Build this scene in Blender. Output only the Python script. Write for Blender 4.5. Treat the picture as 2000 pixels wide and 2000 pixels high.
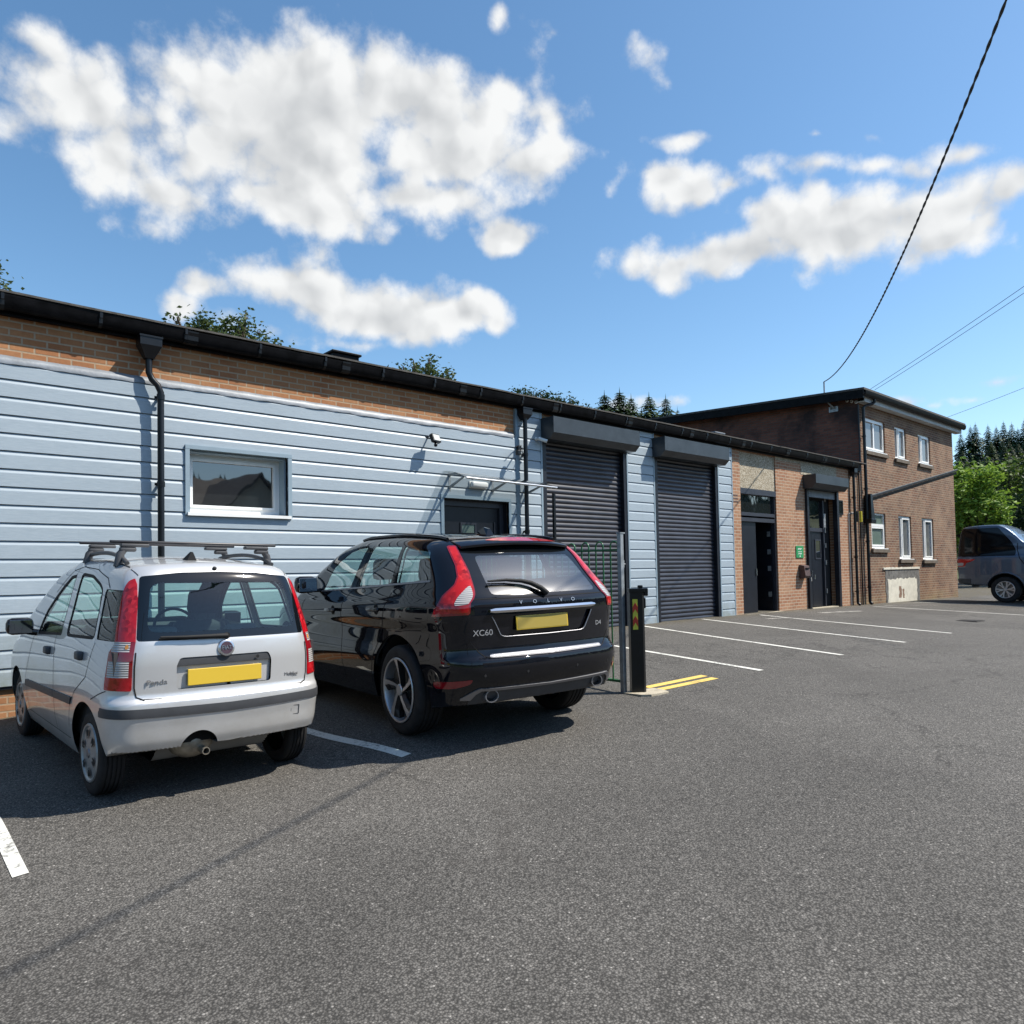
import bpy, bmesh, math, random
import numpy as np
from mathutils import Vector, Matrix
for _o in list(bpy.data.objects): bpy.data.objects.remove(_o)
SC = bpy.context.scene
COL = SC.collection
R = math.radians
# ------------------------------------------------------------------ camera
# world: facade of the low building is the plane y=0, x runs along it, z up
cam = bpy.data.cameras.new("camera"); camo = bpy.data.objects.new("camera", cam); COL.objects.link(camo)
cam.sensor_width = 36; cam.lens = 36*1450/2000; cam.shift_y = 73/2000; cam.clip_start = .05; cam.clip_end = 2000
_d = Vector((.74345197, -.00830157, .66873781)); _n = Vector((-.66850543, -.03835689, .74271747)); _u = Vector((-.01948498, .99922962, .03406615))
_m = Matrix(((_d[0], _d[1], -_d[2], 0), (_n[0], _n[1], -_n[2], -9.0), (_u[0], _u[1], -_u[2], 1.65), (0, 0, 0, 1)))
camo.matrix_world = _m
SC.camera = camo
# ------------------------------------------------------------------ light
SUN = Vector((.479, -.405, .779)).normalized()
sl = bpy.data.lights.new("sun", 'SUN'); sl.energy = 5.0; sl.angle = R(.53); sl.color = (1, .94, .84)
so = bpy.data.objects.new("sun", sl); COL.objects.link(so)
so.rotation_euler = SUN.to_track_quat('Z', 'Y').to_euler()
SC.view_settings.view_transform = 'Standard'; SC.view_settings.look = 'None'
SC.view_settings.exposure = 0.58; SC.view_settings.gamma = 1
# ------------------------------------------------------------------ sky
W = bpy.data.worlds.new("World"); SC.world = W; W.use_nodes = True
nt = W.node_tree; nt.nodes.clear()
def wn(t, **k):
    n = nt.nodes.new(t)
    for a, b in k.items(): setattr(n, a, b)
    return n
def wl(a, b): nt.links.new(a, b)
def wmath(op, a, b=None, c=None, clamp=False):
    n = wn('ShaderNodeMath', operation=op, use_clamp=clamp)
    for i, v in enumerate((a, b, c)):
        if v is None: continue
        if isinstance(v, (int, float)): n.inputs[i].default_value = v
        else: wl(v, n.inputs[i])
    return n.outputs[0]
sky = wn('ShaderNodeTexSky', sky_type='NISHITA', sun_disc=False)
sky.sun_elevation = math.asin(SUN.z); sky.sun_rotation = math.atan2(SUN.x, SUN.y)
sky.altitude = 200; sky.air_density = 1.0; sky.dust_density = .6; sky.ozone_density = 2.2
tc = wn('ShaderNodeTexCoord'); DIR = tc.outputs['Generated']
# clouds: (azimuth from +y, elevation, radius a, radius b, tilt, weight), degrees
CL = [(26.9, 32.31, 10.37, 4.26, -3.7, 1.2), (36.23, 32.08, 8.51, 3.92, 13.9, 1.15), (24.63, 29.13, 9.5, 4.19, -3.0, 1.15), (11.29, 30.16, 4.14, 3.65, 5.5, 0.8), (14.05, 26.89, 3.88, 3.43, 20.5, 0.8), (25.34, 26.3, 8.44, 2.07, 1.1, 0.95), (17.27, 25.54, 4.34, 1.4, 5.3, 0.8), (37.79, 30.32, 7.81, 3.39, 9.6, 1.1), (34.55, 27.42, 6.61, 1.76, 2.1, 0.9), (44.6, 29.4, 4.18, 1.43, -4.9, 0.9), (45.07, 31.9, 3.4, 1.49, 15.6, 0.6), (44.75, 34.37, 1.65, 1.99, 19.5, 0.33), (41.52, 37.38, 0.57, 0.7, 17.2, 0.34), (46.23, 36.71, 1.47, 0.54, 19.9, 0.32), (8.12, 27.5, 1.54, 1.55, -16.1, 0.5), (53.51, 34.71, 1.56, 1.02, 28.3, 0.5), (55.02, 33.56, 1.31, 0.71, 16.7, 0.38), (42.27, 24.43, 2.41, 1.22, 5.8, 0.75), (26.76, 20.84, 4.74, 2.1, 13.6, 1.05), (32.07, 19.56, 6.86, 2.14, 5.5, 1.1), (38.56, 19.51, 4.13, 1.72, -4.9, 1.0), (41.35, 19.03, 2.08, 1.3, 0.9, 0.8), (19.77, 20.45, 1.36, 0.85, -7.0, 0.65), (17.91, 19.08, 1.55, 1.0, 3.4, 0.55), (30.5, 17.54, 4.02, 0.72, -2.4, 0.5), (23.8, 17.68, 4.04, 1.06, 10.9, 0.42), (59.14, 22.3, 6.76, 2.19, 4.8, 1.1), (55.4, 22.05, 2.47, 1.69, 6.2, 0.8), (65.19, 22.86, 7.26, 2.65, 10.6, 1.12), (69.17, 23.21, 6.95, 2.5, 17.5, 1.12), (73.76, 23.08, 4.05, 1.88, 9.5, 0.95), (76.33, 23.15, 2.1, 1.78, 16.2, 0.8), (73.1, 21.29, 3.74, 1.49, -3.0, 0.9), (56.3, 26.61, 2.67, 1.44, -1.8, 0.8), (54.42, 27.54, 1.71, 1.25, 6.8, 0.8), (58.92, 26.52, 1.94, 0.83, -2.7, 0.7), (65.35, 27.23, 3.28, 0.84, 2.5, 0.6), (69.14, 26.45, 3.05, 0.69, 11.0, 0.66), (74.18, 25.99, 2.16, 0.59, 16.5, 0.5), (68.94, 28.05, 1.17, 0.55, 14.5, 0.55), (65.08, 28.88, 0.8, 0.34, 12.7, 0.4), (61.67, 27.04, 1.61, 0.66, 10.3, 0.45), (56.23, 29.94, 2.15, 0.53, 8.2, 0.4), (51.53, 28.14, 1.18, 1.56, 32.2, 0.34), (50.79, 29.6, 0.55, 1.03, 22.9, 0.28), (53.41, 12.72, 2.05, 0.67, -1.3, 0.6), (51.09, 12.29, 1.52, 0.45, 3.1, 0.4), (75.61, 11.7, 2.03, 0.64, 3.1, 0.6), (74.02, 10.79, 1.28, 0.45, 8.0, 0.55), (70.31, 11.41, 1.22, 0.5, 7.3, 0.6), (71.82, 10.95, 0.59, 0.27, 7.5, 0.3), (21.3, 16.09, 1.99, 0.7, 5.6, 0.3), (27.53, 22.92, 1.63, 1.06, 36.3, 0.35), (8.41, 24.54, 0.52, 0.33, -14.3, 0.3), (1.0, 27.95, 5.65, 4.09, -21.0, 1.0), (85.79, 21.97, 5.19, 2.14, 21.0, 0.9), (16.35, 42.7, 7.62, 1.97, -17.2, 0.7), (55.17, 45.53, 7.14, 1.79, 10.3, 0.6)]
wz = wn('ShaderNodeTexNoise'); wl(DIR, wz.inputs['Vector']); wz.inputs['Scale'].default_value = 5.5; wz.inputs['Detail'].default_value = 3
wsub = wn('ShaderNodeVectorMath', operation='SUBTRACT'); wl(wz.outputs['Color'], wsub.inputs[0]); wsub.inputs[1].default_value = (.5, .5, .5)
wsc = wn('ShaderNodeVectorMath', operation='SCALE'); wl(wsub.outputs[0], wsc.inputs[0]); wsc.inputs['Scale'].default_value = .05
wad = wn('ShaderNodeVectorMath', operation='ADD'); wl(DIR, wad.inputs[0]); wl(wsc.outputs[0], wad.inputs[1])
WD = wad.outputs[0]
tot = None
for az, el, ra, rb, rot, wt in CL:
    a, e = R(az), R(el)
    c = Vector((math.sin(a)*math.cos(e), math.cos(a)*math.cos(e), math.sin(e)))
    h = Vector((math.cos(a), -math.sin(a), 0)); v = h.cross(c)
    if v.z < 0: v = -v
    t = R(-rot); e1 = h*math.cos(t)+v*math.sin(t); e2 = v*math.cos(t)-h*math.sin(t)
    mp = wn('ShaderNodeMapping', vector_type='TEXTURE'); wl(WD, mp.inputs['Vector'])
    mp.inputs['Rotation'].default_value = Matrix((e1, e2, e1.cross(e2))).transposed().to_euler()
    mp.inputs['Scale'].default_value = (math.tan(R(ra)), math.tan(R(rb)), 1e5)
    ln = wn('ShaderNodeVectorMath', operation='LENGTH'); wl(mp.outputs[0], ln.inputs[0])
    g = wmath('MULTIPLY_ADD', ln.outputs['Value'], -wt*1.05, wt*1.20)       # weight falls off from the middle
    tot = g if tot is None else wmath('SMOOTH_MAX', tot, g, .25)
def cnoise(vec, scale, detail, rough):
    q = wn('ShaderNodeTexNoise'); wl(vec, q.inputs['Vector']); q.inputs['Scale'].default_value = scale; q.inputs['Detail'].default_value = detail; q.inputs['Roughness'].default_value = rough; return q.outputs['Fac']
def puffs(vec, detail):
    q = wn('ShaderNodeTexVoronoi', feature='F1'); wl(vec, q.inputs['Vector']); q.inputs['Scale'].default_value = 17; q.inputs['Detail'].default_value = detail; q.inputs['Roughness'].default_value = .55; q.inputs['Lacunarity'].default_value = 2.2
    return q.outputs['Distance']
def voff(vec, v):
    q = wn('ShaderNodeVectorMath', operation='ADD'); wl(vec, q.inputs[0]); q.inputs[1].default_value = v; return q.outputs[0]
n1 = cnoise(DIR, 12, 8, .62); p1 = puffs(WD, 1.)
dens = wmath('MULTIPLY_ADD', wmath('SUBTRACT', n1, .5), 2.1, wmath('MINIMUM', tot, .95))
dens = wmath('MULTIPLY_ADD', wmath('SUBTRACT', .68, p1), .66, dens)
mr = wn('ShaderNodeMapRange', interpolation_type='SMOOTHSTEP'); wl(dens, mr.inputs[0]); mr.inputs[1].default_value = -.02; mr.inputs[2].default_value = .68
alpha = mr.outputs[0]
# sunlit billows: compare the cloud with itself a little nearer the sun
s1 = wmath('MULTIPLY_ADD', cnoise(DIR, 8, 4, .55), 1.7, wmath('MULTIPLY', p1, -.95))
W2 = voff(WD, SUN*.022); s2 = wmath('MULTIPLY_ADD', cnoise(voff(DIR, SUN*.022), 8, 4, .55), 1.7, wmath('MULTIPLY', puffs(W2, 1.), -.95))
shade = wmath('MULTIPLY_ADD', wmath('SUBTRACT', s1, s2), 1.5, .64, True)
gr = wn('ShaderNodeMapRange', interpolation_type='SMOOTHSTEP'); wl(wmath('MULTIPLY_ADD', wmath('SUBTRACT', cnoise(DIR, 4.5, 5, .5), .5), 1.4, tot), gr.inputs[0]); gr.inputs[1].default_value = .55; gr.inputs[2].default_value = 1.55
lit = wmath('MULTIPLY', wmath('MULTIPLY_ADD', gr.outputs[0], -.55, 1.), wmath('MULTIPLY_ADD', shade, .55, .45))
cm = wn('ShaderNodeMixRGB'); wl(lit, cm.inputs[0]); cm.inputs[1].default_value = (3.4, 3.55, 3.7, 1); cm.inputs[2].default_value = (7.0, 7.05, 7.0, 1)
hs = wn('ShaderNodeHueSaturation'); wl(sky.outputs[0], hs.inputs['Color']); hs.inputs['Saturation'].default_value = 1.13; hs.inputs['Hue'].default_value = .493; hs.inputs['Value'].default_value = 1.36
mx = wn('ShaderNodeMixRGB'); wl(wmath('MULTIPLY', alpha, .97), mx.inputs[0]); wl(hs.outputs[0], mx.inputs[1]); wl(cm.outputs[0], mx.inputs[2])
bg = wn('ShaderNodeBackground'); wl(mx.outputs[0], bg.inputs[0]); bg.inputs[1].default_value = .092
wo = wn('ShaderNodeOutputWorld'); wl(bg.outputs[0], wo.inputs[0])
SC.cycles.max_bounces = 8; SC.cycles.transparent_max_bounces = 16; SC.cycles.glossy_bounces = 4; SC.cycles.diffuse_bounces = 3
SC.cycles.sample_clamp_indirect = 6; SC.cycles.caustics_reflective = False; SC.cycles.caustics_refractive = False

# ------------------------------------------------------------------ materials
def newmat(name):
    m = bpy.data.materials.new(name); m.use_nodes = True
    n = m.node_tree; n.nodes.clear()
    o = n.nodes.new('ShaderNodeOutputMaterial'); b = n.nodes.new('ShaderNodeBsdfPrincipled')
    n.links.new(b.outputs[0], o.inputs[0])
    return m, n, b, o
def nd(n, t, ins=None, **k):
    q = n.nodes.new(t)
    for a, v in k.items(): setattr(q, a, v)
    for a, v in (ins or {}).items():
        if isinstance(v, bpy.types.NodeSocket): n.links.new(v, q.inputs[a])
        else: q.inputs[a].default_value = v
    return q
def c4(c): return (c[0], c[1], c[2], 1)
def coord(n, obj=True):
    return nd(n, 'ShaderNodeTexCoord').outputs['Object'] if obj else nd(n, 'ShaderNodeNewGeometry').outputs['Position']
def noise(n, vec, scale, detail=4, rough=.5, dist=0):
    return nd(n, 'ShaderNodeTexNoise', {'Vector': vec, 'Scale': scale, 'Detail': detail, 'Roughness': rough, 'Distortion': dist})
def ramp(n, fac, stops, interp='LINEAR'):
    q = nd(n, 'ShaderNodeValToRGB', {'Fac': fac}); r = q.color_ramp; r.interpolation = interp
    while len(r.elements) < len(stops): r.elements.new(.5)
    for e, (p, c) in zip(r.elements, stops):
        e.position = p; e.color = c4(c) if not isinstance(c, (int, float)) else (c, c, c, 1)
    return q.outputs[0]
def mixc(n, fac, a, b, mode='MIX'):
    q = nd(n, 'ShaderNodeMixRGB', {'Fac': fac}, blend_type=mode)
    for i, v in ((1, a), (2, b)):
        if isinstance(v, bpy.types.NodeSocket): n.links.new(v, q.inputs[i])
        else: q.inputs[i].default_value = c4(v) if not isinstance(v, (int, float)) else (v, v, v, 1)
    return q.outputs[0]
def mth(n, op, a, b=None, c=None, clamp=False):
    q = nd(n, 'ShaderNodeMath', operation=op, use_clamp=clamp)
    for i, v in enumerate((a, b, c)):
        if v is None: continue
        if isinstance(v, (int, float)): q.inputs[i].default_value = v
        else: n.links.new(v, q.inputs[i])
    return q.outputs[0]
def bump(n, b, h, strength=.3, dist=.01):
    q = nd(n, 'ShaderNodeBump', {'Height': h, 'Strength': strength, 'Distance': dist})
    n.links.new(q.outputs[0], b.inputs['Normal'])
    if 'Coat Normal' in b.inputs: pass
    return q
def setc(n, b, c):
    if isinstance(c, bpy.types.NodeSocket): n.links.new(c, b.inputs['Base Color'])
    else: b.inputs['Base Color'].default_value = c4(c)
def simple(name, col, rough=.5, metal=0., spec=.5, coat=0., coatr=.03, var=.0, vs=4., bmp=0., bs=80., dirt=0.):
    m, n, b, o = newmat(name)
    b.inputs['Roughness'].default_value = rough; b.inputs['Metallic'].default_value = metal
    b.inputs['Specular IOR Level'].default_value = spec
    b.inputs['Coat Weight'].default_value = coat; b.inputs['Coat Roughness'].default_value = coatr
    c = coord(n)
    if var or dirt:
        f = noise(n, c, vs, 6, .6).outputs['Fac']
        lo = tuple(x*(1-var) for x in col); hi = tuple(min(1, x*(1+var)) for x in col)
        q = ramp(n, f, [(.3, lo), (.7, hi)])
        if dirt:
            g = noise(n, c, vs*3.7, 8, .65, .4).outputs['Fac']
            q = mixc(n, mth(n, 'MULTIPLY', ramp(n, g, [(.5, 0.), (.72, 1.)]), dirt), q, tuple(x*.45 for x in col))
        setc(n, b, q)
    else: setc(n, b, col)
    if bmp: bump(n, b, noise(n, c, bs, 5, .6).outputs['Fac'], bmp, .01)
    return m
def glassmat(name, tint=(.75, .86, .83), refl=1.0, rough=.0, haze=0.):
    # thin pane: tinted see-through plus a Fresnel reflection
    m, n, b, o = newmat(name); n.nodes.remove(b)
    t = nd(n, 'ShaderNodeBsdfTransparent', {'Color': c4(tint)})
    g = nd(n, 'ShaderNodeBsdfGlossy', {'Color': (1, 1, 1, 1), 'Roughness': rough})
    geo = nd(n, 'ShaderNodeNewGeometry'); dp = nd(n, 'ShaderNodeVectorMath', operation='DOT_PRODUCT')
    n.links.new(geo.outputs['Normal'], dp.inputs[0]); n.links.new(geo.outputs['Incoming'], dp.inputs[1])
    cs = mth(n, 'SUBTRACT', 1., mth(n, 'ABSOLUTE', dp.outputs['Value']), clamp=True)      # Schlick, same from both sides
    k = mth(n, 'MULTIPLY', mth(n, 'MULTIPLY_ADD', mth(n, 'POWER', cs, 5.), .95, .07*refl), 1., clamp=True)
    x = nd(n, 'ShaderNodeMixShader', {'Fac': k}); n.links.new(t.outputs[0], x.inputs[1]); n.links.new(g.outputs[0], x.inputs[2])
    if haze:      # thin film of dust that spreads the sun's glint
        g2 = nd(n, 'ShaderNodeBsdfGlossy', {'Color': (1, 1, 1, 1), 'Roughness': .27}); y = nd(n, 'ShaderNodeMixShader', {'Fac': haze})
        n.links.new(x.outputs[0], y.inputs[1]); n.links.new(g2.outputs[0], y.inputs[2]); x = y
    n.links.new(x.outputs[0], o.inputs[0])
    return m
def planar(n, axes):
    p = coord(n); s = nd(n, 'ShaderNodeSeparateXYZ', {0: p}); c = nd(n, 'ShaderNodeCombineXYZ')
    for i, a in enumerate(axes): n.links.new(s.outputs['XYZ'.index(a)], c.inputs[i])
    return p, c.outputs[0]
def brickmat(name, axes, c1, c2, mortar, row=.075, width=.225, ms=.011, stain=None, smear=None, dark=.35, moss=None):
    m, n, b, o = newmat(name); p, v = planar(n, axes)
    wob = noise(n, p, 3.0, 3); vv = nd(n, 'ShaderNodeVectorMath', {0: v}, operation='ADD')
    sc = nd(n, 'ShaderNodeVectorMath', {0: wob.outputs['Color'], 'Scale': .006}, operation='SCALE'); n.links.new(sc.outputs[0], vv.inputs[1])
    t = nd(n, 'ShaderNodeTexBrick', {'Vector': vv.outputs[0], 'Color1': c4(c1), 'Color2': c4(c2), 'Mortar': c4(mortar), 'Scale': 1., 'Mortar Size': ms, 'Mortar Smooth': .25, 'Bias': -.1, 'Brick Width': width, 'Row Height': row})
    col = t.outputs['Color']
    big = noise(n, p, 1.1, 5, .6).outputs['Fac']; fine = noise(n, p, 26, 6, .65).outputs['Fac']
    col = mixc(n, .55, col, ramp(n, fine, [(.25, .55), (.75, 1.)]), 'MULTIPLY')
    col = mixc(n, .6, col, ramp(n, big, [(.3, 1-dark), (.65, 1.)]), 'MULTIPLY')
    if stain:      # dark, soot-like weathering with its own outline
        s = noise(n, p, .55, 7, .62, .5).outputs['Fac']
        col = mixc(n, mth(n, 'MULTIPLY', ramp(n, s, [(.45, 0.), (.62, 1.)]), stain[1]), col, stain[0])
    if smear:      # pale mortar smeared over the bricks
        s = noise(n, p, 1.4, 8, .7, .3).outputs['Fac']
        col = mixc(n, mth(n, 'MULTIPLY', ramp(n, s, [(.42, 0.), (.66, 1.)]), smear[1]), col, smear[0])
    if moss:
        sp = nd(n, 'ShaderNodeSeparateXYZ', {0: p}); zz = mth(n, 'SUBTRACT', 1.6, sp.outputs[2])
        s = mth(n, 'MULTIPLY', noise(n, p, 2.2, 6, .65).outputs['Fac'], mth(n, 'MULTIPLY_ADD', zz, .6, .2, clamp=True))
        col = mixc(n, mth(n, 'MULTIPLY', ramp(n, s, [(.3, 0.), (.6, 1.)]), moss[1]), col, moss[0])
    setc(n, b, col); b.inputs['Roughness'].default_value = .85; b.inputs['Specular IOR Level'].default_value = .25
    h = mth(n, 'MULTIPLY_ADD', t.outputs['Fac'], -1., mth(n, 'MULTIPLY', fine, .5))
    bump(n, b, h, .55, .006)
    return m
def corr(col, k): return tuple(x*k for x in col)

# ------------------------------------------------------------------ meshes
class MB:
    """collects shapes; build() links them as ONE mesh object"""
    def __init__(s): s.v = []; s.f = []; s.mi = []; s.cur = 0
    def m(s, i): s.cur = i; return s
    def add(s, vs, fs):
        k = len(s.v); s.v += [tuple(map(float, v)) for v in vs]; s.f += [tuple(i+k for i in f) for f in fs]; s.mi += [s.cur]*len(fs)
    def box(s, x0, x1, y0, y1, z0, z1, bev=0):
        if bev:
            bm = bmesh.new(); bmesh.ops.create_cube(bm, size=1)
            for v in bm.verts: v.co = Vector(((x0+x1)/2+v.co.x*(x1-x0), (y0+y1)/2+v.co.y*(y1-y0), (z0+z1)/2+v.co.z*(z1-z0)))
            bmesh.ops.bevel(bm, geom=list(bm.edges), offset=bev, segments=2, affect='EDGES', profile=.5)
            bm.verts.index_update(); s.add([v.co for v in bm.verts], [[v.index for v in f.verts] for f in bm.faces]); bm.free(); return
        s.add([(x0,y0,z0),(x1,y0,z0),(x1,y1,z0),(x0,y1,z0),(x0,y0,z1),(x1,y0,z1),(x1,y1,z1),(x0,y1,z1)],
              [(0,3,2,1),(4,5,6,7),(0,1,5,4),(1,2,6,5),(2,3,7,6),(3,0,4,7)])
    def quad(s, a, b, c, d): s.add([a, b, c, d], [(0, 1, 2, 3)])
    def prism(s, poly, axis, a0, a1):
        # poly: 2D points (ccw), extruded along axis 'X','Y' or 'Z'
        n = len(poly)
        def P(p, a): return {'X': (a, p[0], p[1]), 'Y': (p[0], a, p[1]), 'Z': (p[0], p[1], a)}[axis]
        vs = [P(p, a0) for p in poly]+[P(p, a1) for p in poly]
        ar = sum(poly[i][0]*poly[(i+1) % n][1]-poly[(i+1) % n][0]*poly[i][1] for i in range(n))
        flip = (ar > 0) != (axis == 'Y')
        if a1 < a0: flip = not flip
        fs = [tuple(range(n)), tuple(range(2*n-1, n-1, -1))]+[(i, i+n, (i+1) % n+n, (i+1) % n) for i in range(n)]
        s.add(vs, [tuple(reversed(f)) if flip else f for f in fs])
    def strip(s, prof, axis, a0, a1):
        # open profile extruded (no caps)
        n = len(prof)
        def P(p, a): return {'X': (a, p[0], p[1]), 'Y': (p[0], a, p[1]), 'Z': (p[0], p[1], a)}[axis]
        s.add([P(p, a0) for p in prof]+[P(p, a1) for p in prof], [(i, i+1, i+1+n, i+n) for i in range(n-1)])
    def tube(s, pts, r, n=10, caps=True):
        pts = [Vector(p) for p in pts]; rs = r if isinstance(r, (list, tuple)) else [r]*len(pts)
        rings = []; up = None
        for i, p in enumerate(pts):
            t = (pts[min(i+1, len(pts)-1)]-pts[max(i-1, 0)]).normalized()
            if up is None: up = Vector((0, 0, 1)) if abs(t.z) < .9 else Vector((1, 0, 0))
            a = t.cross(up).normalized(); up = a.cross(t).normalized()
            rings.append([p+(a*math.cos(2*math.pi*j/n)+up*math.sin(2*math.pi*j/n))*rs[i] for j in range(n)])
        vs = [v for q in rings for v in q]; fs = []
        for i in range(len(pts)-1):
            for j in range(n): fs.append((i*n+j, i*n+(j+1) % n, (i+1)*n+(j+1) % n, (i+1)*n+j))
        if caps: fs += [tuple(range(n-1, -1, -1)), tuple(range((len(pts)-1)*n, len(pts)*n))]
        s.add(vs, fs)
    def lathe(s, prof, axis='X', c=(0, 0, 0), n=48, closed=False):
        # prof: (along axis, radius)
        vs = []; m = len(prof)
        for j in range(n):
            t = 2*math.pi*j/n; cs, sn = math.cos(t), math.sin(t)
            for a, r in prof:
                vs.append({'X': (c[0]+a, c[1]+r*cs, c[2]+r*sn), 'Y': (c[0]+r*cs, c[1]+a, c[2]+r*sn), 'Z': (c[0]+r*cs, c[1]+r*sn, c[2]+a)}[axis])
        fs = []
        for j in range(n):
            k = (j+1) % n
            for i in range(m-1 if not closed else m):
                i2 = (i+1) % m; fs.append((j*m+i, k*m+i, k*m+i2, j*m+i2))
        s.add(vs, fs)
    def xf(s, M):
        s.v = [tuple(M @ Vector(v)) for v in s.v]; return s
    def build(s, name, mats, parent=None, smooth=None):
        me = bpy.data.meshes.new(name); me.from_pydata(s.v, [], s.f)
        for m in (mats if isinstance(mats, (list, tuple)) else [mats]): me.materials.append(m)
        me.polygons.foreach_set('material_index', s.mi)
        if smooth is not None:
            me.polygons.foreach_set('use_smooth', [True]*len(me.polygons))
            if smooth < 180: me.set_sharp_from_angle(angle=R(smooth))
        me.update()
        o = bpy.data.objects.new(name, me); COL.objects.link(o)
        if parent is not None: o.parent = parent
        return o
def build_each(mb, name, mats, parent, smooth=None):
    # one object per connected piece
    par = list(range(len(mb.v)))
    def find(i):
        while par[i] != i: par[i] = par[par[i]]; i = par[i]
        return i
    for f in mb.f:
        a = find(f[0])
        for i in f[1:]:
            b = find(i)
            if a != b: par[b] = a
    g = {}
    for k, f in enumerate(mb.f): g.setdefault(find(f[0]), []).append(k)
    out = []
    for fs in g.values():
        m = {}; q = MB()
        for k in fs:
            for i in mb.f[k]:
                if i not in m: m[i] = len(q.v); q.v.append(mb.v[i])
            q.f.append(tuple(m[i] for i in mb.f[k])); q.mi.append(mb.mi[k])
        out.append(q.build(name, mats, parent, smooth))
    return out
def tag(o, label=None, cat=None, group=None, kind=None):
    for k, v in (('label', label), ('category', cat), ('group', group), ('kind', kind)):
        if v: o[k] = v
    return o
def empty(name, loc=(0, 0, 0), rz=0.):
    o = bpy.data.objects.new(name, None); COL.objects.link(o); o.location = loc; o.rotation_euler = (0, 0, rz); o.empty_display_size = .2
    return o
def kids(o): return [c for c in bpy.data.objects if c.parent == o]
def copy_tree(o, parent=None):
    c = o.copy(); COL.objects.link(c)
    if parent is not None: c.parent = parent
    for ch in kids(o): copy_tree(ch, c)
    return c
def text_mb(body, size, depth, font_w=1.0):
    """letters as a mesh in the xz plane, facing -y, centred on the origin"""
    cu = bpy.data.curves.new('letters', 'FONT'); cu.body = body; cu.size = size; cu.extrude = depth/2; cu.align_x = 'CENTER'; cu.align_y = 'CENTER'; cu.resolution_u = 4
    o = bpy.data.objects.new('letters', cu); COL.objects.link(o)
    dg = bpy.context.evaluated_depsgraph_get(); dg.update()
    me = bpy.data.meshes.new_from_object(o.evaluated_get(dg))
    mb = MB(); mb.add([(v.co.x*font_w, -v.co.z, v.co.y) for v in me.vertices], [tuple(p.vertices) for p in me.polygons])
    bpy.data.objects.remove(o); bpy.data.meshes.remove(me); bpy.data.curves.remove(cu)
    return mb

# ------------------------------------------------------------------ materials of the setting
def asphalt_mat():
    m, n, b, o = newmat('asphalt'); p = coord(n)
    v = nd(n, 'ShaderNodeTexVoronoi', {'Vector': p, 'Scale': 96., 'Randomness': 1.})
    g = nd(n, 'ShaderNodeSeparateColor', {0: v.outputs['Color']}).outputs[0]
    stones = ramp(n, g, [(0, .095), (.5, .13), (.85, .155), (.98, .19), (1., .34)])
    fine = noise(n, p, 300, 3, .7).outputs['Fac']; mid = noise(n, p, 38, 6, .7).outputs['Fac']; big = noise(n, p, .5, 6, .62, .4).outputs['Fac']; pat = noise(n, p, .23, 3, .5, 1.2).outputs['Fac']
    pits = ramp(n, v.outputs['Distance'], [(.32, 1.05), (.64, .42)])
    col = mixc(n, 1., stones, pits, 'MULTIPLY')
    col = mixc(n, .7, col, ramp(n, fine, [(.3, .6), (.7, 1.25)]), 'MULTIPLY')
    col = mixc(n, .9, col, ramp(n, mid, [(.3, .60), (.68, 1.22)]), 'MULTIPLY')
    col = mixc(n, 1., col, ramp(n, big, [(.3, .80), (.52, 1.0), (.75, 1.13)]), 'MULTIPLY')
    col = mixc(n, 1., col, ramp(n, pat, [(.44, .90), (.50, 1.04)]), 'MULTIPLY')
    oil = noise(n, p, 1.1, 7, .72, .6).outputs['Fac']
    col = mixc(n, ramp(n, oil, [(.61, 0.), (.72, .55)]), col, (.045, .043, .042))
    sp = nd(n, 'ShaderNodeSeparateXYZ', {0: p})      # silt and moss washed up against the wall foot
    foot = nd(n, 'ShaderNodeMapRange', {0: sp.outputs[1], 1: -.55, 2: -.02, 3: 0., 4: 1.}).outputs[0]
    col = mixc(n, mth(n, 'MULTIPLY', foot, ramp(n, noise(n, p, 6, 6, .7).outputs['Fac'], [(.38, 0.), (.62, .85)])), col, (.085, .075, .045))
    cr = nd(n, 'ShaderNodeTexVoronoi', {'Vector': nd(n, 'ShaderNodeVectorMath', {0: p, 1: nd(n, 'ShaderNodeVectorMath', {0: noise(n, p, 1.5, 5, .7).outputs['Color'], 'Scale': .9}, operation='SCALE').outputs[0]}, operation='ADD').outputs[0], 'Scale': .21}, feature='DISTANCE_TO_EDGE')
    col = mixc(n, mth(n, 'MULTIPLY', ramp(n, cr.outputs['Distance'], [(.0, .75), (.004, 0.)]), ramp(n, pat, [(.5, 0.), (.56, 1.)])), col, (.03, .03, .03))
    col = mixc(n, 1., col, (1.12, 1.055, .965), 'MULTIPLY')
    setc(n, b, col); b.inputs['Roughness'].default_value = .85; b.inputs['Specular IOR Level'].default_value = .25
    h = mth(n, 'MULTIPLY_ADD', v.outputs['Distance'], -.8, mth(n, 'MULTIPLY_ADD', fine, .4, mth(n, 'MULTIPLY', mid, .5)))
    bump(n, b, h, .6, .006)
    return m
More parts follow.
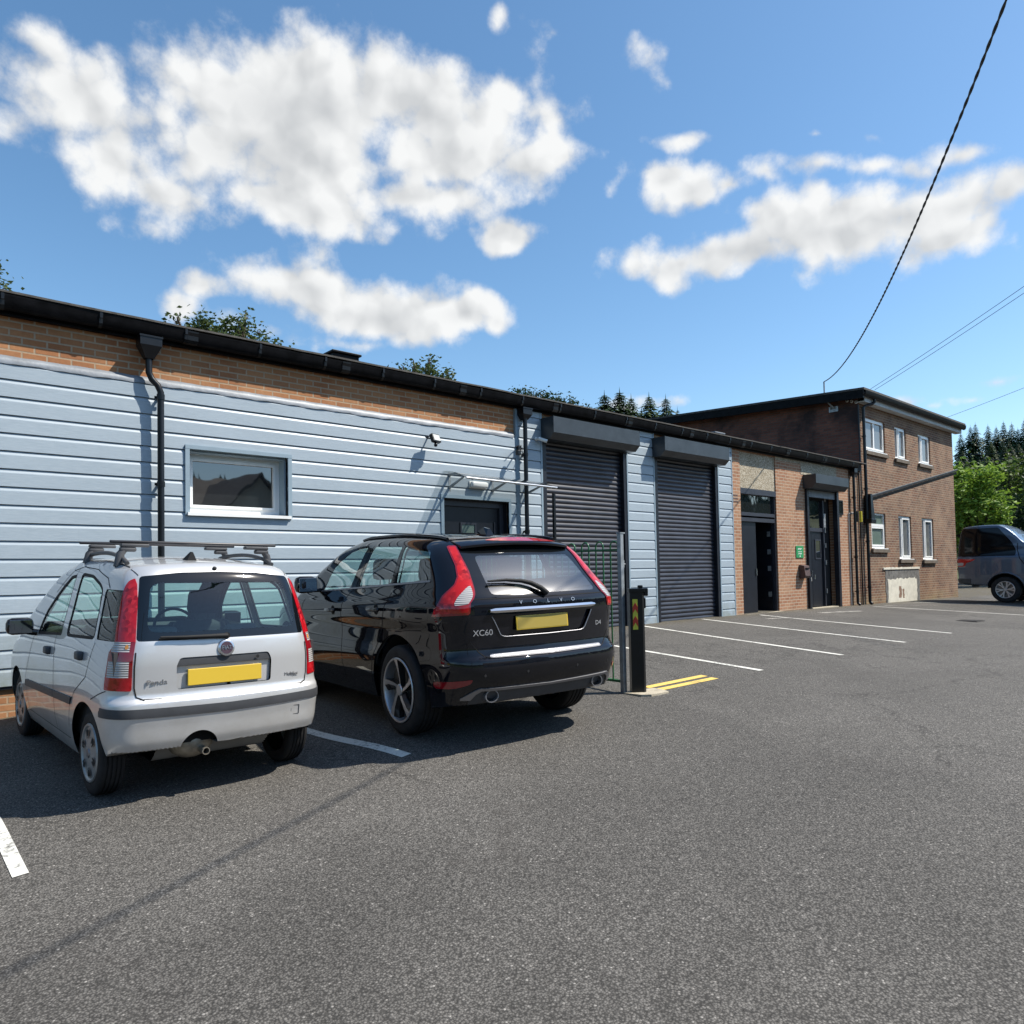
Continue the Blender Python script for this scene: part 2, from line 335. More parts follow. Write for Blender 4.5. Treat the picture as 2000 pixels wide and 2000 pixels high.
def paint_mat(name, col, wear=.5):
    m, n, b, o = newmat(name); p = coord(n)
    f = noise(n, p, 34, 7, .7).outputs['Fac']; g = noise(n, p, 3., 4, .6).outputs['Fac']
    k = mth(n, 'MULTIPLY_ADD', g, .35, mth(n, 'MULTIPLY', f, .65))
    w = ramp(n, k, [(wear-.08, 1.), (wear+.06, 0.)])
    c = mixc(n, .5, col, ramp(n, noise(n, p, 90, 4, .6).outputs['Fac'], [(.3, .6), (.7, 1.)]), 'MULTIPLY')
    setc(n, b, mixc(n, w, c, (.075, .072, .068))); b.inputs['Roughness'].default_value = .75
    bump(n, b, f, .4, .004)
    return m
def clad_mat():
    m, n, b, o = newmat('cladding'); p = coord(n)
    mp = nd(n, 'ShaderNodeMapping', {'Vector': p, 'Scale': (1.6, 1., 22.)})
    grain = noise(n, mp.outputs[0], 6, 7, .65, .3).outputs['Fac']; big = noise(n, p, .8, 4, .6).outputs['Fac']
    c = ramp(n, grain, [(.28, (.285, .345, .395)), (.55, (.335, .395, .443)), (.75, (.38, .44, .48))])
    c = mixc(n, .5, c, ramp(n, big, [(.3, .88), (.7, 1.04)]), 'MULTIPLY')
    spk = noise(n, p, 60, 3, .5).outputs['Fac']
    c = mixc(n, ramp(n, spk, [(.76, 0.), (.82, .5)]), c, (.6, .64, .66))
    drip = nd(n, 'ShaderNodeMapping', {'Vector': p, 'Scale': (9., 1., .35)})
    dr = noise(n, drip.outputs[0], 1.6, 6, .65).outputs['Fac']
    c = mixc(n, ramp(n, dr, [(.6, 0.), (.8, .3)]), c, (.2, .25, .28))
    sp = nd(n, 'ShaderNodeSeparateXYZ', {0: p}); zz = nd(n, 'ShaderNodeMapRange', {0: sp.outputs[2], 1: 1.5, 2: .6, 3: 0., 4: 1.}).outputs[0]
    c = mixc(n, mth(n, 'MULTIPLY', zz, ramp(n, noise(n, p, 3.5, 7, .68).outputs['Fac'], [(.42, 0.), (.66, .55)])), c, (.17, .19, .13))
    setc(n, b, c); b.inputs['Roughness'].default_value = .42; b.inputs['Specular IOR Level'].default_value = .45
    bump(n, b, grain, .25, .003)
    return m
def pebble_mat():
    m, n, b, o = newmat('pebbledash'); p = coord(n)
    v = nd(n, 'ShaderNodeTexVoronoi', {'Vector': p, 'Scale': 55.})
    g = nd(n, 'ShaderNodeSeparateColor', {0: v.outputs['Color']}).outputs[0]
    c = ramp(n, g, [(0, (.17, .135, .085)), (.4, (.34, .285, .20)), (.8, (.44, .385, .29)), (1, (.6, .55, .45))])
    c = mixc(n, .5, c, ramp(n, noise(n, p, 2, 4).outputs['Fac'], [(.3, .75), (.7, 1.05)]), 'MULTIPLY')
    setc(n, b, c); b.inputs['Roughness'].default_value = .9
    bump(n, b, v.outputs['Distance'], .6, .01)
    return m
MA = dict(
    asphalt=asphalt_mat(), white_line=paint_mat('white_road_paint', (.70, .69, .63), .435), worn_line=paint_mat('worn_road_paint', (.58, .56, .5), .53),
    yellow_line=paint_mat('yellow_road_paint', (.74, .52, .13), .40), cladding=clad_mat(), pebble=pebble_mat(),
    brick_warm=brickmat('warm_brick', 'XZY', (.44, .195, .085), (.32, .125, .055), (.43, .33, .23), ms=.010, dark=.25, smear=((.42, .26, .14), .35)),
    brick_pier=brickmat('pier_brick', 'XZY', (.40, .20, .115), (.30, .135, .075), (.50, .40, .30), ms=.010, dark=.2, smear=((.44, .29, .18), .5)),
    brick_office=brickmat('office_brick', 'XZY', (.24, .112, .066), (.12, .058, .042), (.33, .27, .195), ms=.011, dark=.45, smear=((.33, .235, .155), .5), moss=((.27, .22, .11), .7)),
    brick_side=brickmat('side_brick', 'YZX', (.27, .105, .07), (.17, .065, .045), (.13, .105, .09), ms=.009, dark=.3, stain=((.03, .022, .022), .93)),
    brick_side_low=brickmat('plain_side_brick', 'YZX', (.36, .16, .08), (.28, .12, .06), (.42, .35, .28)),
    black_gloss=simple('black_plastic', (.006, .0065, .008), .3, spec=.35, var=.3, vs=8, dirt=.0), black_dusty=simple('weathered_black', (.006, .006, .007), .42, spec=.08, var=.6, vs=6, bmp=.15, bs=60),
    felt=simple('roofing_felt', (.07, .066, .06), .9, var=.4, vs=9, bmp=.5, bs=90), lead=simple('lead_sheet', (.17, .19, .215), .5, .1, var=.25, vs=5, bmp=.2, bs=25),
    shutter=simple('shutter_steel', (.022, .024, .034), .36, var=.4, vs=3, spec=.55, dirt=.35), housing=simple('shutter_housing', (.030, .036, .042), .36, var=.3, vs=3, dirt=.3),
    guide=simple('guide_rail', (.012, .014, .020), .4, spec=.35, var=.2), upvc=simple('white_upvc', (.80, .80, .78), .3, var=.04, vs=3),
    dark_door=simple('dark_door_paint', (.0075, .009, .014), .38, spec=.35, var=.3, vs=6), frame_grey=simple('dark_grey_frame', (.03, .032, .042), .4, spec=.4, var=.2),
    room=simple('unlit_room_black', (.012, .012, .013), .9), sill=simple('concrete_sill', (.115, .092, .068), .85, var=.3, vs=8, bmp=.3, bs=60, dirt=.5),
    trim=simple('blue_grey_trim', (.24, .315, .37), .45, var=.08, vs=4), wall_glass=None,
    galv=simple('galvanised_steel', (.33, .35, .36), .5, .6, var=.3, vs=12, bmp=.1, bs=60), concrete=simple('pale_concrete', (.42, .37, .28), .9, var=.25, vs=14, bmp=.4, bs=90, dirt=.3),
    grass=simple('hill_grass', (.06, .085, .03), .95, var=.4, vs=.06), cream=simple('cream_render', (.55, .53, .46), .9, var=.12, vs=2),
    tile=simple('roof_tile', (.10, .085, .078), .8, var=.35, vs=3, bmp=.4, bs=12), fascia_grey=simple('grey_white_paint', (.46, .47, .46), .6, var=.15, vs=4, dirt=.4),
    steel=simple('bright_steel', (.62, .62, .62), .25, 1.), white_plastic=simple('white_plastic', (.78, .78, .76), .35), green=simple('green_paint', (.02, .13, .045), .35, var=.3, vs=10),
    rust=simple('brown_metal', (.085, .05, .045), .6, var=.4, vs=10, bmp=.2, bs=60), yellow=simple('yellow_plastic', (.75, .62, .05), .5, var=.1),
)
def reflglass(name, col, rough=.02):
    m, n, b, o = newmat(name); setc(n, b, col); b.inputs['Roughness'].default_value = rough; b.inputs['IOR'].default_value = 2.3 if rough < .05 else 1.6; b.inputs['Specular IOR Level'].default_value = .5
    p = coord(n); bump(n, b, noise(n, p, 2.2, 2).outputs['Fac'], .05, .02)
    return m
MA['wall_glass'] = reflglass('dark_window_glass', (.012, .014, .015)); MA['frosted'] = reflglass('frosted_green_glass', (.11, .15, .125), .25); MA['curtained'] = reflglass('curtained_glass', (.12, .125, .13), .06)
# ------------------------------------------------------------------ ground
PANDA_T = Vector((1.966, -3.305, .217)); PANDA_R = (.023, .032, .013); PANDA_S = .985
SUV_T = Vector((4.376, -3.789, .339)); SUV_R = (-.114, 0., -.014); SUV_S = 1.012
def rot3(yaw, pit, rol): return Matrix.Rotation(yaw, 3, 'Z') @ Matrix.Rotation(pit, 3, 'X') @ Matrix.Rotation(rol, 3, 'Y')
def wheels_of(T, Rr, s, hw, wb): return [tuple(T+rot3(*Rr) @ Vector((sx*hw*s, y*s, 0))) for sx in (-1, 1) for y in (0, wb)]
def gbase(x, y):
    x = np.asarray(x, float); y = np.asarray(y, float)
    fx = np.interp(x, [-60, -10, -2, .7, 2, 3.2, 5, 8.3, 12, 16, 22, 30, 60, 200], [-.8, -.42, -.1, .09, .165, .235, .325, .425, .465, .47, .42, .37, .3, .3])
    yy = y+4.3
    sl = np.where(yy > 0, .044*np.minimum(yy, 6.), np.where(yy > -6, .040*yy, -.24+.01*(yy+6)))
    return fx+np.where(sl < -1, -1, sl)
_wp = wheels_of(PANDA_T, PANDA_R, PANDA_S, .70, 2.299)+wheels_of(SUV_T, SUV_R, SUV_S, .80, 2.774)+[(25.7, -2.39, .536), (27.25, -2.39, .536), (25.7, -5.39, .53), (27.25, -5.39, .53)]
_wp = np.array(_wp); _sg = .55
_K = np.exp(-((_wp[:, None, :2]-_wp[None, :, :2])**2).sum(-1)/(2*_sg**2))
_wt = np.linalg.solve(_K+np.eye(len(_wp))*.02, _wp[:, 2]-gbase(_wp[:, 0], _wp[:, 1]))
def gz(x, y):
    x = np.asarray(x, float); y = np.asarray(y, float)
    d = np.exp(-((x[..., None]-_wp[:, 0])**2+(y[..., None]-_wp[:, 1])**2)/(2*_sg**2))
    return gbase(x, y)+d @ _wt
def gzf(x, y): return float(gz(np.array([x]), np.array([y]))[0])
def grid_mesh(name, xs, ys, zf, mat, dz=0.):
    X, Y = np.meshgrid(xs, ys); Z = zf(X.ravel(), Y.ravel())+dz
    mb = MB(); nx = len(xs)
    mb.add(np.stack([X.ravel(), Y.ravel(), Z], 1), [(j*nx+i, j*nx+i+1, (j+1)*nx+i+1, (j+1)*nx+i) for j in range(len(ys)-1) for i in range(nx-1)])
    return mb.build(name, mat, smooth=180)
_xs = np.concatenate([np.arange(-70, -9, 5), np.arange(-9, 33, .3), np.arange(33, 72, 5)]); _ys = np.concatenate([np.arange(-48, -13, 4), np.arange(-13, 2.2, .25), np.arange(3, 40, 4)])
tag(grid_mesh('car_park', _xs, _ys, gz, MA['asphalt']), 'worn dark grey asphalt car park with pale chippings', 'ground', kind='structure')
def ribbon(pts, w, mat, name, label, group=None, dz=.004, taper=0):
    # a painted stripe that follows the ground
    P = []
    for (a, b) in zip(pts[:-1], pts[1:]):
        L = math.dist(a, b); k = max(2, int(L/.2))
        for i in range(k): P.append((a[0]+(b[0]-a[0])*i/k, a[1]+(b[1]-a[1])*i/k))
    P.append(pts[-1]); mb = MB(); vs = []
    for i, p in enumerate(P):
        q, r = P[max(0, i-1)], P[min(len(P)-1, i+1)]; t = Vector((r[0]-q[0], r[1]-q[1])).normalized(); nrm = Vector((-t.y, t.x))
        for s in (-.5, -.17, .17, .5):
            x, y = p[0]+nrm.x*w*s, p[1]+nrm.y*w*s; vs.append((x, y, gzf(x, y)+dz))
    mb.add(vs, [(i*4+j, i*4+j+1, (i+1)*4+j+1, (i+1)*4+j) for i in range(len(P)-1) for j in range(3)])
    return tag(mb.build(name, mat), label, 'road marking', group, 'structure')
BAY = 'white parking bay lines'
ribbon([(.712, -.9), (.712, -4.255)], .076, MA['white_line'], 'parking_line', 'white bay line left of the silver hatchback, cut by the photo edge', BAY)
ribbon([(2.90, -.6), (3.24, -4.14)], .095, MA['white_line'], 'parking_line', 'white bay line between the silver hatchback and the black car', BAY)
ribbon([(8.85, -.3), (8.55, -2.4), (8.30, -4.27)], .09, MA['white_line'], 'parking_line', 'white bay line just behind the black bollard, nearest the yellow lines', BAY)
ribbon([(11.18, -.2), (10.8, -1.9), (10.31, -4.36)], .09, MA['white_line'], 'parking_line', 'white bay line starting at the blue pier between the two shutters', BAY)
ribbon([(13.25, -.15), (12.9, -1.9), (12.44, -4.4)], .09, MA['white_line'], 'parking_line', 'white bay line starting at the right-hand roller shutter', BAY)
ribbon([(15.2, -.35), (15.02, -1.2), (14.54, -4.4)], .09, MA['white_line'], 'parking_line', 'white bay line starting at the open black doorway', BAY)
ribbon([(20.8, -.5), (20.9, -2.2), (20.96, -4.4)], .09, MA['white_line'], 'parking_line', 'white bay line starting at the foot of the black downpipes', BAY)
ribbon([(24.2, -.35), (24.6, -1.8), (24.95, -4.0)], .09, MA['white_line'], 'parking_line', 'white bay line starting at the pale plaster patch', BAY)
ribbon([(21.6, -.5), (22.4, -1.15)], .09, MA['worn_line'], 'parking_line', 'short worn white dash in front of the brown brick building', BAY)
ribbon([(17.0, -.85), (18.65, -1.12)], .17, MA['worn_line'], 'threshold_line', 'thick flaking white stripe in front of the second black doorway')
ribbon([(14.38, -.95), (14.95, -1.08)], .12, MA['worn_line'], 'faded_line', 'faint grey ghost of a line crossing the bay line by the doorway', None, .006)
ribbon([(6.52, -3.90), (7.54, -3.965)], .10, MA['yellow_line'], 'yellow_line', 'far stripe of the short double yellow line by the bollard', 'double yellow line')
ribbon([(6.50, -4.065), (7.50, -4.135)], .10, MA['yellow_line'], 'yellow_line', 'near stripe of the short double yellow line by the bollard', 'double yellow line')
# gully grate
mb = MB(); zz = gzf(17.75, -3.7)
mb.box(17.5, 18.0, -3.95, -3.5, zz-.02, zz+.006)
for i in range(9): mb.box(17.53+i*.052, 17.56+i*.052, -3.92, -3.53, zz+.006, zz+.012)
tag(mb.build('drain_grate', simple('cast_iron', (.05, .045, .04), .7, .3, var=.3)), 'small rusty drain grate set in the asphalt far right', 'drain')
mb = MB(); zz = gzf(6.4, -4.1)
mb.prism([(6.1, -3.93), (6.12, -4.15), (6.2, -4.22), (6.47, -4.24), (6.55, -4.10), (6.56, -3.96), (6.3, -3.9)], 'Z', zz-.03, zz+.012)
mb.box(6.62, 6.70, -3.99, -3.92, zz-.02, zz+.012)
tag(mb.build('concrete_footing', MA['concrete']), 'pale concrete pad at the foot of the black bollard', 'footing')
# ------------------------------------------------------------------ hills all round
def hill_h(x, y):
    r = np.hypot(x-8, y); th = np.arctan2(y, x-8)
    t = np.clip((r-42)/170, 0, 1); s = t*t*(3-2*t)
    lump = 1+.12*np.sin(3*th+.6)+.08*np.sin(7*th+2)+.05*np.sin(13*th)
    return -1.2+s*20*lump+np.clip(r-212, 0, 300)*.04
rr = np.concatenate([np.arange(30, 60, 6), np.arange(60, 240, 9), np.arange(240, 460, 40)]); tt = np.linspace(0, 2*math.pi, 121)
mb = MB(); vs = []
for r_ in rr:
    for t_ in tt[:-1]:
        x_, y_ = 8+r_*math.cos(t_), r_*math.sin(t_); vs.append((x_, y_, float(hill_h(np.array(x_), np.array(y_)))))
nt_ = len(tt)-1
mb.add(vs, [(i*nt_+j, (i+1)*nt_+j, (i+1)*nt_+(j+1) % nt_, i*nt_+(j+1) % nt_) for i in range(len(rr)-1) for j in range(nt_)])
tag(mb.build('hills', MA['grass'], smooth=180), 'green valley sides rising behind the buildings', 'hill', kind='structure')

# ------------------------------------------------------------------ the long low building
def wall_y(mb, x0, x1, z0, z1, y, holes, depth=.25):
    """wall facing -y with rectangular holes (x0,x1,z0,z1) and their reveals"""
    xs = sorted({x0, x1, *[h[0] for h in holes], *[h[1] for h in holes]}); zs = sorted({z0, z1, *[h[2] for h in holes], *[h[3] for h in holes]})
    xs = [v for v in xs if x0 <= v <= x1]; zs = [v for v in zs if z0 <= v <= z1]
    for a, b in zip(xs[:-1], xs[1:]):
        for c, d in zip(zs[:-1], zs[1:]):
            mx_, mz_ = (a+b)/2, (c+d)/2
            if any(h[0] < mx_ < h[1] and h[2] < mz_ < h[3] for h in holes): continue
            mb.quad((a, y, c), (b, y, c), (b, y, d), (a, y, d))
    for h in holes:
        a, b, c, d = h[0], h[1], max(h[2], z0), min(h[3], z1); e = y+(h[4] if len(h) > 4 else depth)
        mb.quad((a, y, c), (a, e, c), (a, e, d), (a, y, d)) if False else mb.quad((a, e, c), (a, y, c), (a, y, d), (a, e, d))
        mb.quad((b, y, c), (b, e, c), (b, e, d), (b, y, d)); mb.quad((a, y, d), (b, y, d), (b, e, d), (a, e, d)); mb.quad((a, e, c), (b, e, c), (b, y, c), (a, y, c))
WK = tag(empty('workshop_building', (0, 0, 0)), 'long low building of blue boarding and orange brick with dark roller shutters', 'building')
H_WIN = (3.0, 4.22, 2.44, 3.20, .26); H_DOOR = (6.70, 8.01, .2, 2.83, .16)
H_S1 = (8.83, 11.02, .2, 4.2, .2); H_S2 = (11.93, 14.12, .2, 4.2, .2); H_D1 = (15.11, 16.71, .2, 4.36, .16); H_D2 = (18.16, 19.96, .2, 3.95, .22)
mb = MB(); wall_y(mb, -9, 14.72, -.6, 4.5, 0, [H_WIN, H_DOOR, H_S1, H_S2]); mb.build('brick_wall', MA['brick_warm'], WK)
mb = MB(); wall_y(mb, 14.72, 20.74, -.6, 4.5, 0, [H_D1, H_D2]); mb.build('brick_pier', MA['brick_pier'], WK)
mb = MB()
mb.quad((-9, 0, -.6), (-9, 0, 4.5), (-9, 9, 4.5), (-9, 9, -.6)); mb.quad((20.74, 9, -.6), (-9, 9, -.6), (-9, 9, 4.5), (20.74, 9, 4.5))
mb.build('outer_wall', MA['brick_side_low'], WK)
mb = MB()   # unlit inside put in as near-black colour, seen through the open doorway
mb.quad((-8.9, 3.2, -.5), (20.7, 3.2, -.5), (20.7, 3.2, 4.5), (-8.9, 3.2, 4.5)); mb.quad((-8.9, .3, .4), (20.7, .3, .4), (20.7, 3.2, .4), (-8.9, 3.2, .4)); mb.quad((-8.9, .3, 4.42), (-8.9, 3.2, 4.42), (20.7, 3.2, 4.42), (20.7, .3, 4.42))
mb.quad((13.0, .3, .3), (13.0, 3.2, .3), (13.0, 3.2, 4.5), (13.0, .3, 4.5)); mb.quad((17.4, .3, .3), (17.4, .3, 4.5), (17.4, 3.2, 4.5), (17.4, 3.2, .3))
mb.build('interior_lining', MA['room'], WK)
# boards
PITCH = .183; BZ0 = .63
def boards(mb, x0, x1, z0, z1, holes=()):
    k0 = int(math.floor((z0-BZ0)/PITCH+1e-6))
    k = k0
    while BZ0+k*PITCH < z1-1e-4:
        b = BZ0+k*PITCH; prof = [(.004, b), (-.0205, b), (-.0205, b+.002), (-.0185, b+PITCH-.048), (-.0175, b+PITCH-.043), (-.004, b+PITCH-.008), (.008, b+PITCH-.007), (.008, b+PITCH)]
        spans = [(x0, x1, b, b+PITCH)]
        for h in holes:
            new = []
            for (a, c, lo, hi) in spans:
                if h[1] <= a or h[0] >= c or h[3] <= lo or h[2] >= hi: new.append((a, c, lo, hi)); continue
                if a < h[0]: new.append((a, h[0], lo, hi))
                if c > h[1]: new.append((h[1], c, lo, hi))
                if lo < h[2]: new.append((max(a, h[0]), min(c, h[1]), lo, h[2]))
                if hi > h[3]: new.append((max(a, h[0]), min(c, h[1]), h[3], hi))
            spans = new
        for (a, c, lo, hi) in spans:
            lo, hi = max(lo, z0), min(hi, z1)
            if hi-lo < .004: continue
            pr = []
            for (y, z), (y2, z2) in zip(prof[:-1], prof[1:]):
                if z2 < lo or z > hi: continue
                if z2-z < 1e-9: pr += [(y, z), (y2, z2)]; continue
                ta, tb = max(0, (lo-z)/(z2-z)), min(1, (hi-z)/(z2-z)); pr += [(y+(y2-y)*ta, z+(z2-z)*ta), (y+(y2-y)*tb, z+(z2-z)*tb)]
            q = [pr[0]]
            for p in pr[1:]:
                if abs(p[0]-q[-1][0])+abs(p[1]-q[-1][1]) > 1e-6: q.append(p)
            mb.strip([(y-.022, z) for y, z in q], 'X', a, c)
            for xe, fl in ((a, 0), (c, 1)):
                pts = [(xe, y-.022, z) for y, z in q]+[(xe, 0, q[-1][1]), (xe, 0, q[0][1])]
                mb.add(pts, [tuple(range(len(pts))) if fl else tuple(reversed(range(len(pts))))])
        k += 1
mb = MB(); boards(mb, -9, 8.19, BZ0, 3.93, [(H_WIN[0]-.0, H_WIN[1], H_WIN[2], H_WIN[3]), (H_DOOR[0], H_DOOR[1], 0, H_DOOR[3])]); CL1 = mb.build('cladding', MA['cladding'], WK); CL1['label'] = 'blue-grey boards round the window and door'
mb = MB(); boards(mb, 8.25, 8.76, BZ0, 4.40); o = mb.build('cladding', MA['cladding'], WK); o['label'] = 'narrow full-height strip of blue-grey boards behind the downpipe'
mb = MB(); boards(mb, 11.07, 11.86, .60, 4.40); o = mb.build('cladding', MA['cladding'], WK); o['label'] = 'blue-grey boarded pier between the two shutters'
mb = MB(); boards(mb, 14.17, 14.69, .60, 4.40); o = mb.build('cladding', MA['cladding'], WK); o['label'] = 'narrow blue-grey boarded strip right of the shutters'
mb = MB()
random.seed(5)
for x, k0, k1 in [(4.20, 14, 16), (4.75, 12, 14), (4.72, 7, 9), (4.75, 2, 4), (5.35, 5, 7), (-1.2, 10, 12), (-1.7, 4, 6), (2.1, 1, 3), (4.1, 0, 2)]:
    for k in range(k0, k1): mb.box(x, x+.005, -.0395, -.02, BZ0+k*PITCH+.002, BZ0+(k+1)*PITCH-.046)
build_each(mb, 'board_joint', MA['guide'], WK)
# crumpled lead flashing along the top of the boards
mb = MB(); xs = np.arange(-9, 8.21, .07); rng = np.random.default_rng(3)
def wav(x, s): return .0018*math.sin(x*7.1+s)+.002*math.sin(x*17.3+2*s)+.0018*math.sin(x*31+s*3)
ring = []
for x in xs: ring.append([(x, -.004, 3.985+wav(x, .2)*.8), (x, -.030+wav(x, 1)*.5, 3.965+wav(x, 1)), (x, -.048+wav(x, 2.2), 3.93+wav(x, 2)), (x, -.049+wav(x, 3)*1.4, 3.893+wav(x, 4)*1.5)])
mb.add([p for r_ in ring for p in r_], [(i*4+j, (i+1)*4+j, (i+1)*4+j+1, i*4+j+1) for i in range(len(xs)-1) for j in range(3)])
mb.build('flashing', MA['lead'], WK, smooth=60)
mb = MB()   # corner trims
for x0, x1, z0, z1 in [(8.19, 8.25, .55, 4.4), (8.76, 8.80, .5, 4.4), (11.035, 11.07, .5, 4.4), (11.86, 11.895, .5, 4.4), (14.135, 14.17, .5, 4.4), (14.69, 14.72, .5, 4.4)]: mb.box(x0, x1, -.047, -.001, z0, z1)
build_each(mb, 'corner_trim', MA['trim'], WK)
mb = MB(); mb.box(-9, 8.19, -.03, -.002, .60, .628); mb.build('base_trim', MA['guide'], WK)
# eaves
mb = MB(); mb.box(-9, 21.4, -.055, -.003, 4.405, 4.57); mb.box(-9, 21.4, -.06, -.008, 4.385, 4.404); mb.build('fascia_board', MA['black_dusty'], WK)
mb = MB(); prof = [(-.062, 4.555), (-.062, 4.44)]+[(-.13-.068*math.cos(a), 4.455-.055*math.sin(a)) for a in np.linspace(0.2, math.pi-.2, 7)][::-1][::-1]
prof = [(-.066, 4.55), (-.066, 4.46), (-.085, 4.425), (-.12, 4.41), (-.155, 4.418), (-.185, 4.45), (-.19, 4.50), (-.203, 4.535), (-.205, 4.553), (-.195, 4.553)]
for i in range(-9, 21, 2):
    a, b = i, min(i+2, 21.42); dz = .004*math.sin(i*1.7)
    mb.strip([(y, z+dz) for y, z in prof][::-1], 'X', a, b)
gut = mb.build('gutter', MA['black_dusty'], WK, smooth=40)
for i in range(34):
    x = -8.6+i*.885
    if x > 21.2: break
    mb = MB(); mb.strip([(y-.004 if y < -.1 else y, z-.004) for y, z in prof][::-1], 'X', x, x+.035); mb.box(x+.004, x+.031, -.212, -.206, 4.50, 4.56)
    mb.build('gutter_bracket', MA['black_gloss'], gut)
mb = MB()
for i in range(-7, 21, 2): mb.strip([(y-.006, z-.005) for y, z in prof][::-1], 'X', i-.06, i+.06)
build_each(mb, 'gutter_joint', MA['black_gloss'], gut)
mb = MB(); n_ = 80; random.seed(2)
ed = [(-9+30.45*i/n_, random.uniform(-.006, .006)) for i in range(n_+1)]
for (xa, da), (xb, db) in zip(ed[:-1], ed[1:]):
    mb.add([(xa, -.212+da, 4.570+da), (xb, -.212+db, 4.570+db), (xb, -.212+db, 4.592+db), (xa, -.212+da, 4.592+da), (xa, -.06, 4.61), (xb, -.06, 4.61), (xa, 9.2, 4.95), (xb, 9.2, 4.95), (xa, -.06, 4.572), (xb, -.06, 4.572)], [(0, 1, 2, 3), (3, 2, 5, 4), (4, 5, 7, 6), (1, 0, 8, 9)])
mb.build('roof', MA['felt'], WK)
mb = MB(); mb.box(-9.02, 21.42, -.06, 9.2, 4.50, 4.5695); mb.build('roof_deck', MA['black_dusty'], WK)
for nm, x0, x1, z1, y0 in [('roof_vent', 5.46, 5.90, 5.06, 1.0), ('roof_vent', 15.72, 16.10, 5.0, 1.0)]:
    mb = MB(); mb.box(x0, x1, y0, y0+.5, 4.55, z1, .012); mb.box(x0-.03, x1+.03, y0-.03, y0+.53, z1, z1+.035, .008); mb.build(nm, MA['black_dusty'] if x0 < 10 else MA['lead'], WK)
def downpipe(parent, x, y, z1, z0, hop=None, off=0., clips=(3.9, 2.9, 1.9), r=.036, zoff=None, shoe=True):
    mb = MB(); ztop = z1
    if zoff: mb.tube([(x-off, y+.02, z1), (x-off, y+.02, zoff+.13), (x-off*.75, y+.012, zoff+.055), (x-off*.25, y-.004, zoff-.01), (x, y-.012, zoff-.085), (x, y-.012, z0+.1)]+([(x, y-.02, z0+.06), (x, y-.07, z0+.02)] if shoe else []), r, 14)
    else: mb.tube([(x, y, z1), (x, y, z0+.1)]+([(x, y-.01, z0+.06), (x, y-.07, z0+.02)] if shoe else []), r, 14)
    for c in clips: mb.tube([(x, y-.012 if zoff else y, c+.03), (x, y-.012 if zoff else y, c-.03)], r+.007, 14)
    p = mb.build('downpipe', MA['black_gloss'], parent, smooth=50)
    mb = MB()
    for c in clips: mb.box(x-.055, x+.055, y+r-.012, y+r, c-.015, c+.015); mb.box(x-.012, x+.012, y, -.03, c-.012, c+.012)
    mb.build('pipe_bracket', MA['black_gloss'], p)
    if hop:
        xx = x-off; w, zt, zb = hop; mb = MB()
        mb.add([(xx-w, y-.075, zt), (xx+w, y-.075, zt), (xx+w, -.05, zt), (xx-w, -.05, zt), (xx-w, y-.075, zt-.10), (xx+w, y-.075, zt-.10), (xx+w, -.05, zt-.10), (xx-w, -.05, zt-.10),
                (xx-.045, y-.045+.02, zb), (xx+.045, y-.045+.02, zb), (xx+.045, y+.045+.02, zb), (xx-.045, y+.045+.02, zb)],
               [(3, 2, 1, 0), (0, 1, 5, 4), (1, 2, 6, 5), (2, 3, 7, 6), (3, 0, 4, 7), (4, 5, 9, 8), (5, 6, 10, 9), (6, 7, 11, 10), (7, 4, 8, 11)])
        mb.box(xx-w-.008, xx+w+.008, y-.083, -.042, zt-.012, zt+.008)
        mb.build('hopper', MA['black_gloss'], p)
    return p
downpipe(WK, 2.655, -.135, 4.30, gzf(2.6, -.2), (.115, 4.40, 4.16), .115, (3.74, 2.75, 1.75), zoff=3.88)['label'] = 'black downpipe left of the window'
downpipe(WK, 8.33, -.13, 4.30, gzf(8.3, -.2), (.10, 4.38, 4.20), 0, (3.62, 2.35, 1.4))['label'] = 'black downpipe left of the first shutter'
downpipe(WK, 20.83, -.10, 4.36, gzf(20.8, -.2), (.09, 4.40, 4.22), 0, (3.6, 1.95, 1.0))['label'] = 'black downpipe at the right-hand end of the low building'
mb = MB(); mb.tube([(20.62, -.02, .62), (20.62, -.02, 3.05), (20.63, -.02, 3.15)], .014, 8); mb.tube([(20.62, -.02, 3.16), (21.1, -.02, 3.2)], .012, 8); mb.build('cable_conduit', MA['galv'], WK)
# window in the boards
def quad_frame(mb, x0, x1, z0, z1, w, y0, y1):
    mb.box(x0, x1, y0, y1, z1-w, z1); mb.box(x0, x1, y0, y1, z0, z0+w); mb.box(x0, x0+w, y0, y1, z0+w, z1-w); mb.box(x1-w, x1, y0, y1, z0+w, z1-w)
wf = MB(); a, b, c, d = H_WIN[:4]
wf.box(a-.05, a, -.062, .01, c-.02, d+.03); wf.box(b, b+.05, -.062, .01, c-.02, d+.03); wf.box(a-.05, b+.05, -.064, .012, d, d+.045)
wf.box(a, a+.02, .012, .25, c, d); wf.box(b-.02, b, .012, .25, c, d); wf.box(a+.02, b-.02, .012, .25, d-.02, d)
WIN = wf.build('window', MA['trim'], WK)
mb = MB(); quad_frame(mb, a+.02, b-.02, c+.04, d-.02, .055, .17, .235); quad_frame(mb, a+.075, b-.075, c+.095, d-.075, .03, .155, .22); mb.build('window_frame', MA['upvc'], WIN)
mb = MB(); mb.prism([(-.085, c-.025), (.17, c+.005), (.17, c+.039), (-.085, c+.012)], 'X', a-.03, b+.03); mb.build('window_sill', MA['upvc'], WIN)
mb = MB(); mb.quad((a+.1, .19, c+.12), (b-.1, .19, c+.12), (b-.1, .19, d-.1), (a+.1, .19, d-.1)); mb.build('pane', MA['wall_glass'], WIN)
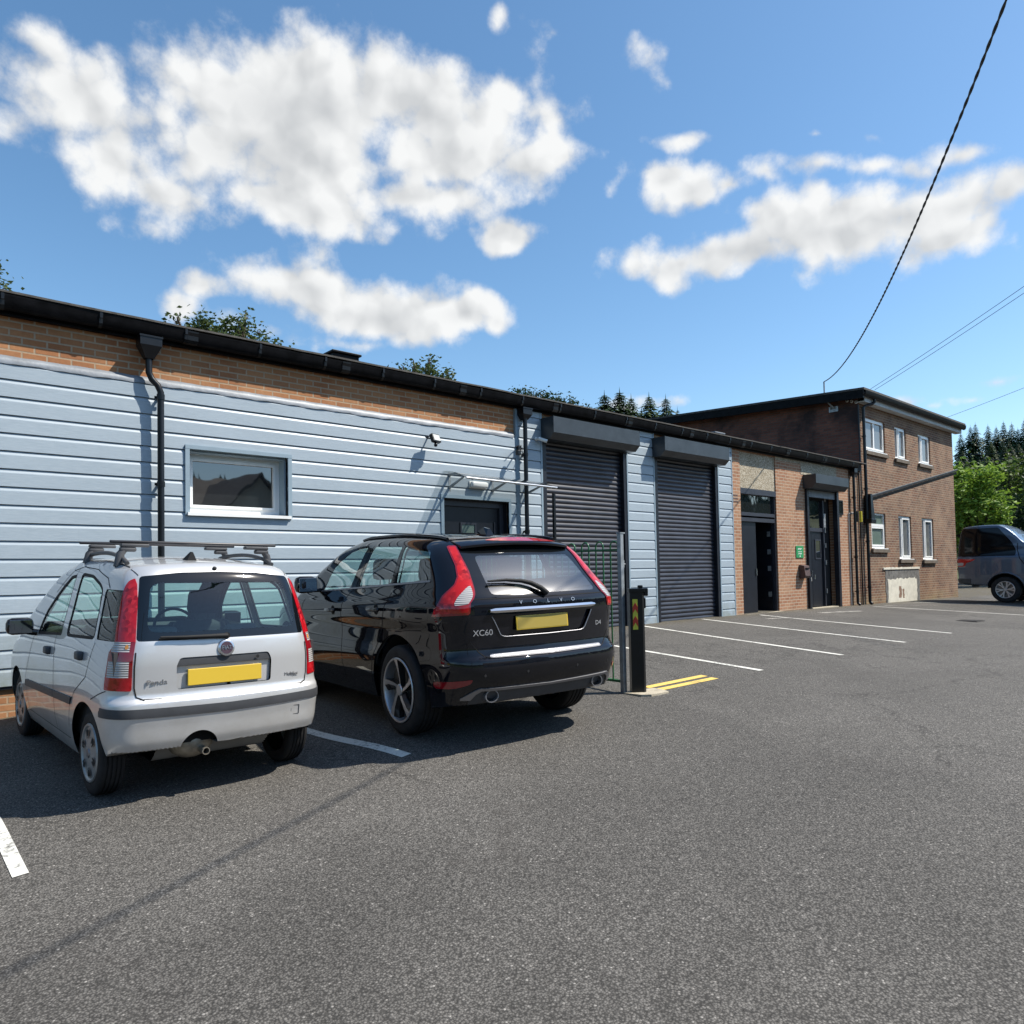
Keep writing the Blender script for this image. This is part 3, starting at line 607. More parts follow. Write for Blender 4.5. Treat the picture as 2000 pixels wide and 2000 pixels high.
# black door under the canopy
dd = MB(); a, b, c, d = H_DOOR[:4]
dd.box(a-.055, a, -.055, .0, .5, d+.01); dd.box(b, b+.05, -.055, .0, .5, d+.01); dd.box(a-.055, b+.05, -.057, .002, d+.0, d+.05)
dt = dd.build('door_trim', MA['trim'], WK)
dd = MB(); dd.box(a, a+.012, .004, .16, .45, d); dd.box(b-.012, b, .004, .16, .45, d); dd.box(a+.012, b-.012, .004, .16, d-.012, d); dd.build('door_reveal', MA['guide'], WK)
dd = MB(); dd.box(a+.09, b-.09, .12, .17, .45, d-.10); DO = dd.build('door', MA['dark_door'], WK)
mb = MB(); mb.box(a, a+.09, .08, .18, .45, d); mb.box(b-.09, b, .08, .18, .45, d); mb.box(a+.09, b-.09, .08, .18, d-.1, d); mb.build('door_frame', MA['frame_grey'], DO)
mb = MB(); mb.quad((7.16, .117, 1.7), (7.42, .117, 1.7), (7.42, .117, 2.45), (7.16, .117, 2.45)); mb.build('pane', MA['frosted'], DO)
mb = MB(); quad_frame(mb, 7.13, 7.45, 1.67, 2.48, .03, .105, .12); mb.box(7.82, 7.84, .10, .12, 2.25, 2.5); mb.build('vision_panel_frame', MA['frame_grey'], DO)
# roller shutters
def shutter(x0, x1, bx0, bx1, lab):
    SH = MB(); n = 44; z = .62; pz = .0835
    prof = []
    while z < 4.15:
        for t in np.linspace(0, 1, 7): prof.append((.060-.017*math.sin(math.pi*min(1, t*1.06)), z+pz*t))
        z += pz
    SH.strip([(p[0], p[1]) for p in prof], 'X', x0+.05, x1-.05)
    s = SH.build('roller_shutter', MA['shutter'], WK, smooth=70); s['label'] = lab
    g = MB(); g.box(x0-.035, x0+.06, -.035, .045, .5, 4.05); g.box(x1-.06, x1+.035, -.035, .045, .5, 4.05); g.build('guide_rail', MA['guide'], s)
    h = MB(); h.prism([(-.352, 4.285), (-.352, 4.015), (-.245, 3.915), (-.02, 3.915), (-.02, 4.285)], 'X', bx0, bx1)
    h.box(bx0-.004, bx0+.01, -.356, -.015, 4.26, 4.288); h.box(bx1-.01, bx1+.004, -.356, -.015, 4.26, 4.288); h.box(bx0, bx1, -.3525, -.351, 4.245, 4.250); h.build('shutter_box', MA['housing'], s)
    q = MB(); q.box(x0+.04, x1-.04, .03, .075, .50, .625); q.box((x0+x1)/2-.08, (x0+x1)/2+.08, -.0, .03, .60, .66); q.build('bottom_bar', MA['guide'], s)
    return s
shutter(8.84, 11.01, 8.775, 11.065, 'dark ribbed shutter behind the green railing'); shutter(11.94, 14.11, 11.84, 14.125, 'dark ribbed shutter right of the boarded pier')
# first doorway: pebbledash panel, fanlight, half-open black door
a, b = 15.11, 16.71
mb = MB(); mb.box(a, b, .025, .14, 3.53, 4.38); mb.build('pebbledash_panel', MA['pebble'], WK)
fr = MB(); fr.box(a, b, .0, .12, 3.40, 3.53); fr.box(a, a+.05, .03, .13, .6, 3.40); fr.box(b-.05, b, .03, .13, .6, 3.40); fr.box(a+.05, b-.05, .02, .12, 2.90, 2.98); fr.box(a+.05, b-.05, .03, .12, 2.77, 2.86)
FL = fr.build('door_surround', MA['frame_grey'], WK)
mb = MB(); mb.quad((a+.05, .09, 2.98), (b-.05, .09, 2.98), (b-.05, .09, 3.40), (a+.05, .09, 3.40)); mb.build('pane', MA['wall_glass'], FL)
mb = MB(); mb.box(a+.05, 15.86, .08, .125, .66, 2.77); D1 = mb.build('door', MA['dark_door'], WK); D1['label'] = 'closed half of the black double door'
mb = MB(); mb.box(15.80, 15.83, .05, .08, 1.52, 1.68); mb.build('door_handle', MA['steel'], D1)
mb = MB(); mb.box(0, .045, 0, .78, .66, 2.77); D2 = mb.build('door', MA['dark_door'], WK); D2.location = (b-.10, .10, 0); D2['label'] = 'open half of the black double door'
mb = MB()
for z in (1.0, 1.62, 2.02, 2.45): mb.box(-.012, 0, .03, .11, z, z+.12)
build_each(mb, 'hinge', MA['galv'], D2)
mb = MB(); mb.box(a-.02, b+.0, -.10, .1, .56, .655); mb.build('door_step', MA['concrete'], WK)
# second doorway under its own shutter box
a, b = 18.16, 19.96
q = MB(); q.prism([(-.352, 4.035), (-.352, 3.805), (-.24, 3.69), (-.012, 3.69), (-.012, 4.035)], 'X', 18.07, 19.93); SB = q.build('shutter_box', MA['housing'], WK); SB['label'] = 'small black shutter box over the second doorway'
mb = MB(); mb.box(a, a+.10, -.06, .06, .5, 3.72); mb.box(b-.12, b, -.06, .06, .5, 3.72); mb.build('guide_rail', MA['guide'], SB)
mb = MB(); mb.box(a+.1, b-.12, -.01, .05, 3.50, 3.68); mb.build('bottom_bar', MA['lead'], SB)
mb = MB(); mb.quad((a+.1, .2, .6), (b-.1, .2, .6), (b-.1, .2, 3.6), (a+.1, .2, 3.6)); mb.build('lobby_shade_sheet', MA['room'], WK)  # flat near-black sheet stands in for the shade behind the doorway
mb = MB(); mb.box(a+.12, 18.70, .13, .17, .66, 2.62); mb.box(18.71, 19.30, .13, .17, .66, 2.62); D3 = mb.build('door', MA['dark_door'], WK); D3['label'] = 'closed black double door under the small shutter box'
mb = MB(); quad_frame(mb, 18.32, 18.55, 1.9, 2.42, .035, .115, .13); quad_frame(mb, 18.88, 19.2, 1.9, 2.42, .035, .115, .13); mb.build('vision_panel_frame', MA['frame_grey'], D3)
mb = MB(); mb.quad((18.35, .125, 1.93), (18.52, .125, 1.93), (18.52, .125, 2.39), (18.35, .125, 2.39)); mb.quad((18.91, .125, 1.93), (19.17, .125, 1.93), (19.17, .125, 2.39), (18.91, .125, 2.39)); mb.quad((a+.15, .14, 2.72), (19.2, .14, 2.72), (19.2, .14, 3.42), (a+.15, .14, 3.42)); mb.build('pane', MA['wall_glass'], D3)
mb = MB(); mb.box(a+.1, 19.32, .10, .16, 2.62, 2.72); mb.box(19.30, 19.34, .08, .18, .66, 3.45); mb.build('door_frame', MA['frame_grey'], D3)
mb = MB(); mb.box(18.62, 18.645, .09, .13, 1.45, 1.6); mb.tube([(18.76, .09, 1.5), (18.76, .09, 1.38)], .012, 8); mb.build('door_handle', MA['steel'], D3)
mb = MB(); mb.box(18.40, 18.50, .124, .13, 1.43, 1.53); mb.box(18.54, 18.65, .124, .13, 1.33, 1.43); build_each(mb, 'notice', MA['white_plastic'], D3)
mb = MB()
for z in (1.0, 1.75, 2.2, 2.6): mb.box(19.345, 19.36, .05, .09, z, z+.12)
mb.box(19.43, 19.60, .15, .16, 2.75, 3.12); build_each(mb, 'hinge', MA['galv'], D3)
mb = MB(); mb.box(a+.1, 19.7, -.08, .1, .55, .65); mb.build('door_step', MA['concrete'], WK)
mb = MB(); mb.box(16.72, 18.15, -.001, .02, 4.30, 4.385); mb.box(17.98, 19.98, -.006, .02, 4.05, 4.385); mb.build('lintel', MA['pebble'], WK)
mb = MB(); quad_frame(mb, 19.98, 20.27, 3.10, 3.50, .035, -.035, .01); SW = mb.build('wall_cabinet', MA['black_gloss'], WK)
mb = MB(); mb.quad((20.01, -.02, 3.13), (20.24, -.02, 3.13), (20.24, -.02, 3.47), (20.01, -.02, 3.47)); mb.build('pane', MA['wall_glass'], SW)
mb = MB()
for i in range(3):
    for j in range(3): mb.box(14.78+j*.075, 14.78+j*.075+.06, -.003, .0, 3.18+i*.07, 3.18+i*.07+.035)
build_each(mb, 'air_brick', MA['rust'], WK)

# ------------------------------------------------------------------ the two-storey building
OF = tag(empty('office_building', (0, 0, 0)), 'two-storey brown brick building with six white windows', 'building')
OW = [(21.90, 23.32, 5.03, 6.02), (24.06, 24.96, 4.99, 6.01), (25.98, 27.04, 5.0, 5.99), (22.12, 23.14, 2.19, 3.25), (24.12, 25.14, 1.88, 3.24), (26.04, 27.07, 1.86, 3.23)]
mb = MB(); wall_y(mb, 20.75, 21.5, -.6, 4.40, -.012, []); wall_y(mb, 21.5, 29.22, -.6, 6.5, -.012, OW, .11); mb.build('front_wall', MA['brick_office'], OF)
mb = MB(); mb.quad((21.5, 9, 4.3), (21.5, -.012, 4.3), (21.5, -.012, 6.6), (21.5, 9, 7.15)); mb.quad((29.22, -.012, -.6), (29.22, 9, -.6), (29.22, 9, 7.15), (29.22, -.012, 6.6)); mb.quad((29.22, 9, -.6), (21.5, 9, -.6), (21.5, 9, 7.15), (29.22, 9, 7.15)); mb.build('side_wall', MA['brick_side'], OF)
mb = MB()
def slab(mb, x0, x1, ya, yb, za, zb, t): mb.add([(x0, ya, za-t), (x1, ya, za-t), (x1, yb, zb-t), (x0, yb, zb-t), (x0, ya, za), (x1, ya, za), (x1, yb, zb), (x0, yb, zb)], [(0, 3, 2, 1), (4, 5, 6, 7), (0, 1, 5, 4), (1, 2, 6, 5), (2, 3, 7, 6), (3, 0, 4, 7)])
slab(mb, 21.14, 29.62, -.34, 9.3, 6.70, 7.20, .06); mb.build('roof', MA['felt'], OF)
mb = MB(); slab(mb, 21.16, 21.24, -.30, 9.28, 6.635, 7.13, .22); slab(mb, 21.2, 29.6, -.24, 9.28, 6.64, 7.14, .05); mb.build('verge_board', MA['black_dusty'], OF)
mb = MB(); mb.box(21.45, 29.55, -.225, -.205, 6.36, 6.585); mb.box(21.45, 29.55, -.204, -.014, 6.36, 6.39); mb.build('fascia_board', MA['fascia_grey'], OF)
mb = MB(); mb.strip([(-.228, 6.62), (-.228, 6.52), (-.25, 6.49), (-.29, 6.475), (-.335, 6.49), (-.36, 6.53), (-.365, 6.60), (-.372, 6.625), (-.36, 6.625)][::-1], 'X', 21.2, 29.6); mb.build('gutter', MA['black_dusty'], OF, smooth=40)
def upvc_window(i, h, kind):
    x0, x1, z0, z1 = h; y0 = .035
    mb = MB(); quad_frame(mb, x0, x1, z0+.03, z1, .055, y0, y0+.06)
    if kind == 'two': mb.box((x0+x1)/2-.04, (x0+x1)/2+.03, y0, y0+.06, z0+.085, z1-.055)
    if kind == 'side': mb.box(x0+.30, x0+.36, y0, y0+.06, z0+.085, z1-.055)
    if kind == 'transom': mb.box(x0+.055, x1-.055, y0-.01, y0+.06, z0+.66, z0+.74)
    o = mb.build('window', MA['upvc'], OF); o['label'] = ['upper window nearest the corner pipe', 'upper middle window', 'upper far window', 'lower window with a top light', 'lower middle window', 'lower far window'][i]
    mb = MB(); s = .055
    lo, hi = (x0+s, x1-s) if kind != 'side' else (x0+.36, x1-s)
    quad_frame(mb, lo+.005, hi-.005, (z0+.09) if kind != 'transom' else z0+.09, (z1-s-.005) if kind != 'transom' else z0+.655, .045, y0-.014, y0+.04); mb.build('casement', MA['upvc'], o)
    mb = MB(); mb.quad((x0+s, y0+.03, z0+.08), (x1-s, y0+.03, z0+.08), (x1-s, y0+.03, z1-s), (x0+s, y0+.03, z1-s)); mb.build('pane', MA['frosted'] if kind == 'transom' else MA['curtained'], o)
    mb = MB(); mb.prism([(-.075, z0-.0), (y0+.05, z0+.012), (y0+.05, z0+.03), (-.075, z0+.022)], 'X', x0+.01, x1-.01); mb.build('window_board', MA['upvc'], o)
    mb = MB(); mb.box(x0-.09, x1+.09, -.085, .09, z0-.10, z0-.002); mb.build('window_sill', MA['sill'], o)
for i, (h, k) in enumerate(zip(OW, ['two', 'side', 'side', 'transom', 'side', 'side'])): upvc_window(i, h, k)
p4 = downpipe(OF, 21.63, -.10, 6.25, gzf(21.6, -.2), None, 0, (5.4, 3.9, 2.4, 1.1), r=.042); p4['label'] = 'tall black downpipe at the near corner of the brown building'
mb = MB(); mb.tube([(21.95, -.29, 6.48), (21.95, -.29, 6.40), (21.9, -.24, 6.34), (21.70, -.13, 6.28), (21.63, -.10, 6.22), (21.63, -.10, 6.1)], .042, 12); mb.build('swan_neck', MA['black_gloss'], p4, smooth=60)
mb = MB(); mb.tube([(21.30, -.045, gzf(21.3, -.1)), (21.30, -.045, 4.3)], .022, 10); mb.build('waste_pipe', MA['black_gloss'], OF, smooth=60)
mb = MB(); mb.tube([(21.30, -.05, 4.3), (21.42, -.05, 4.42), (21.42, -.05, 6.3)], .02, 10); mb.build('cable_run', MA['black_gloss'], OF, smooth=60)
# lead strip of a vanished lean-to roof
L = math.hypot(7.62, 1.39); mb = MB(); mb.prism([(-.006, -.04), (-.015, -.04), (-.035, .008), (-.035, .02), (-.006, .03)], 'X', 0, L); o = mb.build('lead_flashing', simple('old_lead', (.06, .07, .082), .55, .1, var=.3, vs=4), OF); o.location = (21.98, -.008, 3.70); o.rotation_euler = (0, -math.atan2(1.39, 7.62), 0)
mb = MB(); mb.prism([(-.006, -.14), (-.012, -.14), (-.018, -.06), (-.006, -.06)], 'X', 0, L-.1); q = mb.build('flashing_underside', MA['black_dusty'], o)
# plaster patch of a blocked opening
random.seed(11)
def ragged(x0, x1, z0, z1, a, step=.09):
    P = []
    for x in np.arange(x0, x1, step): P.append((x+random.uniform(-a, a)*.3, z0))
    for z in np.arange(z0, z1, step): P.append((x1+random.uniform(-a, a), z))
    for x in np.arange(x1, x0, -step): P.append((x, z1+random.uniform(-a, a)))
    for z in np.arange(z1, z0, -step): P.append((x0+random.uniform(-a, a), z))
    return P
gzp = gzf(24, 0)-.05
mb = MB(); mb.prism(ragged(22.98, 25.62, gzp, 1.57, .035), 'Y', -.022, -.005); PT = mb.build('blocked_opening', simple('grey_mortar', (.13, .125, .115), .9, var=.5, vs=7, bmp=.6, bs=30, dirt=.4), OF)
mb = MB(); mb.prism(ragged(23.1, 25.36, gzp, 1.30, .03), 'Y', -.034, -.020); mb.prism(ragged(22.80, 25.62, 1.585, 1.645, .012), 'Y', -.045, -.006); mb.build('plaster', simple('cracked_plaster', (.60, .565, .47), .85, var=.15, vs=5, bmp=.5, bs=20, dirt=.25), PT)
mb = MB(); mb.prism(ragged(23.92, 24.1, .72, 1.08, .03, .05), 'Y', -.037, -.03); mb.prism(ragged(24.2, 24.32, .70, .98, .025, .05), 'Y', -.0365, -.03); mb.build('exposed_brick', simple('broken_brick', (.20, .12, .08), .9, var=.6, vs=30, bmp=.5, bs=60), PT)

# ---------------------------------------------------------------- car surfaces
# A vehicle's outer skin is a smooth implicit surface f(x,y,z)=0 in its own frame:
# x right, y forward (rear axle at 0), z up (ground at 0).
def crv(*pts):
    xs=np.array([p[0] for p in pts],float); ys=np.array([p[1] for p in pts],float)
    h=np.diff(xs); d=np.diff(ys)/h
    m=np.zeros_like(xs); m[0]=d[0]; m[-1]=d[-1]
    for i in range(1,len(xs)-1):
        if d[i-1]*d[i]>0:
            w1=2*h[i]+h[i-1]; w2=h[i]+2*h[i-1]
            m[i]=(w1+w2)/(w1/d[i-1]+w2/d[i])
    def f(x):
        x=np.clip(np.asarray(x,float),xs[0],xs[-1])
        i=np.clip(np.searchsorted(xs,x)-1,0,len(xs)-2)
        t=(x-xs[i])/h[i]
        return ((1+2*t)*(1-t)**2*ys[i]+t*(1-t)**2*h[i]*m[i]+t*t*(3-2*t)*ys[i+1]+t*t*(t-1)*h[i]*m[i+1])
    return f
def smax(a,b,k):
    h=np.maximum(k-np.abs(a-b),0)/k
    return np.maximum(a,b)+h*h*k*.25
class Skin:
    def __init__(s,W,dW,R,cR,H,cH,Fr,cF,zb,k=(.12,.09,.07),axis=(0,1,.7),low=1.):
        s.low=low
        s.W,s.dW,s.R,s.cR,s.H,s.cH,s.Fr,s.cF,s.zb,s.k,s.axis=W,dW,R,cR,H,cH,Fr,cF,zb,k,axis
    def f(s,P):
        x=np.abs(P[...,0]);y=P[...,1];z=P[...,2]
        side=x-(s.W(z)-s.dW(y)*(s.low+(1-s.low)*np.clip((z-.65)/.4,0,1)))
        rear=s.R(z)+s.cR*x**2+s.cR*1.3*x**4-y
        front=y-(s.Fr(z)-s.cF*x**2-s.cF*.8*x**4)
        top=(z-(s.H(y)-s.cH*x**2))*.8
        bot=s.zb(y)-z
        a=smax(smax(side,rear,s.k[0]),front,.2)
        a=smax(a,top,s.k[1])
        return np.maximum(a,bot)
    def grad(s,P,e=1.5e-3):
        g=np.stack([s.f(P+np.eye(3)[i]*e)-s.f(P-np.eye(3)[i]*e) for i in range(3)],-1)
        return g/np.maximum(np.linalg.norm(g,axis=-1,keepdims=True),1e-9)
    def cast(s,O,D,t0,t1,n=40):
        # first sign change from inside (f<0) to outside along O+tD
        lo=np.full(O.shape[:-1],t0,float);hi=np.full(O.shape[:-1],t1,float)
        for _ in range(n):
            m=(lo+hi)/2;v=s.f(O+D*m[...,None])<0
            lo=np.where(v,m,lo);hi=np.where(v,hi,m)
        return O+D*((lo+hi)/2)[...,None]
    def onside(s,y,z,sign=-1):
        y=np.asarray(y,float);z=np.asarray(z,float)
        O=np.stack([y*0,y,z],-1);D=np.zeros_like(O);D[...,0]=sign
        return s.cast(O,D,0,1.4)
    def onrear(s,x,z):
        x=np.asarray(x,float);z=np.asarray(z,float)
        O=np.stack([x,x*0+.3,z],-1);D=np.zeros_like(O);D[...,1]=-1
        return s.cast(O,D,0,1.8)
    def onroof(s,x,y):
        x=np.asarray(x,float);y=np.asarray(y,float)
        O=np.stack([x,y,x*0+.7],-1);D=np.zeros_like(O);D[...,2]=1
        return s.cast(O,D,0,1.4)
    def mesh(s,nu,nv):
        y0,y1,zc=s.axis
        # u: 0..1 along length, rear cap / barrel / front cap
        u=np.linspace(0,1,nu)
        cap=.2
        O=np.zeros((nu,nv,3));D=np.zeros((nu,nv,3))
        th=np.linspace(-np.pi/2,1.5*np.pi,nv)
        for i,t in enumerate(u):
            if t<cap: a=-(1-t/cap)*np.pi/2; yo=y0
            elif t>1-cap: a=((t-1+cap)/cap)*np.pi/2; yo=y1
            else: a=0; yo=y0+(y1-y0)*(t-cap)/(1-2*cap)
            O[i,:,1]=yo;O[i,:,2]=zc
            D[i,:,0]=np.cos(th)*np.cos(a);D[i,:,2]=np.sin(th)*np.cos(a);D[i,:,1]=np.sin(a)
        P=s.cast(O,D,0,2.5)
        V=P.reshape(-1,3)
        T=[]
        idx=np.arange(nu*nv).reshape(nu,nv)
        a=idx[:-1,:-1].ravel();b=idx[1:,:-1].ravel();c=idx[1:,1:].ravel();d=idx[:-1,1:].ravel()
        T=np.concatenate([np.stack([a,b,c],1),np.stack([a,c,d],1)])
        # drop degenerate
        A=V[T[:,0]];B=V[T[:,1]];C=V[T[:,2]]
        ar=np.linalg.norm(np.cross(B-A,C-A),axis=1)
        T=T[ar>1e-10]
        n=np.cross(V[T[:,1]]-V[T[:,0]],V[T[:,2]]-V[T[:,0]])
        mid=V[T].mean(1)-np.array([0,0,zc]); mid[:,1]-=np.clip(mid[:,1],y0,y1)
        fl=(n*mid).sum(1)<0
        T[fl]=T[fl][:,::-1]
        return V,T
def sdpoly(px,py,poly,r=0.):
    # signed distance to polygon (negative inside), minus rounding radius
    poly=np.asarray(poly,float);n=len(poly)
    d=np.full(px.shape,1e9);ins=np.zeros(px.shape,bool)
    for i in range(n):
        a=poly[i];b=poly[(i+1)%n];e=b-a
        wx=px-a[0];wy=py-a[1]
        t=np.clip((wx*e[0]+wy*e[1])/max(e@e,1e-12),0,1)
        d=np.minimum(d,(wx-e[0]*t)**2+(wy-e[1]*t)**2)
        c=(a[1]>py)!=(b[1]>py)
        xi=(b[0]-a[0])*(py-a[1])/((b[1]-a[1]) if abs(b[1]-a[1])>1e-12 else 1e-12)+a[0]
        ins^=c&(px<xi)
    return np.where(ins,-np.sqrt(d),np.sqrt(d))-r
def split(V,T,g):
    """cut a triangle mesh along g=0; returns (V, T_inside(g<0), T_outside)"""
    s=g<0
    cnt=s[T].sum(1)
    ins=[T[cnt==3]];out=[T[cnt==0]]
    mix=T[(cnt==1)|(cnt==2)]
    if len(mix)==0: return V,ins[0],out[0]
    odd=np.where((s[mix].sum(1)==1)[:,None],s[mix],~s[mix])
    k=odd.argmax(1);r=np.arange(len(mix))
    p=mix[r,k];q=mix[r,(k+1)%3];w=mix[r,(k+2)%3]
    def cut(a,b):
        lo=np.minimum(a,b);hi=np.maximum(a,b)
        key,inv=np.unique(lo.astype(np.int64)*len(V)+hi,return_inverse=True)
        return key,inv
    ea=np.concatenate([np.minimum(p,q),np.minimum(p,w)]);eb=np.concatenate([np.maximum(p,q),np.maximum(p,w)])
    key,inv=np.unique(ea.astype(np.int64)*len(V)+eb,return_inverse=True)
    a=key//len(V);b=key%len(V)
    t=g[a]/(g[a]-g[b]);NV=V[a]+(V[b]-V[a])*t[:,None]
    m=len(V)+inv;e1=m[:len(p)];e2=m[len(p):]
    tip=np.stack([p,e1,e2],1);q1=np.stack([e1,q,w],1);q2=np.stack([e1,w,e2],1)
    ts=s[p]
    ins+= [tip[ts],q1[~ts],q2[~ts]];out+=[tip[~ts],q1[ts],q2[ts]]
    return np.concatenate([V,NV]),np.concatenate(ins),np.concatenate(out)
HATCH=Skin( # small five-door hatchback
    W=crv((.15,.70),(.3,.755),(.45,.782),(.62,.789),(.8,.783),(.95,.77),(1.06,.752),(1.25,.705),(1.45,.652),(1.6,.60)),
    dW=crv((-.7,.12),(-.5,.085),(-.3,.05),(0,.015),(.4,0),(1.8,0),(2.3,.02),(2.7,.06),(3.0,.14)),
    R=crv((.2,-.47),(.36,-.532),(.42,-.550),(.50,-.556),(.6,-.568),(.665,-.562),(.70,-.535),(.73,-.528),(.9,-.53),(1.04,-.515),(1.1,-.497),(1.3,-.425),(1.5,-.335),(1.62,-.285)),cR=.10,
    H=crv((-.6,1.53),(-.35,1.578),(0,1.61),(.5,1.637),(1.0,1.632),(1.35,1.575),(1.7,1.415),(2.0,1.24),(2.3,1.06),(2.42,1.0),(2.65,.95),(2.9,.84),(3.05,.7)),cH=.11,
    Fr=crv((.2,2.90),(.4,2.97),(.6,2.98),(.75,2.95),(.9,2.8),(1.1,2.6)),cF=.16,
    zb=crv((-.7,.355),(-.42,.35),(-.3,.3),(-.15,.2),(2.5,.2),(3,.25)),k=(.15,.10,.07),axis=(-.05,2.3,.75),low=.45)
SUV=Skin( # dark estate-like 4x4
    W=crv((.2,.85),(.35,.885),(.5,.91),(.62,.918),(.75,.905),(.86,.91),(.98,.938),(1.05,.94),(1.12,.915),(1.22,.868),(1.4,.795),(1.56,.72),(1.7,.62)),
    dW=crv((-1.05,.16),(-.8,.09),(-.5,.035),(-.1,0),(2.0,0),(2.9,.03),(3.4,.12),(3.65,.24)),
    R=crv((.25,-.80),(.4,-.885),(.52,-.945),(.6,-.962),(.655,-.955),(.69,-.915),(.75,-.898),(.88,-.90),(1.0,-.905),(1.08,-.90),(1.13,-.875),(1.3,-.73),(1.52,-.52),(1.62,-.42)),cR=.085,
    H=crv((-.7,1.55),(-.45,1.608),(0,1.667),(.6,1.712),(1.1,1.717),(1.5,1.67),(1.9,1.51),(2.3,1.29),(2.55,1.155),(2.75,1.12),(3.1,1.05),(3.45,.94),(3.65,.8)),cH=.10,
    Fr=crv((.25,3.48),(.45,3.58),(.65,3.60),(.85,3.58),(1.0,3.42),(1.15,3.2)),cF=.18,
    zb=crv((-1.05,.33),(-.7,.31),(-.4,.27),(2.9,.25),(3.6,.3)),k=(.17,.11,.07),axis=(-.2,2.6,.8))

# ------------------------------------------------------------------ vehicles
def carpaint(name, col, metal, rough=.32, flake=.0, dirt=None):
    m, n, b, o = newmat(name); p = coord(n)
    c = col
    if dirt:
        sp = nd(n, 'ShaderNodeSeparateXYZ', {0: p}); low = mth(n, 'SUBTRACT', .75, sp.outputs[2])
        f = mth(n, 'MULTIPLY_ADD', low, 1.1, mth(n, 'SUBTRACT', noise(n, p, 4, 7, .65).outputs['Fac'], .5))
        c = mixc(n, ramp(n, f, [(.05, 0.), (.75, dirt[1])]), col, dirt[0])
    setc(n, b, c); b.inputs['Metallic'].default_value = metal; b.inputs['Roughness'].default_value = rough
    b.inputs['Coat Weight'].default_value = 1.; b.inputs['Coat Roughness'].default_value = .02; b.inputs['Coat IOR'].default_value = 1.5; b.inputs['Specular IOR Level'].default_value = .0
    return m
def lens_mat(name, col, em=0, ribs=0, rough=.1, spec=.6, facet=0):
    m, n, b, o = newmat(name); p = coord(n)
    setc(n, b, col); b.inputs['Roughness'].default_value = rough; b.inputs['Specular IOR Level'].default_value = spec
    b.inputs['Coat Weight'].default_value = .8; b.inputs['Coat Roughness'].default_value = .02
    if facet:
        vo = nd(n, 'ShaderNodeTexVoronoi', {'Vector': p, 'Scale': facet}); q = nd(n, 'ShaderNodeSeparateColor', {0: vo.outputs['Color']}).outputs[0]
        setc(n, b, mixc(n, ramp(n, noise(n, p, 9, 3).outputs['Fac'], [(.4, 0.), (.6, .8)]), col, mixc(n, q, tuple(x*.35 for x in col), tuple(min(1, x*1.5+.02) for x in col))))
    if ribs:
        sp = nd(n, 'ShaderNodeSeparateXYZ', {0: p}); w = mth(n, 'SINE', mth(n, 'MULTIPLY', sp.outputs[2], ribs))
        h = w
        setc(n, b, mixc(n, ramp(n, mth(n, 'MULTIPLY_ADD', h, .3, .5), [(.2, 0.), (.8, 1.)]), tuple(x*.55 for x in col), col))
        bump(n, b, h, .6, .004)
    return m
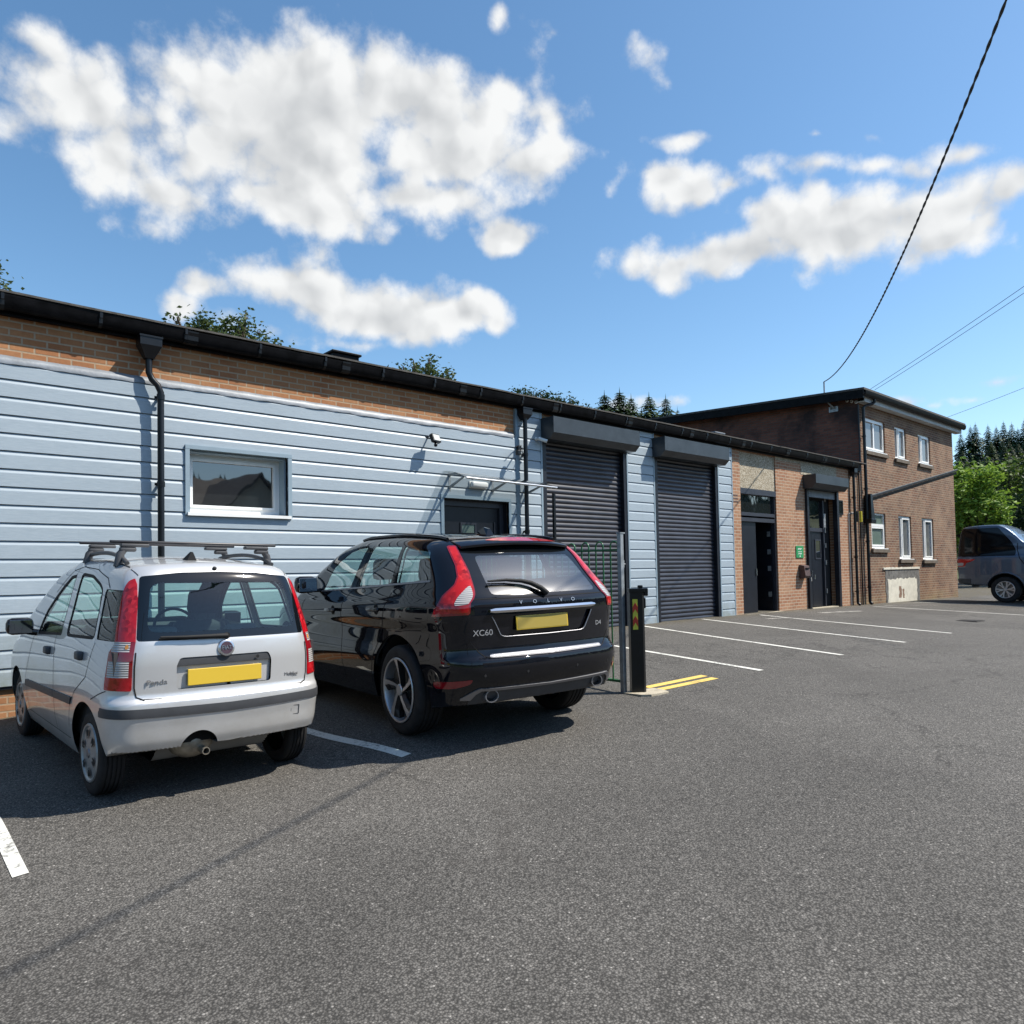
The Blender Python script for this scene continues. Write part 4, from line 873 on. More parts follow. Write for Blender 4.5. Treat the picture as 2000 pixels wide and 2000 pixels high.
CM = dict(
    silver=carpaint('silver_paint', (.60, .60, .60), .50, .38, dirt=((.30, .27, .22), .55)), black=carpaint('black_paint', (.0055, .006, .009), .0, .25, dirt=((.02, .019, .018), .25)),
    grey=carpaint('grey_blue_paint', (.095, .12, .165), .6, .36, dirt=((.12, .11, .10), .5)), liner=simple('cabin_lining', (.035, .036, .04), .85), liner_light=simple('pale_cabin_lining', (.16, .165, .17), .85),
    rubber=simple('rubber', (.012, .012, .013), .7, spec=.3), plastic=simple('dark_bumper_plastic', (.045, .047, .052), .55, var=.15, vs=8, bmp=.1, bs=200), tyre=simple('tyre', (.016, .016, .017), .75, var=.4, vs=9, bmp=.2, bs=60, spec=.3),
    glass=glassmat('car_glass', (.72, .90, .85)), glass_dark=glassmat('tinted_car_glass', (.50, .62, .62), 2.0), glass_rear=glassmat('dusty_rear_glass', (.50, .64, .66), 2.6, haze=.03), frit=reflglass('black_glass_border', (.004, .005, .006), .051), canopy=simple('black_canopy_glass', (.004, .004, .005), .08, spec=.35),
    red=lens_mat('red_lens', (.40, .005, .010), spec=.3, facet=38), red_bright=lens_mat('bright_red_lens', (.42, .008, .008), spec=.2, facet=30), red_dark=lens_mat('deep_red_lens', (.23, .004, .010)), clear=lens_mat('clear_ribbed_lens', (.55, .52, .50), ribs=420), amber=lens_mat('amber_lens', (.7, .28, .03)),
    trimsilver=simple('hubcap_silver', (.36, .365, .36), .42, .5, var=.12, vs=6, dirt=.35), alloy=simple('alloy', (.50, .50, .51), .33, .75, var=.1), alloy_dark=simple('dark_alloy', (.02, .02, .022), .4, .4), disc=simple('brake_disc', (.16, .15, .14), .45, .9, var=.3),
    chrome=simple('chrome', (.72, .72, .73), .12, 1.), satin=simple('satin_silver', (.26, .26, .275), .4, .8), plate=simple('yellow_number_plate', (.62, .42, .035), .4, coat=.5), plate2=simple('faded_yellow_plate', (.36, .27, .05), .45, coat=.4),
    seat=simple('grey_seat_cloth', (.10, .11, .125), .95, var=.15, vs=30), seat_dark=simple('dark_seat_cloth', (.03, .033, .04), .9, var=.2, vs=30), mirror=simple('mirror_face', (.25, .27, .3), .05, 1.), exhaust=simple('exhaust_metal', (.30, .27, .22), .5, .7, var=.3, vs=20), void=simple('wheel_well', (.006, .006, .006), .95), badge=simple('badge_metal', (.55, .56, .58), .22, .9), badge_dark=simple('badge_maroon', (.055, .03, .045), .3, coat=1.), letter=simple('badge_lettering', (.55, .55, .56), .25, .6), letter_grey=simple('grey_badge_lettering', (.22, .22, .225), .35, .4), roofbar=simple('roof_bar_black', (.016, .016, .020), .4, var=.2), roofbar_grey=simple('roof_bar_foot', (.055, .056, .06), .5, var=.2), paper=simple('pale_sticker', (.55, .55, .5), .6), woodpanel=simple('brown_trim', (.20, .11, .05), .7, var=.4, vs=8),
)
def compact(V, T):
    u, inv = np.unique(T, return_inverse=True)
    return V[u], inv.reshape(T.shape)
class Car:
    def __init__(s, skin, root, nu, nv):
        s.k, s.root = skin, root; s.V, s.T = skin.mesh(nu, nv)
    def take(s, gfun):
        V = s.V; s.V, tin, s.T = split(V, s.T, gfun(V)); return tin
    def sub(s, tin, gfun):
        s.V, a, b = split(s.V, tin, gfun(s.V)); return a, b
    def emit(s, name, T, mat, parent=None, off=0., wall=0., shift=None, label=None):
        V, t = compact(s.V, T); N = s.k.grad(V); P = V+N*off
        if shift is not None: P = P+np.asarray(shift)
        vs, fs, ns = [P], [t], [N]
        if wall:
            e = np.concatenate([t[:, [0, 1]], t[:, [1, 2]], t[:, [2, 0]]]); key = np.sort(e, 1)
            q, idx, cnt = np.unique(key[:, 0]*len(V)+key[:, 1], return_index=True, return_counts=True)
            be = e[idx[cnt == 1]]; n0 = len(P); m = len(be)
            A, B = P[be[:, 0]], P[be[:, 1]]; A2, B2 = A-N[be[:, 0]]*wall, B-N[be[:, 1]]*wall
            if isinstance(wall, (list, tuple, np.ndarray)): pass
            nn = np.cross(B-A, N[be[:, 0]]); nn /= np.maximum(np.linalg.norm(nn, axis=1, keepdims=True), 1e-9)
            vs.append(np.concatenate([A, B, A2, B2])); ns.append(np.concatenate([nn]*4))
            i = np.arange(m)+n0; fs.append(np.concatenate([np.stack([i+m, i, i+2*m], 1), np.stack([i+m, i+2*m, i+3*m], 1)]))
        P = np.concatenate(vs); F = np.concatenate(fs); N = np.concatenate(ns)
        me = bpy.data.meshes.new(name); me.from_pydata(P.tolist(), [], F.tolist()); me.materials.append(mat)
        me.polygons.foreach_set('use_smooth', [True]*len(me.polygons)); me.update()
        me.normals_split_custom_set_from_vertices(N.tolist())
        o = bpy.data.objects.new(name, me); COL.objects.link(o); o.parent = parent or s.root
        if label: o['label'] = label
        return o
    def inset(s, name, T, mat, depth, dirv, parent=None):
        # a recessed panel: face pushed in along dirv, with side walls
        V, t = compact(s.V, T); N = s.k.grad(V); d = np.asarray(dirv, float)*depth; P = V+d
        e = np.concatenate([t[:, [0, 1]], t[:, [1, 2]], t[:, [2, 0]]]); key = np.sort(e, 1)
        q, idx, cnt = np.unique(key[:, 0]*len(V)+key[:, 1], return_index=True, return_counts=True); be = e[idx[cnt == 1]]; n0 = len(P); m = len(be)
        A, B = V[be[:, 0]], V[be[:, 1]]; nn = np.cross(d, B-A); nn /= np.maximum(np.linalg.norm(nn, axis=1, keepdims=True), 1e-9)
        i = np.arange(m)+n0
        P = np.concatenate([P, A, B, A+d, B+d]); F = np.concatenate([t, np.stack([i, i+m, i+2*m], 1), np.stack([i+m, i+3*m, i+2*m], 1)]); N = np.concatenate([N, nn, nn, nn, nn])
        me = bpy.data.meshes.new(name); me.from_pydata(P.tolist(), [], F.tolist()); me.materials.append(mat); me.polygons.foreach_set('use_smooth', [True]*len(me.polygons)); me.update(); me.normals_split_custom_set_from_vertices(N.tolist())
        o = bpy.data.objects.new(name, me); COL.objects.link(o); o.parent = parent or s.root; return o
    def line(s, mb, pts, mode, w=.006, off=.002, sign=1):
        """a thin dark shut line laid on the skin; pts in (y,z) for 'side', (x,z) for 'rear', (x,y) for 'roof'"""
        P = []
        for a, b in zip(pts[:-1], pts[1:]):
            k = max(2, int(math.dist(a, b)/.02)); P += [(a[0]+(b[0]-a[0])*i/k, a[1]+(b[1]-a[1])*i/k) for i in range(k)]
        P.append(pts[-1]); P = np.array(P)
        if mode == 'side': Q = s.k.onside(P[:, 0], P[:, 1], sign)
        elif mode == 'rear': Q = s.k.onrear(P[:, 0], P[:, 1])
        else: Q = s.k.onroof(P[:, 0], P[:, 1])
        N = s.k.grad(Q); Tn = np.gradient(Q, axis=0); Tn /= np.maximum(np.linalg.norm(Tn, axis=1, keepdims=True), 1e-9); Bn = np.cross(N, Tn)
        A, B = Q+Bn*w/2+N*off, Q-Bn*w/2+N*off; n = len(Q)
        mb.add(np.concatenate([A, B]), [(i, i+1, i+1+n, i+n) for i in range(n-1)])
def rounded(poly, r=.03, n=4):
    # round the corners of a polygon
    P = [Vector(p) for p in poly]; out = []; m = len(P)
    for i in range(m):
        a, b, c = P[i-1], P[i], P[(i+1) % m]; u, v = (a-b), (c-b); k = min(r, u.length*.45, v.length*.45); u.normalize(); v.normalize()
        s, e = b+u*k, b+v*k
        for j in range(n+1):
            t = j/n; out.append(tuple((1-t)**2*s+2*t*(1-t)*b+t*t*e))
    return out
def inset_poly(poly, d):
    P = [Vector(p) for p in poly]; m = len(P); ar = sum(P[i].x*P[(i+1) % m].y-P[(i+1) % m].x*P[i].y for i in range(m)); sg = 1 if ar > 0 else -1; out = []
    for i in range(m):
        a, b, c = P[i-1], P[i], P[(i+1) % m]; n1 = Vector((-(b-a).y, (b-a).x)).normalized()*sg; n2 = Vector((-(c-b).y, (c-b).x)).normalized()*sg
        k = n1+n2; k = k/max(.3, k.length_squared)*2; out.append(tuple(b+k*d))
    return out
def tyre_mb(R_, w, rimr, tread=True):
    mb = MB(); hw = w/2
    prof = [(-hw*.80, rimr), (-hw*.97, rimr+.012), (-hw, rimr+(R_-rimr)*.45), (-hw*.97, R_-.030), (-hw*.88, R_-.011), (-hw*.78, R_-.004)]
    for g in (-.5, -.17, .17, .5):
        prof += [(hw*(g-.07), R_), (hw*(g-.05), R_-.008), (hw*(g+.05), R_-.008), (hw*(g+.07), R_)]
    prof += [(-a, r) for a, r in prof[5::-1]]
    mb.lathe(prof, 'X', n=72); return mb
def wheel(parent, name, x, y, z, R_, w, rimr, style, side):
    """side -1 left, +1 right; outer face points along side"""
    e = empty(name); e.parent = parent; e.location = (x, y, z)
    t = tyre_mb(R_, w, rimr).build('tyre', CM['tyre'], e, smooth=40); f = side*w/2
    if style == 'trim':
        mb = MB(); mb.lathe([(side*(w/2-.004), rimr+.006), (side*(w/2+.004), rimr), (side*(w/2+.004), rimr-.012), (side*(w/2-.006), rimr-.022), (side*(w/2-.004), rimr*.6), (side*(w/2+.002), rimr*.3), (side*(w/2+.004), .0)], 'X', n=56); r = mb.build('wheel_trim', CM['trimsilver'], e, smooth=45)
        mb = MB()
        for k in range(6):
            for q in (-.13, .0, .13):
                a = 2*math.pi*k/6+q+.3; r0, r1 = (rimr*.50, rimr*.80) if q else (rimr*.58, rimr*.84); ca, sa = math.cos(a), math.sin(a)
                pts = []
                for rr_, ww in ((r0, .006), (r1, .011)):
                    for sg in (-1, 1): pts.append((side*(w/2+.006), ca*rr_-sa*ww*sg, sa*rr_+ca*ww*sg))
                mb.add(pts, [(0, 1, 3, 2)])
        build_each(mb, 'slot', CM['void'], e)
        mb = MB(); mb.lathe([(side*(w/2+.004), .034), (side*(w/2+.010), .03), (side*(w/2+.012), 0)], 'X', n=24); mb.build('centre_cap', CM['satin'], e, smooth=50)
    else:
        mb = MB(); mb.lathe([(side*(w/2+.002), rimr+.008), (side*(w/2+.008), rimr+.002), (side*(w/2+.006), rimr-.010), (side*(w/2-.01), rimr-.016), (-side*w*.3, rimr-.03)], 'X', n=64); r = mb.build('rim', CM['alloy'], e, smooth=45)
        mb = MB(); mb.lathe([(side*(w/2-.075), rimr-.02), (side*(w/2-.085), .06), (side*(w/2-.08), 0)], 'X', n=48); mb.build('brake_disc', CM['disc'], e, smooth=40)
        mb = MB(); mb.lathe([(-side*w*.3, rimr-.02), (-side*w*.3, 0)], 'X', n=32); mb.build('inner_disc', CM['void'], e)
        ns = 5 if style == 'five' else 6; mb = MB(); md = MB()
        for k in range(ns):
            a0 = 2*math.pi*k/ns+(.35 if style == 'five' else .1)
            if style == 'five':
                tw = .30; secs = [(.035, .026, .030), (rimr*.35, .026, .034), (rimr*.7, .034, .038), (rimr-.008, .058, .05)]
                def ring(rr_, hw_, dp, top):
                    a = a0+tw*(rr_/rimr)**1.5*side; ca, sa = math.cos(a), math.sin(a); x = side*(w/2+.004-(1-rr_/rimr)*.018)
                    return [(x, ca*rr_-sa*hw_, sa*rr_+ca*hw_), (x-side*.004, ca*rr_, sa*rr_), (x-side*.03, ca*rr_+sa*hw_*1.0, sa*rr_-ca*hw_*1.0), (x-side*dp*1.6, ca*rr_+sa*hw_*.9, sa*rr_-ca*hw_*.9), (x-side*dp*1.6, ca*rr_-sa*hw_*.9, sa*rr_+ca*hw_*.9)]
                vs = []
                for q in secs: vs += ring(*q, 0)
                fs = []; fd = []
                for i in range(len(secs)-1):
                    for j in range(5):
                        f_ = (i*5+j, i*5+(j+1) % 5, (i+1)*5+(j+1) % 5, (i+1)*5+j)
                        (fs if j == 0 else fd).append(f_)
                mb.add(vs, fs); md.add(vs, fd)
            else:
                for q in (-.16, .16):
                    secs = [(.05, .018), (rimr*.6, .014), (rimr-.008, .024)]; vs = []
                    for rr_, hw_ in secs:
                        a = a0+q*(rr_/rimr)*1.3; ca, sa = math.cos(a), math.sin(a); x = side*(w/2+.002-(1-rr_/rimr)*.012)
                        vs += [(x, ca*rr_-sa*hw_, sa*rr_+ca*hw_), (x, ca*rr_+sa*hw_, sa*rr_-ca*hw_), (x-side*.05, ca*rr_+sa*hw_, sa*rr_-ca*hw_), (x-side*.05, ca*rr_-sa*hw_, sa*rr_+ca*hw_)]
                    fs = [(i*4+j, i*4+(j+1) % 4, (i+1)*4+(j+1) % 4, (i+1)*4+j) for i in range(2) for j in range(4)]
                    mb.add(vs, fs)
        mb.lathe([(side*(w/2-.012), .050), (side*(w/2-.004), .042), (side*(w/2-.004), .0)], 'X', n=24)
        sp = mb.build('spoke', CM['alloy'], e)
        if md.v: md.build('spoke_side', CM['alloy_dark'], e)
    return e
def wells(root, hw, ys, z, R_):
    for y in ys:
        for sx in (-1, 1):
            mb = MB(); a = np.linspace(.08, math.pi-.08, 22); r = R_+.055
            P = [(math.cos(t)*r+y, math.sin(t)*r+z) for t in a]; n = len(P)
            mb.add([(sx*(hw-.03), p[0], p[1]) for p in P]+[(sx*(hw-.30), p[0], p[1]) for p in P], [(i, i+1, i+1+n, i+n) for i in range(n-1)]+[tuple(range(n, 2*n))])
            mb.build('wheel_arch_liner', CM['void'], root, smooth=60)
def seatset(root, specs, mat):
    for (x, y, z, w, hb, hr) in specs:
        e = empty('seat'); e.parent = root; e.location = (x, y, z)
        mb = MB(); mb.box(-w/2, w/2, -.05, .45, -.14, .0, .05); mb.build('seat_cushion', mat, e, smooth=60)
        mb = MB(); mb.box(-w/2, w/2, -.06, .06, -.02, hb, .05); mb.xf(Matrix.Rotation(R(14), 4, 'X')).build('seat_back', mat, e, smooth=60)
        if hr:
            mb = MB(); mb.box(-.135, .135, -.05, .05, hb+.05, hb+.26, .045)
            for q in (-.05, .05): mb.tube([(q, 0, hb-.02), (q, 0, hb+.08)], .006, 6)
            mb.xf(Matrix.Rotation(R(12), 4, 'X')).build('headrest', mat, e, smooth=60)
def skin_place(skin, mode, a, b, sign=1):
    P = (skin.onside([a], [b], sign) if mode == 'side' else skin.onrear([a], [b]))[0]; return Vector(P), Vector(skin.grad(P[None])[0])
def on_rear(mb, skin, x, z, off=.002):
    P, N = skin_place(skin, 'rear', x, z); N.x *= .6; N.normalize()
    X = Vector((1, 0, 0)); X = (X-N*X.dot(N)).normalized(); Z = X.cross(-N).normalized() if False else (-N).cross(X)*-1
    Z = Vector((0, 0, 1)); Z = (Z-N*Z.dot(N)).normalized(); X = Z.cross(N)
    M = Matrix(((X.x, -N.x, Z.x, P.x+N.x*off), (X.y, -N.y, Z.y, P.y+N.y*off), (X.z, -N.z, Z.z, P.z+N.z*off), (0, 0, 0, 1)))
    return mb.xf(M)
def finish(root, T, Rr, s):
    root.matrix_world = Matrix.Translation(T) @ rot3(*Rr).to_4x4() @ Matrix.Scale(s, 4)

def both(fn):
    # run a region cut for left and right
    return [fn(-1), fn(1)]
# ======================= silver hatchback =======================
HB = tag(empty('hatchback_car'), 'small silver hatchback with black roof bars parked nose to the boards', 'car')
C = Car(HATCH, HB, 400, 380); K = HATCH
ax = lambda V: np.abs(V[:, 0])
def arch(V, yc, zc, r): return np.where(ax(V) > .40, np.maximum(np.hypot(V[:, 1]-yc, V[:, 2]-zc)-r, -1), 1.)
C.take(lambda V: arch(V, 0, .29, .345)); C.take(lambda V: arch(V, 2.299, .29, .345))
C.take(lambda V: np.where((ax(V) > .40) & (V[:, 2] < .29), np.minimum(np.abs(V[:, 1])-.345, np.abs(V[:, 1]-2.299)-.345), 1.))
C.take(lambda V: np.where((V[:, 1] < -.3), np.maximum(np.hypot(V[:, 0]+.20, V[:, 2]-.33)-.125, V[:, 2]-.47), 1.))   # exhaust cut-out
# rear window with its black border
RW = rounded([(-.592, 1.070), (.592, 1.070), (.560, 1.335), (.530, 1.495), (.27, 1.523), (0, 1.530), (-.27, 1.523), (-.530, 1.495), (-.560, 1.335)], .02)
def rearmask(V, g): return np.where(V[:, 1] < .12, g, 1.)
t = C.take(lambda V: rearmask(V, sdpoly(V[:, 0], V[:, 2], RW)))
RWi = rounded([(-.53, 1.125), (.53, 1.125), (.475, 1.455), (-.475, 1.455)], .07, 6)
gi, bo = C.sub(t, lambda V: sdpoly(V[:, 0], V[:, 2], RWi))
rw = C.emit('rear_window', gi, CM['glass'], off=-.002); C.emit('black_border', bo, CM['frit'], rw, off=-.002, wall=.012)
# tall rear lamps
LP = [(.412, .757), (.412, .86), (.402, 1.0), (.352, 1.045), (.349, 1.066), (.364, 1.172), (.372, 1.295), (.374, 1.37), (.366, 1.425), (.338, 1.462), (.288, 1.480), (.252, 1.443), (.209, 1.338), (.170, 1.175), (.148, 1.066), (.150, .95), (.152, .752)]
for sx in (-1, 1):
    def g(V, sx=sx): return np.where((V[:, 0]*sx > .3) & (V[:, 1] < .1), sdpoly(ax(V)+V[:, 1], V[:, 2], LP), 1.)
    t = C.take(g)
    up, dn = C.sub(t, lambda V: 1.066-V[:, 2])
    c1, dn = C.sub(dn, lambda V: 1.003-V[:, 2])
    r2, dn = C.sub(dn, lambda V: .942-V[:, 2]); c2, r3 = C.sub(dn, lambda V: .838-V[:, 2])
    lamp = C.emit('tail_light', up, CM['red'], off=.006, wall=.02)
    lamp['label'] = 'left tail light' if sx < 0 else 'right tail light'
    c1a, c1b = C.sub(c1, lambda V: np.abs(ax(V)+V[:, 1]-.28)-.092)
    C.emit('reversing_lens', c1a, CM['clear'], lamp, off=.006, wall=.02); C.emit('lens_edge', c1b, CM['red_dark'], lamp, off=.0045, wall=.02)
    am, _ = C.sub(c1a, lambda V: np.hypot(ax(V)+V[:, 1]-.215, V[:, 2]-1.034)-.018); C.emit('indicator_bulb', am, CM['amber'], lamp, off=.0075)
    C.emit('brake_lens', r2, CM['red_dark'], lamp, off=.006, wall=.02)
    c2a, c2b = C.sub(c2, lambda V: np.abs(ax(V)+V[:, 1]-.285)-.105)
    C.emit('ribbed_lens', c2a, CM['clear'], lamp, off=.006, wall=.02); C.emit('lens_edge', c2b, CM['red_dark'], lamp, off=.0045, wall=.02)
    C.emit('fog_lens', r3, CM['red'], lamp, off=.006, wall=.02)
# side windows
W1 = rounded([(1.545, .980), (.775, 1.026), (.855, 1.49), (1.0, 1.475), (1.16, 1.385), (1.30, 1.292), (1.435, 1.182)], .035)
W2 = rounded([(.640, 1.030), (-.035, 1.058), (.075, 1.395), (.17, 1.440), (.40, 1.493), (.735, 1.505)], .06)
W3 = rounded([(-.070, 1.062), (-.365, 1.066), (-.262, 1.40), (.030, 1.402)], .015)
for sx in (-1, 1):
    for nm, poly, edge in (('door_window', W1, .022), ('door_window', W2, .022), ('quarter_window', W3, .006)):
        def g(V, sx=sx, poly=poly): return np.where((V[:, 0]*sx > .3) & (V[:, 2] > .9), sdpoly(V[:, 1], V[:, 2], poly), 1.)
        t = C.take(g); pin = inset_poly(poly, edge)
        gi, bo = C.sub(t, lambda V: sdpoly(V[:, 1], V[:, 2], pin))
        o = C.emit(nm, gi, CM['glass'], off=-.006); C.emit('rubber_seal', bo, CM['rubber'], o, off=-.002, wall=.01)
# windscreen
WS = rounded([(-.62, 1.70), (.62, 1.70), (.72, 2.28), (.4, 2.36), (-.4, 2.36), (-.72, 2.28)], .05)
t = C.take(lambda V: np.where((V[:, 2] > 1.0) & (ax(V) < .78), sdpoly(V[:, 0], V[:, 1], [(-.60, 1.52), (.60, 1.52), (.70, 2.25), (.4, 2.34), (-.4, 2.34), (-.70, 2.25)], .0), 1.))
C.emit('windscreen', t, CM['glass'], off=-.003)
# bumper, strip, tailgate, doors
def bump_g(V):
    seam = np.interp(V[:, 1], [-.6, -.34, -.16, 0], [.722, .748, .680, .60]); q = np.where(V[:, 1] < -.02, np.maximum(V[:, 2]-seam, V[:, 1]+.02), 1.)
    return np.where(ax(V) < .60, np.where(V[:, 1] < -.02, V[:, 2]-np.interp(ax(V), [0, .56, .60], [.677, .690, .73]), 1.), q)
t = C.take(bump_g)
st, bm_ = C.sub(t, lambda V: np.where(V[:, 1] < -.30, np.abs(V[:, 2]-np.interp(ax(V), [0, .6, .8], [.598, .607, .610]))-.030, 1.))
BP = C.emit('rear_bumper', bm_, CM['silver']); C.emit('bumper_strip', st, CM['plastic'], BP, off=.006, wall=.012)
def tg(V): return np.where((V[:, 1] < .1) & (ax(V) < .62), np.maximum(ax(V)-np.interp(V[:, 2], [.66, .75, 1.07, 1.34, 1.50], [.585, .603, .594, .553, .535]), np.maximum(.685-V[:, 2], V[:, 2]-1.55)), 1.)
t = C.take(tg)
rec, t = C.sub(t, lambda V: np.where(V[:, 1] < .1, sdpoly(V[:, 0]+.023, V[:, 2], rounded([(-.33, .742), (.33, .742), (.333, .90), (.31, .952), (-.31, .952), (-.333, .90)], .02)), 1.))
TG = C.emit('tailgate', t, CM['silver'])
hb, fl = C.sub(rec, lambda V: np.maximum(.897-V[:, 2], -1))
C.inset('plate_recess', fl, CM['silver'], .022, (0, 1, 0), TG); C.inset('handle_bar', hb, CM['plastic'], .006, (0, 1, 0), TG)
D_F = [(1.80, .30), (1.86, .60), (1.66, .955), (1.30, 1.31), (1.0, 1.50), (.875, 1.54), (.872, 1.2), (.930, .95), (.86, .66), (.80, .30)]
D_R = [(.79, .30), (.85, .66), (.92, .95), (.862, 1.2), (.865, 1.54), (.378, 1.527), (.12, 1.48), (-.035, 1.40), (-.065, 1.05), (.02, .78), (.30, .64), (.40, .45), (.42, .30)]
for sx in (-1, 1):
    for poly, lab in ((D_F, 'front door'), (D_R, 'rear door')):
        def g(V, sx=sx, poly=poly): return np.where((V[:, 0]*sx > .3), sdpoly(V[:, 1], V[:, 2], poly), 1.)
        t = C.take(g)
        def gm(V): return np.where((V[:, 2] < .7), sdpoly(V[:, 1], V[:, 2], [(.235, .578), (.235, .630), (1.83, .575), (1.86, .518)]), 1.)
        mo, t = C.sub(t, gm)
        d = C.emit('door', t, CM['silver']); d['label'] = ('left ' if sx < 0 else 'right ')+lab
        C.emit('side_moulding', mo, CM['plastic'], d, off=.010, wall=.012)
        hy, hz_ = (1.085, .888) if 'front' in lab else (.175, .932)
        P, N = skin_place(K, 'side', hy, hz_, sx); mb = MB(); mb.box(-.022, .022, -.055, .055, -.030, .030, .014)
        mb.xf(Matrix.Translation(P+N*.012)).build('door_handle', CM['plastic'], d, smooth=50)
C.emit('body', C.T, CM['silver'])
mb = MB()
for sx in (-1, 1):
    C.line(mb, [(1.80, .33), (1.86, .60), (1.72, .86), (1.66, .955)], 'side', sign=sx); C.line(mb, [(.80, .33), (.86, .66), (.93, .95), (.872, 1.2), (.872, 1.54)], 'side', sign=sx)
    C.line(mb, [(.40, .40), (.36, .56), (.24, .68), (.02, .80), (-.058, 1.04)], 'side', sign=sx, w=.005); C.line(mb, [(-.04, 1.41), (.06, 1.475), (.378, 1.533), (.8, 1.548), (1.0, 1.515), (1.3, 1.335)], 'side', sign=sx)
    C.line(mb, [(.42, .315), (1.8, .315)], 'side', sign=sx, w=.005)
    C.line(mb, [(-.35, .749), (-.25, .716), (-.16, .682), (-.13, .67)], 'side', sign=sx, w=.006)
    C.line(mb, [(sx*.598, 1.0), (sx*.607, .9), (sx*.607, .77), (sx*.595, .71), (sx*.55, .688)], 'rear', w=.009)
    C.line(mb, [(sx*.532, 1.50), (sx*.55, 1.54)], 'rear', w=.006)
    C.line(mb, [(sx*.545, -.12), (sx*.545, .5), (sx*.54, 1.3)], 'roof', w=.010)
mb.tube([tuple(K.onrear([x], [.700])[0]+np.array([0, -.001, -.014+.02*x*x])) for x in np.linspace(-.575, .575, 30)], .0055, 6)
build_each(mb, 'shut_line', CM['void'], HB)
# roof bars on their feet
zb = 1.725
for yb, lab in ((.10, 'rear roof bar'), (.92, 'front roof bar')):
    e = MB(); e.box(-.62, .62, yb-.016, yb+.016, zb, zb+.022, .008); rb = e.build('roof_bar', CM['roofbar'], HB, smooth=50); rb['label'] = lab
    for sx in (-1, 1):
        f = MB(); f.box(sx*.455-.095, sx*.455+.095, yb-.03, yb+.03, zb-.026, zb-.001, .008); f.box(sx*.50-.055, sx*.50+.055, yb-.026, yb+.026, zb-.06, zb-.026, .012)
        zr = float(K.onroof([sx*.545], [yb])[0, 2])
        pts = [(sx*.525, yb, zb-.045), (sx*.548, yb, zb-.075), (sx*.560, yb, zr-.02)]; f.tube(pts, [.024, .028, .034], 10)
        f.build('roof_bar_foot', CM['roofbar_grey'], rb, smooth=40)
# lengthwise rails joining the feet
for sx in (-1, 1):
    mb = MB(); pts = []
    for i in range(13):
        y = -.02+i/12*1.12; z = float(K.onroof([sx*.535], [y])[0, 2]); pts.append((sx*.535, y, z+.012+.045*math.sin(math.pi*i/12)**.5))
    mb.tube(pts, .016, 8); mb.build('roof_rail', CM['roofbar_grey'], HB, smooth=60)
# aerial, washer jet, wiper
mb = MB(); z = float(K.onroof([-.09], [.02])[0, 2]); mb.add([(-.125, .09, z), (-.055, .09, z), (-.055, -.02, z-.004), (-.125, -.02, z-.004), (-.098, .0, z+.062), (-.082, .0, z+.062), (-.082, -.018, z+.058), (-.098, -.018, z+.058)], [(0, 1, 5, 4), (1, 2, 6, 5), (2, 3, 7, 6), (3, 0, 4, 7), (4, 5, 6, 7)]); mb.build('aerial', CM['rubber'], HB)
mb = MB(); mb.lathe([(0, .016), (.012, .014), (.018, .006), (.018, 0)], 'Y', n=14); mb.xf(Matrix.Rotation(math.pi, 4, 'Z')); on_rear(mb, K, -.03, 1.548, 0); mb.build('washer_jet', CM['rubber'], TG)
mb = MB(); P0 = K.onrear([-.02], [1.085])[0]; A = [(-.02, 1.085), (-.15, 1.088), (-.30, 1.090), (-.46, 1.095)]; pts = [tuple(K.onrear([x], [z])[0]+np.array([0, -.03 if i else -.02, 0])) for i, (x, z) in enumerate(A)]
mb.tube(pts, [.018, .014, .011, .008], 8); mb.tube([pts[0], tuple(np.array(P0)+np.array([0, .0, 0]))], .022, 10); mb.tube([tuple(np.array(p)+np.array([0, .02, -.012])) for p in pts[1:]], .006, 6); mb.build('rear_wiper', CM['rubber'], TG, smooth=60)
# plate, badges
pl = MB(); pl.box(-.26, .26, -.006, .006, -.0555, .0555, .004); P, N = skin_place(K, 'rear', -.02, .815); tl = Matrix.Translation(Vector((-.025, P.y+.010, .815))) @ Matrix.Rotation(R(-3), 4, 'X'); pl.xf(tl).build('number_plate', CM['plate'], TG)
mb = MB(); mb.lathe([(-.012, .0), (-.012, .046), (-.008, .056), (.002, .060)], 'Y', n=40); mb = on_rear(mb, K, -.028, 1.0, .004)
bd = mb.build('round_badge', CM['badge'], TG, smooth=40)
mb = MB(); mb.lathe([(-.0135, 0), (-.0135, .043)], 'Y', n=40); on_rear(mb, K, -.028, 1.0, .004).build('badge_field', CM['badge_dark'], TG)
mb = text_mb('FIAT', .042, .004, .85); mb.xf(Matrix.Translation((0, -.016, 0))); on_rear(mb, K, -.028, 1.0, .004).build('badge_letters', CM['badge'], TG)
mb = text_mb('Panda', .046, .004, 1.2); on_rear(mb, K, -.475, .800, .003).build('model_badge', CM['letter_grey'], TG)
mb = text_mb('Multijet', .036, .004, 1.05); on_rear(mb, K, .475, .772, .003).build('engine_badge', CM['letter_grey'], TG)
mb = MB(); mb.lathe([(-.004, .012), (-.004, 0)], 'Y', n=14); on_rear(mb, K, .20, .925, .003).build('lock', CM['rubber'], TG)
mb = MB(); quad_frame(mb, -.035, .035, -.035, .035, .004, -.001, .002); on_rear(mb, K, .50, .505, .001).build('tow_eye_cover', CM['plastic'], BP)
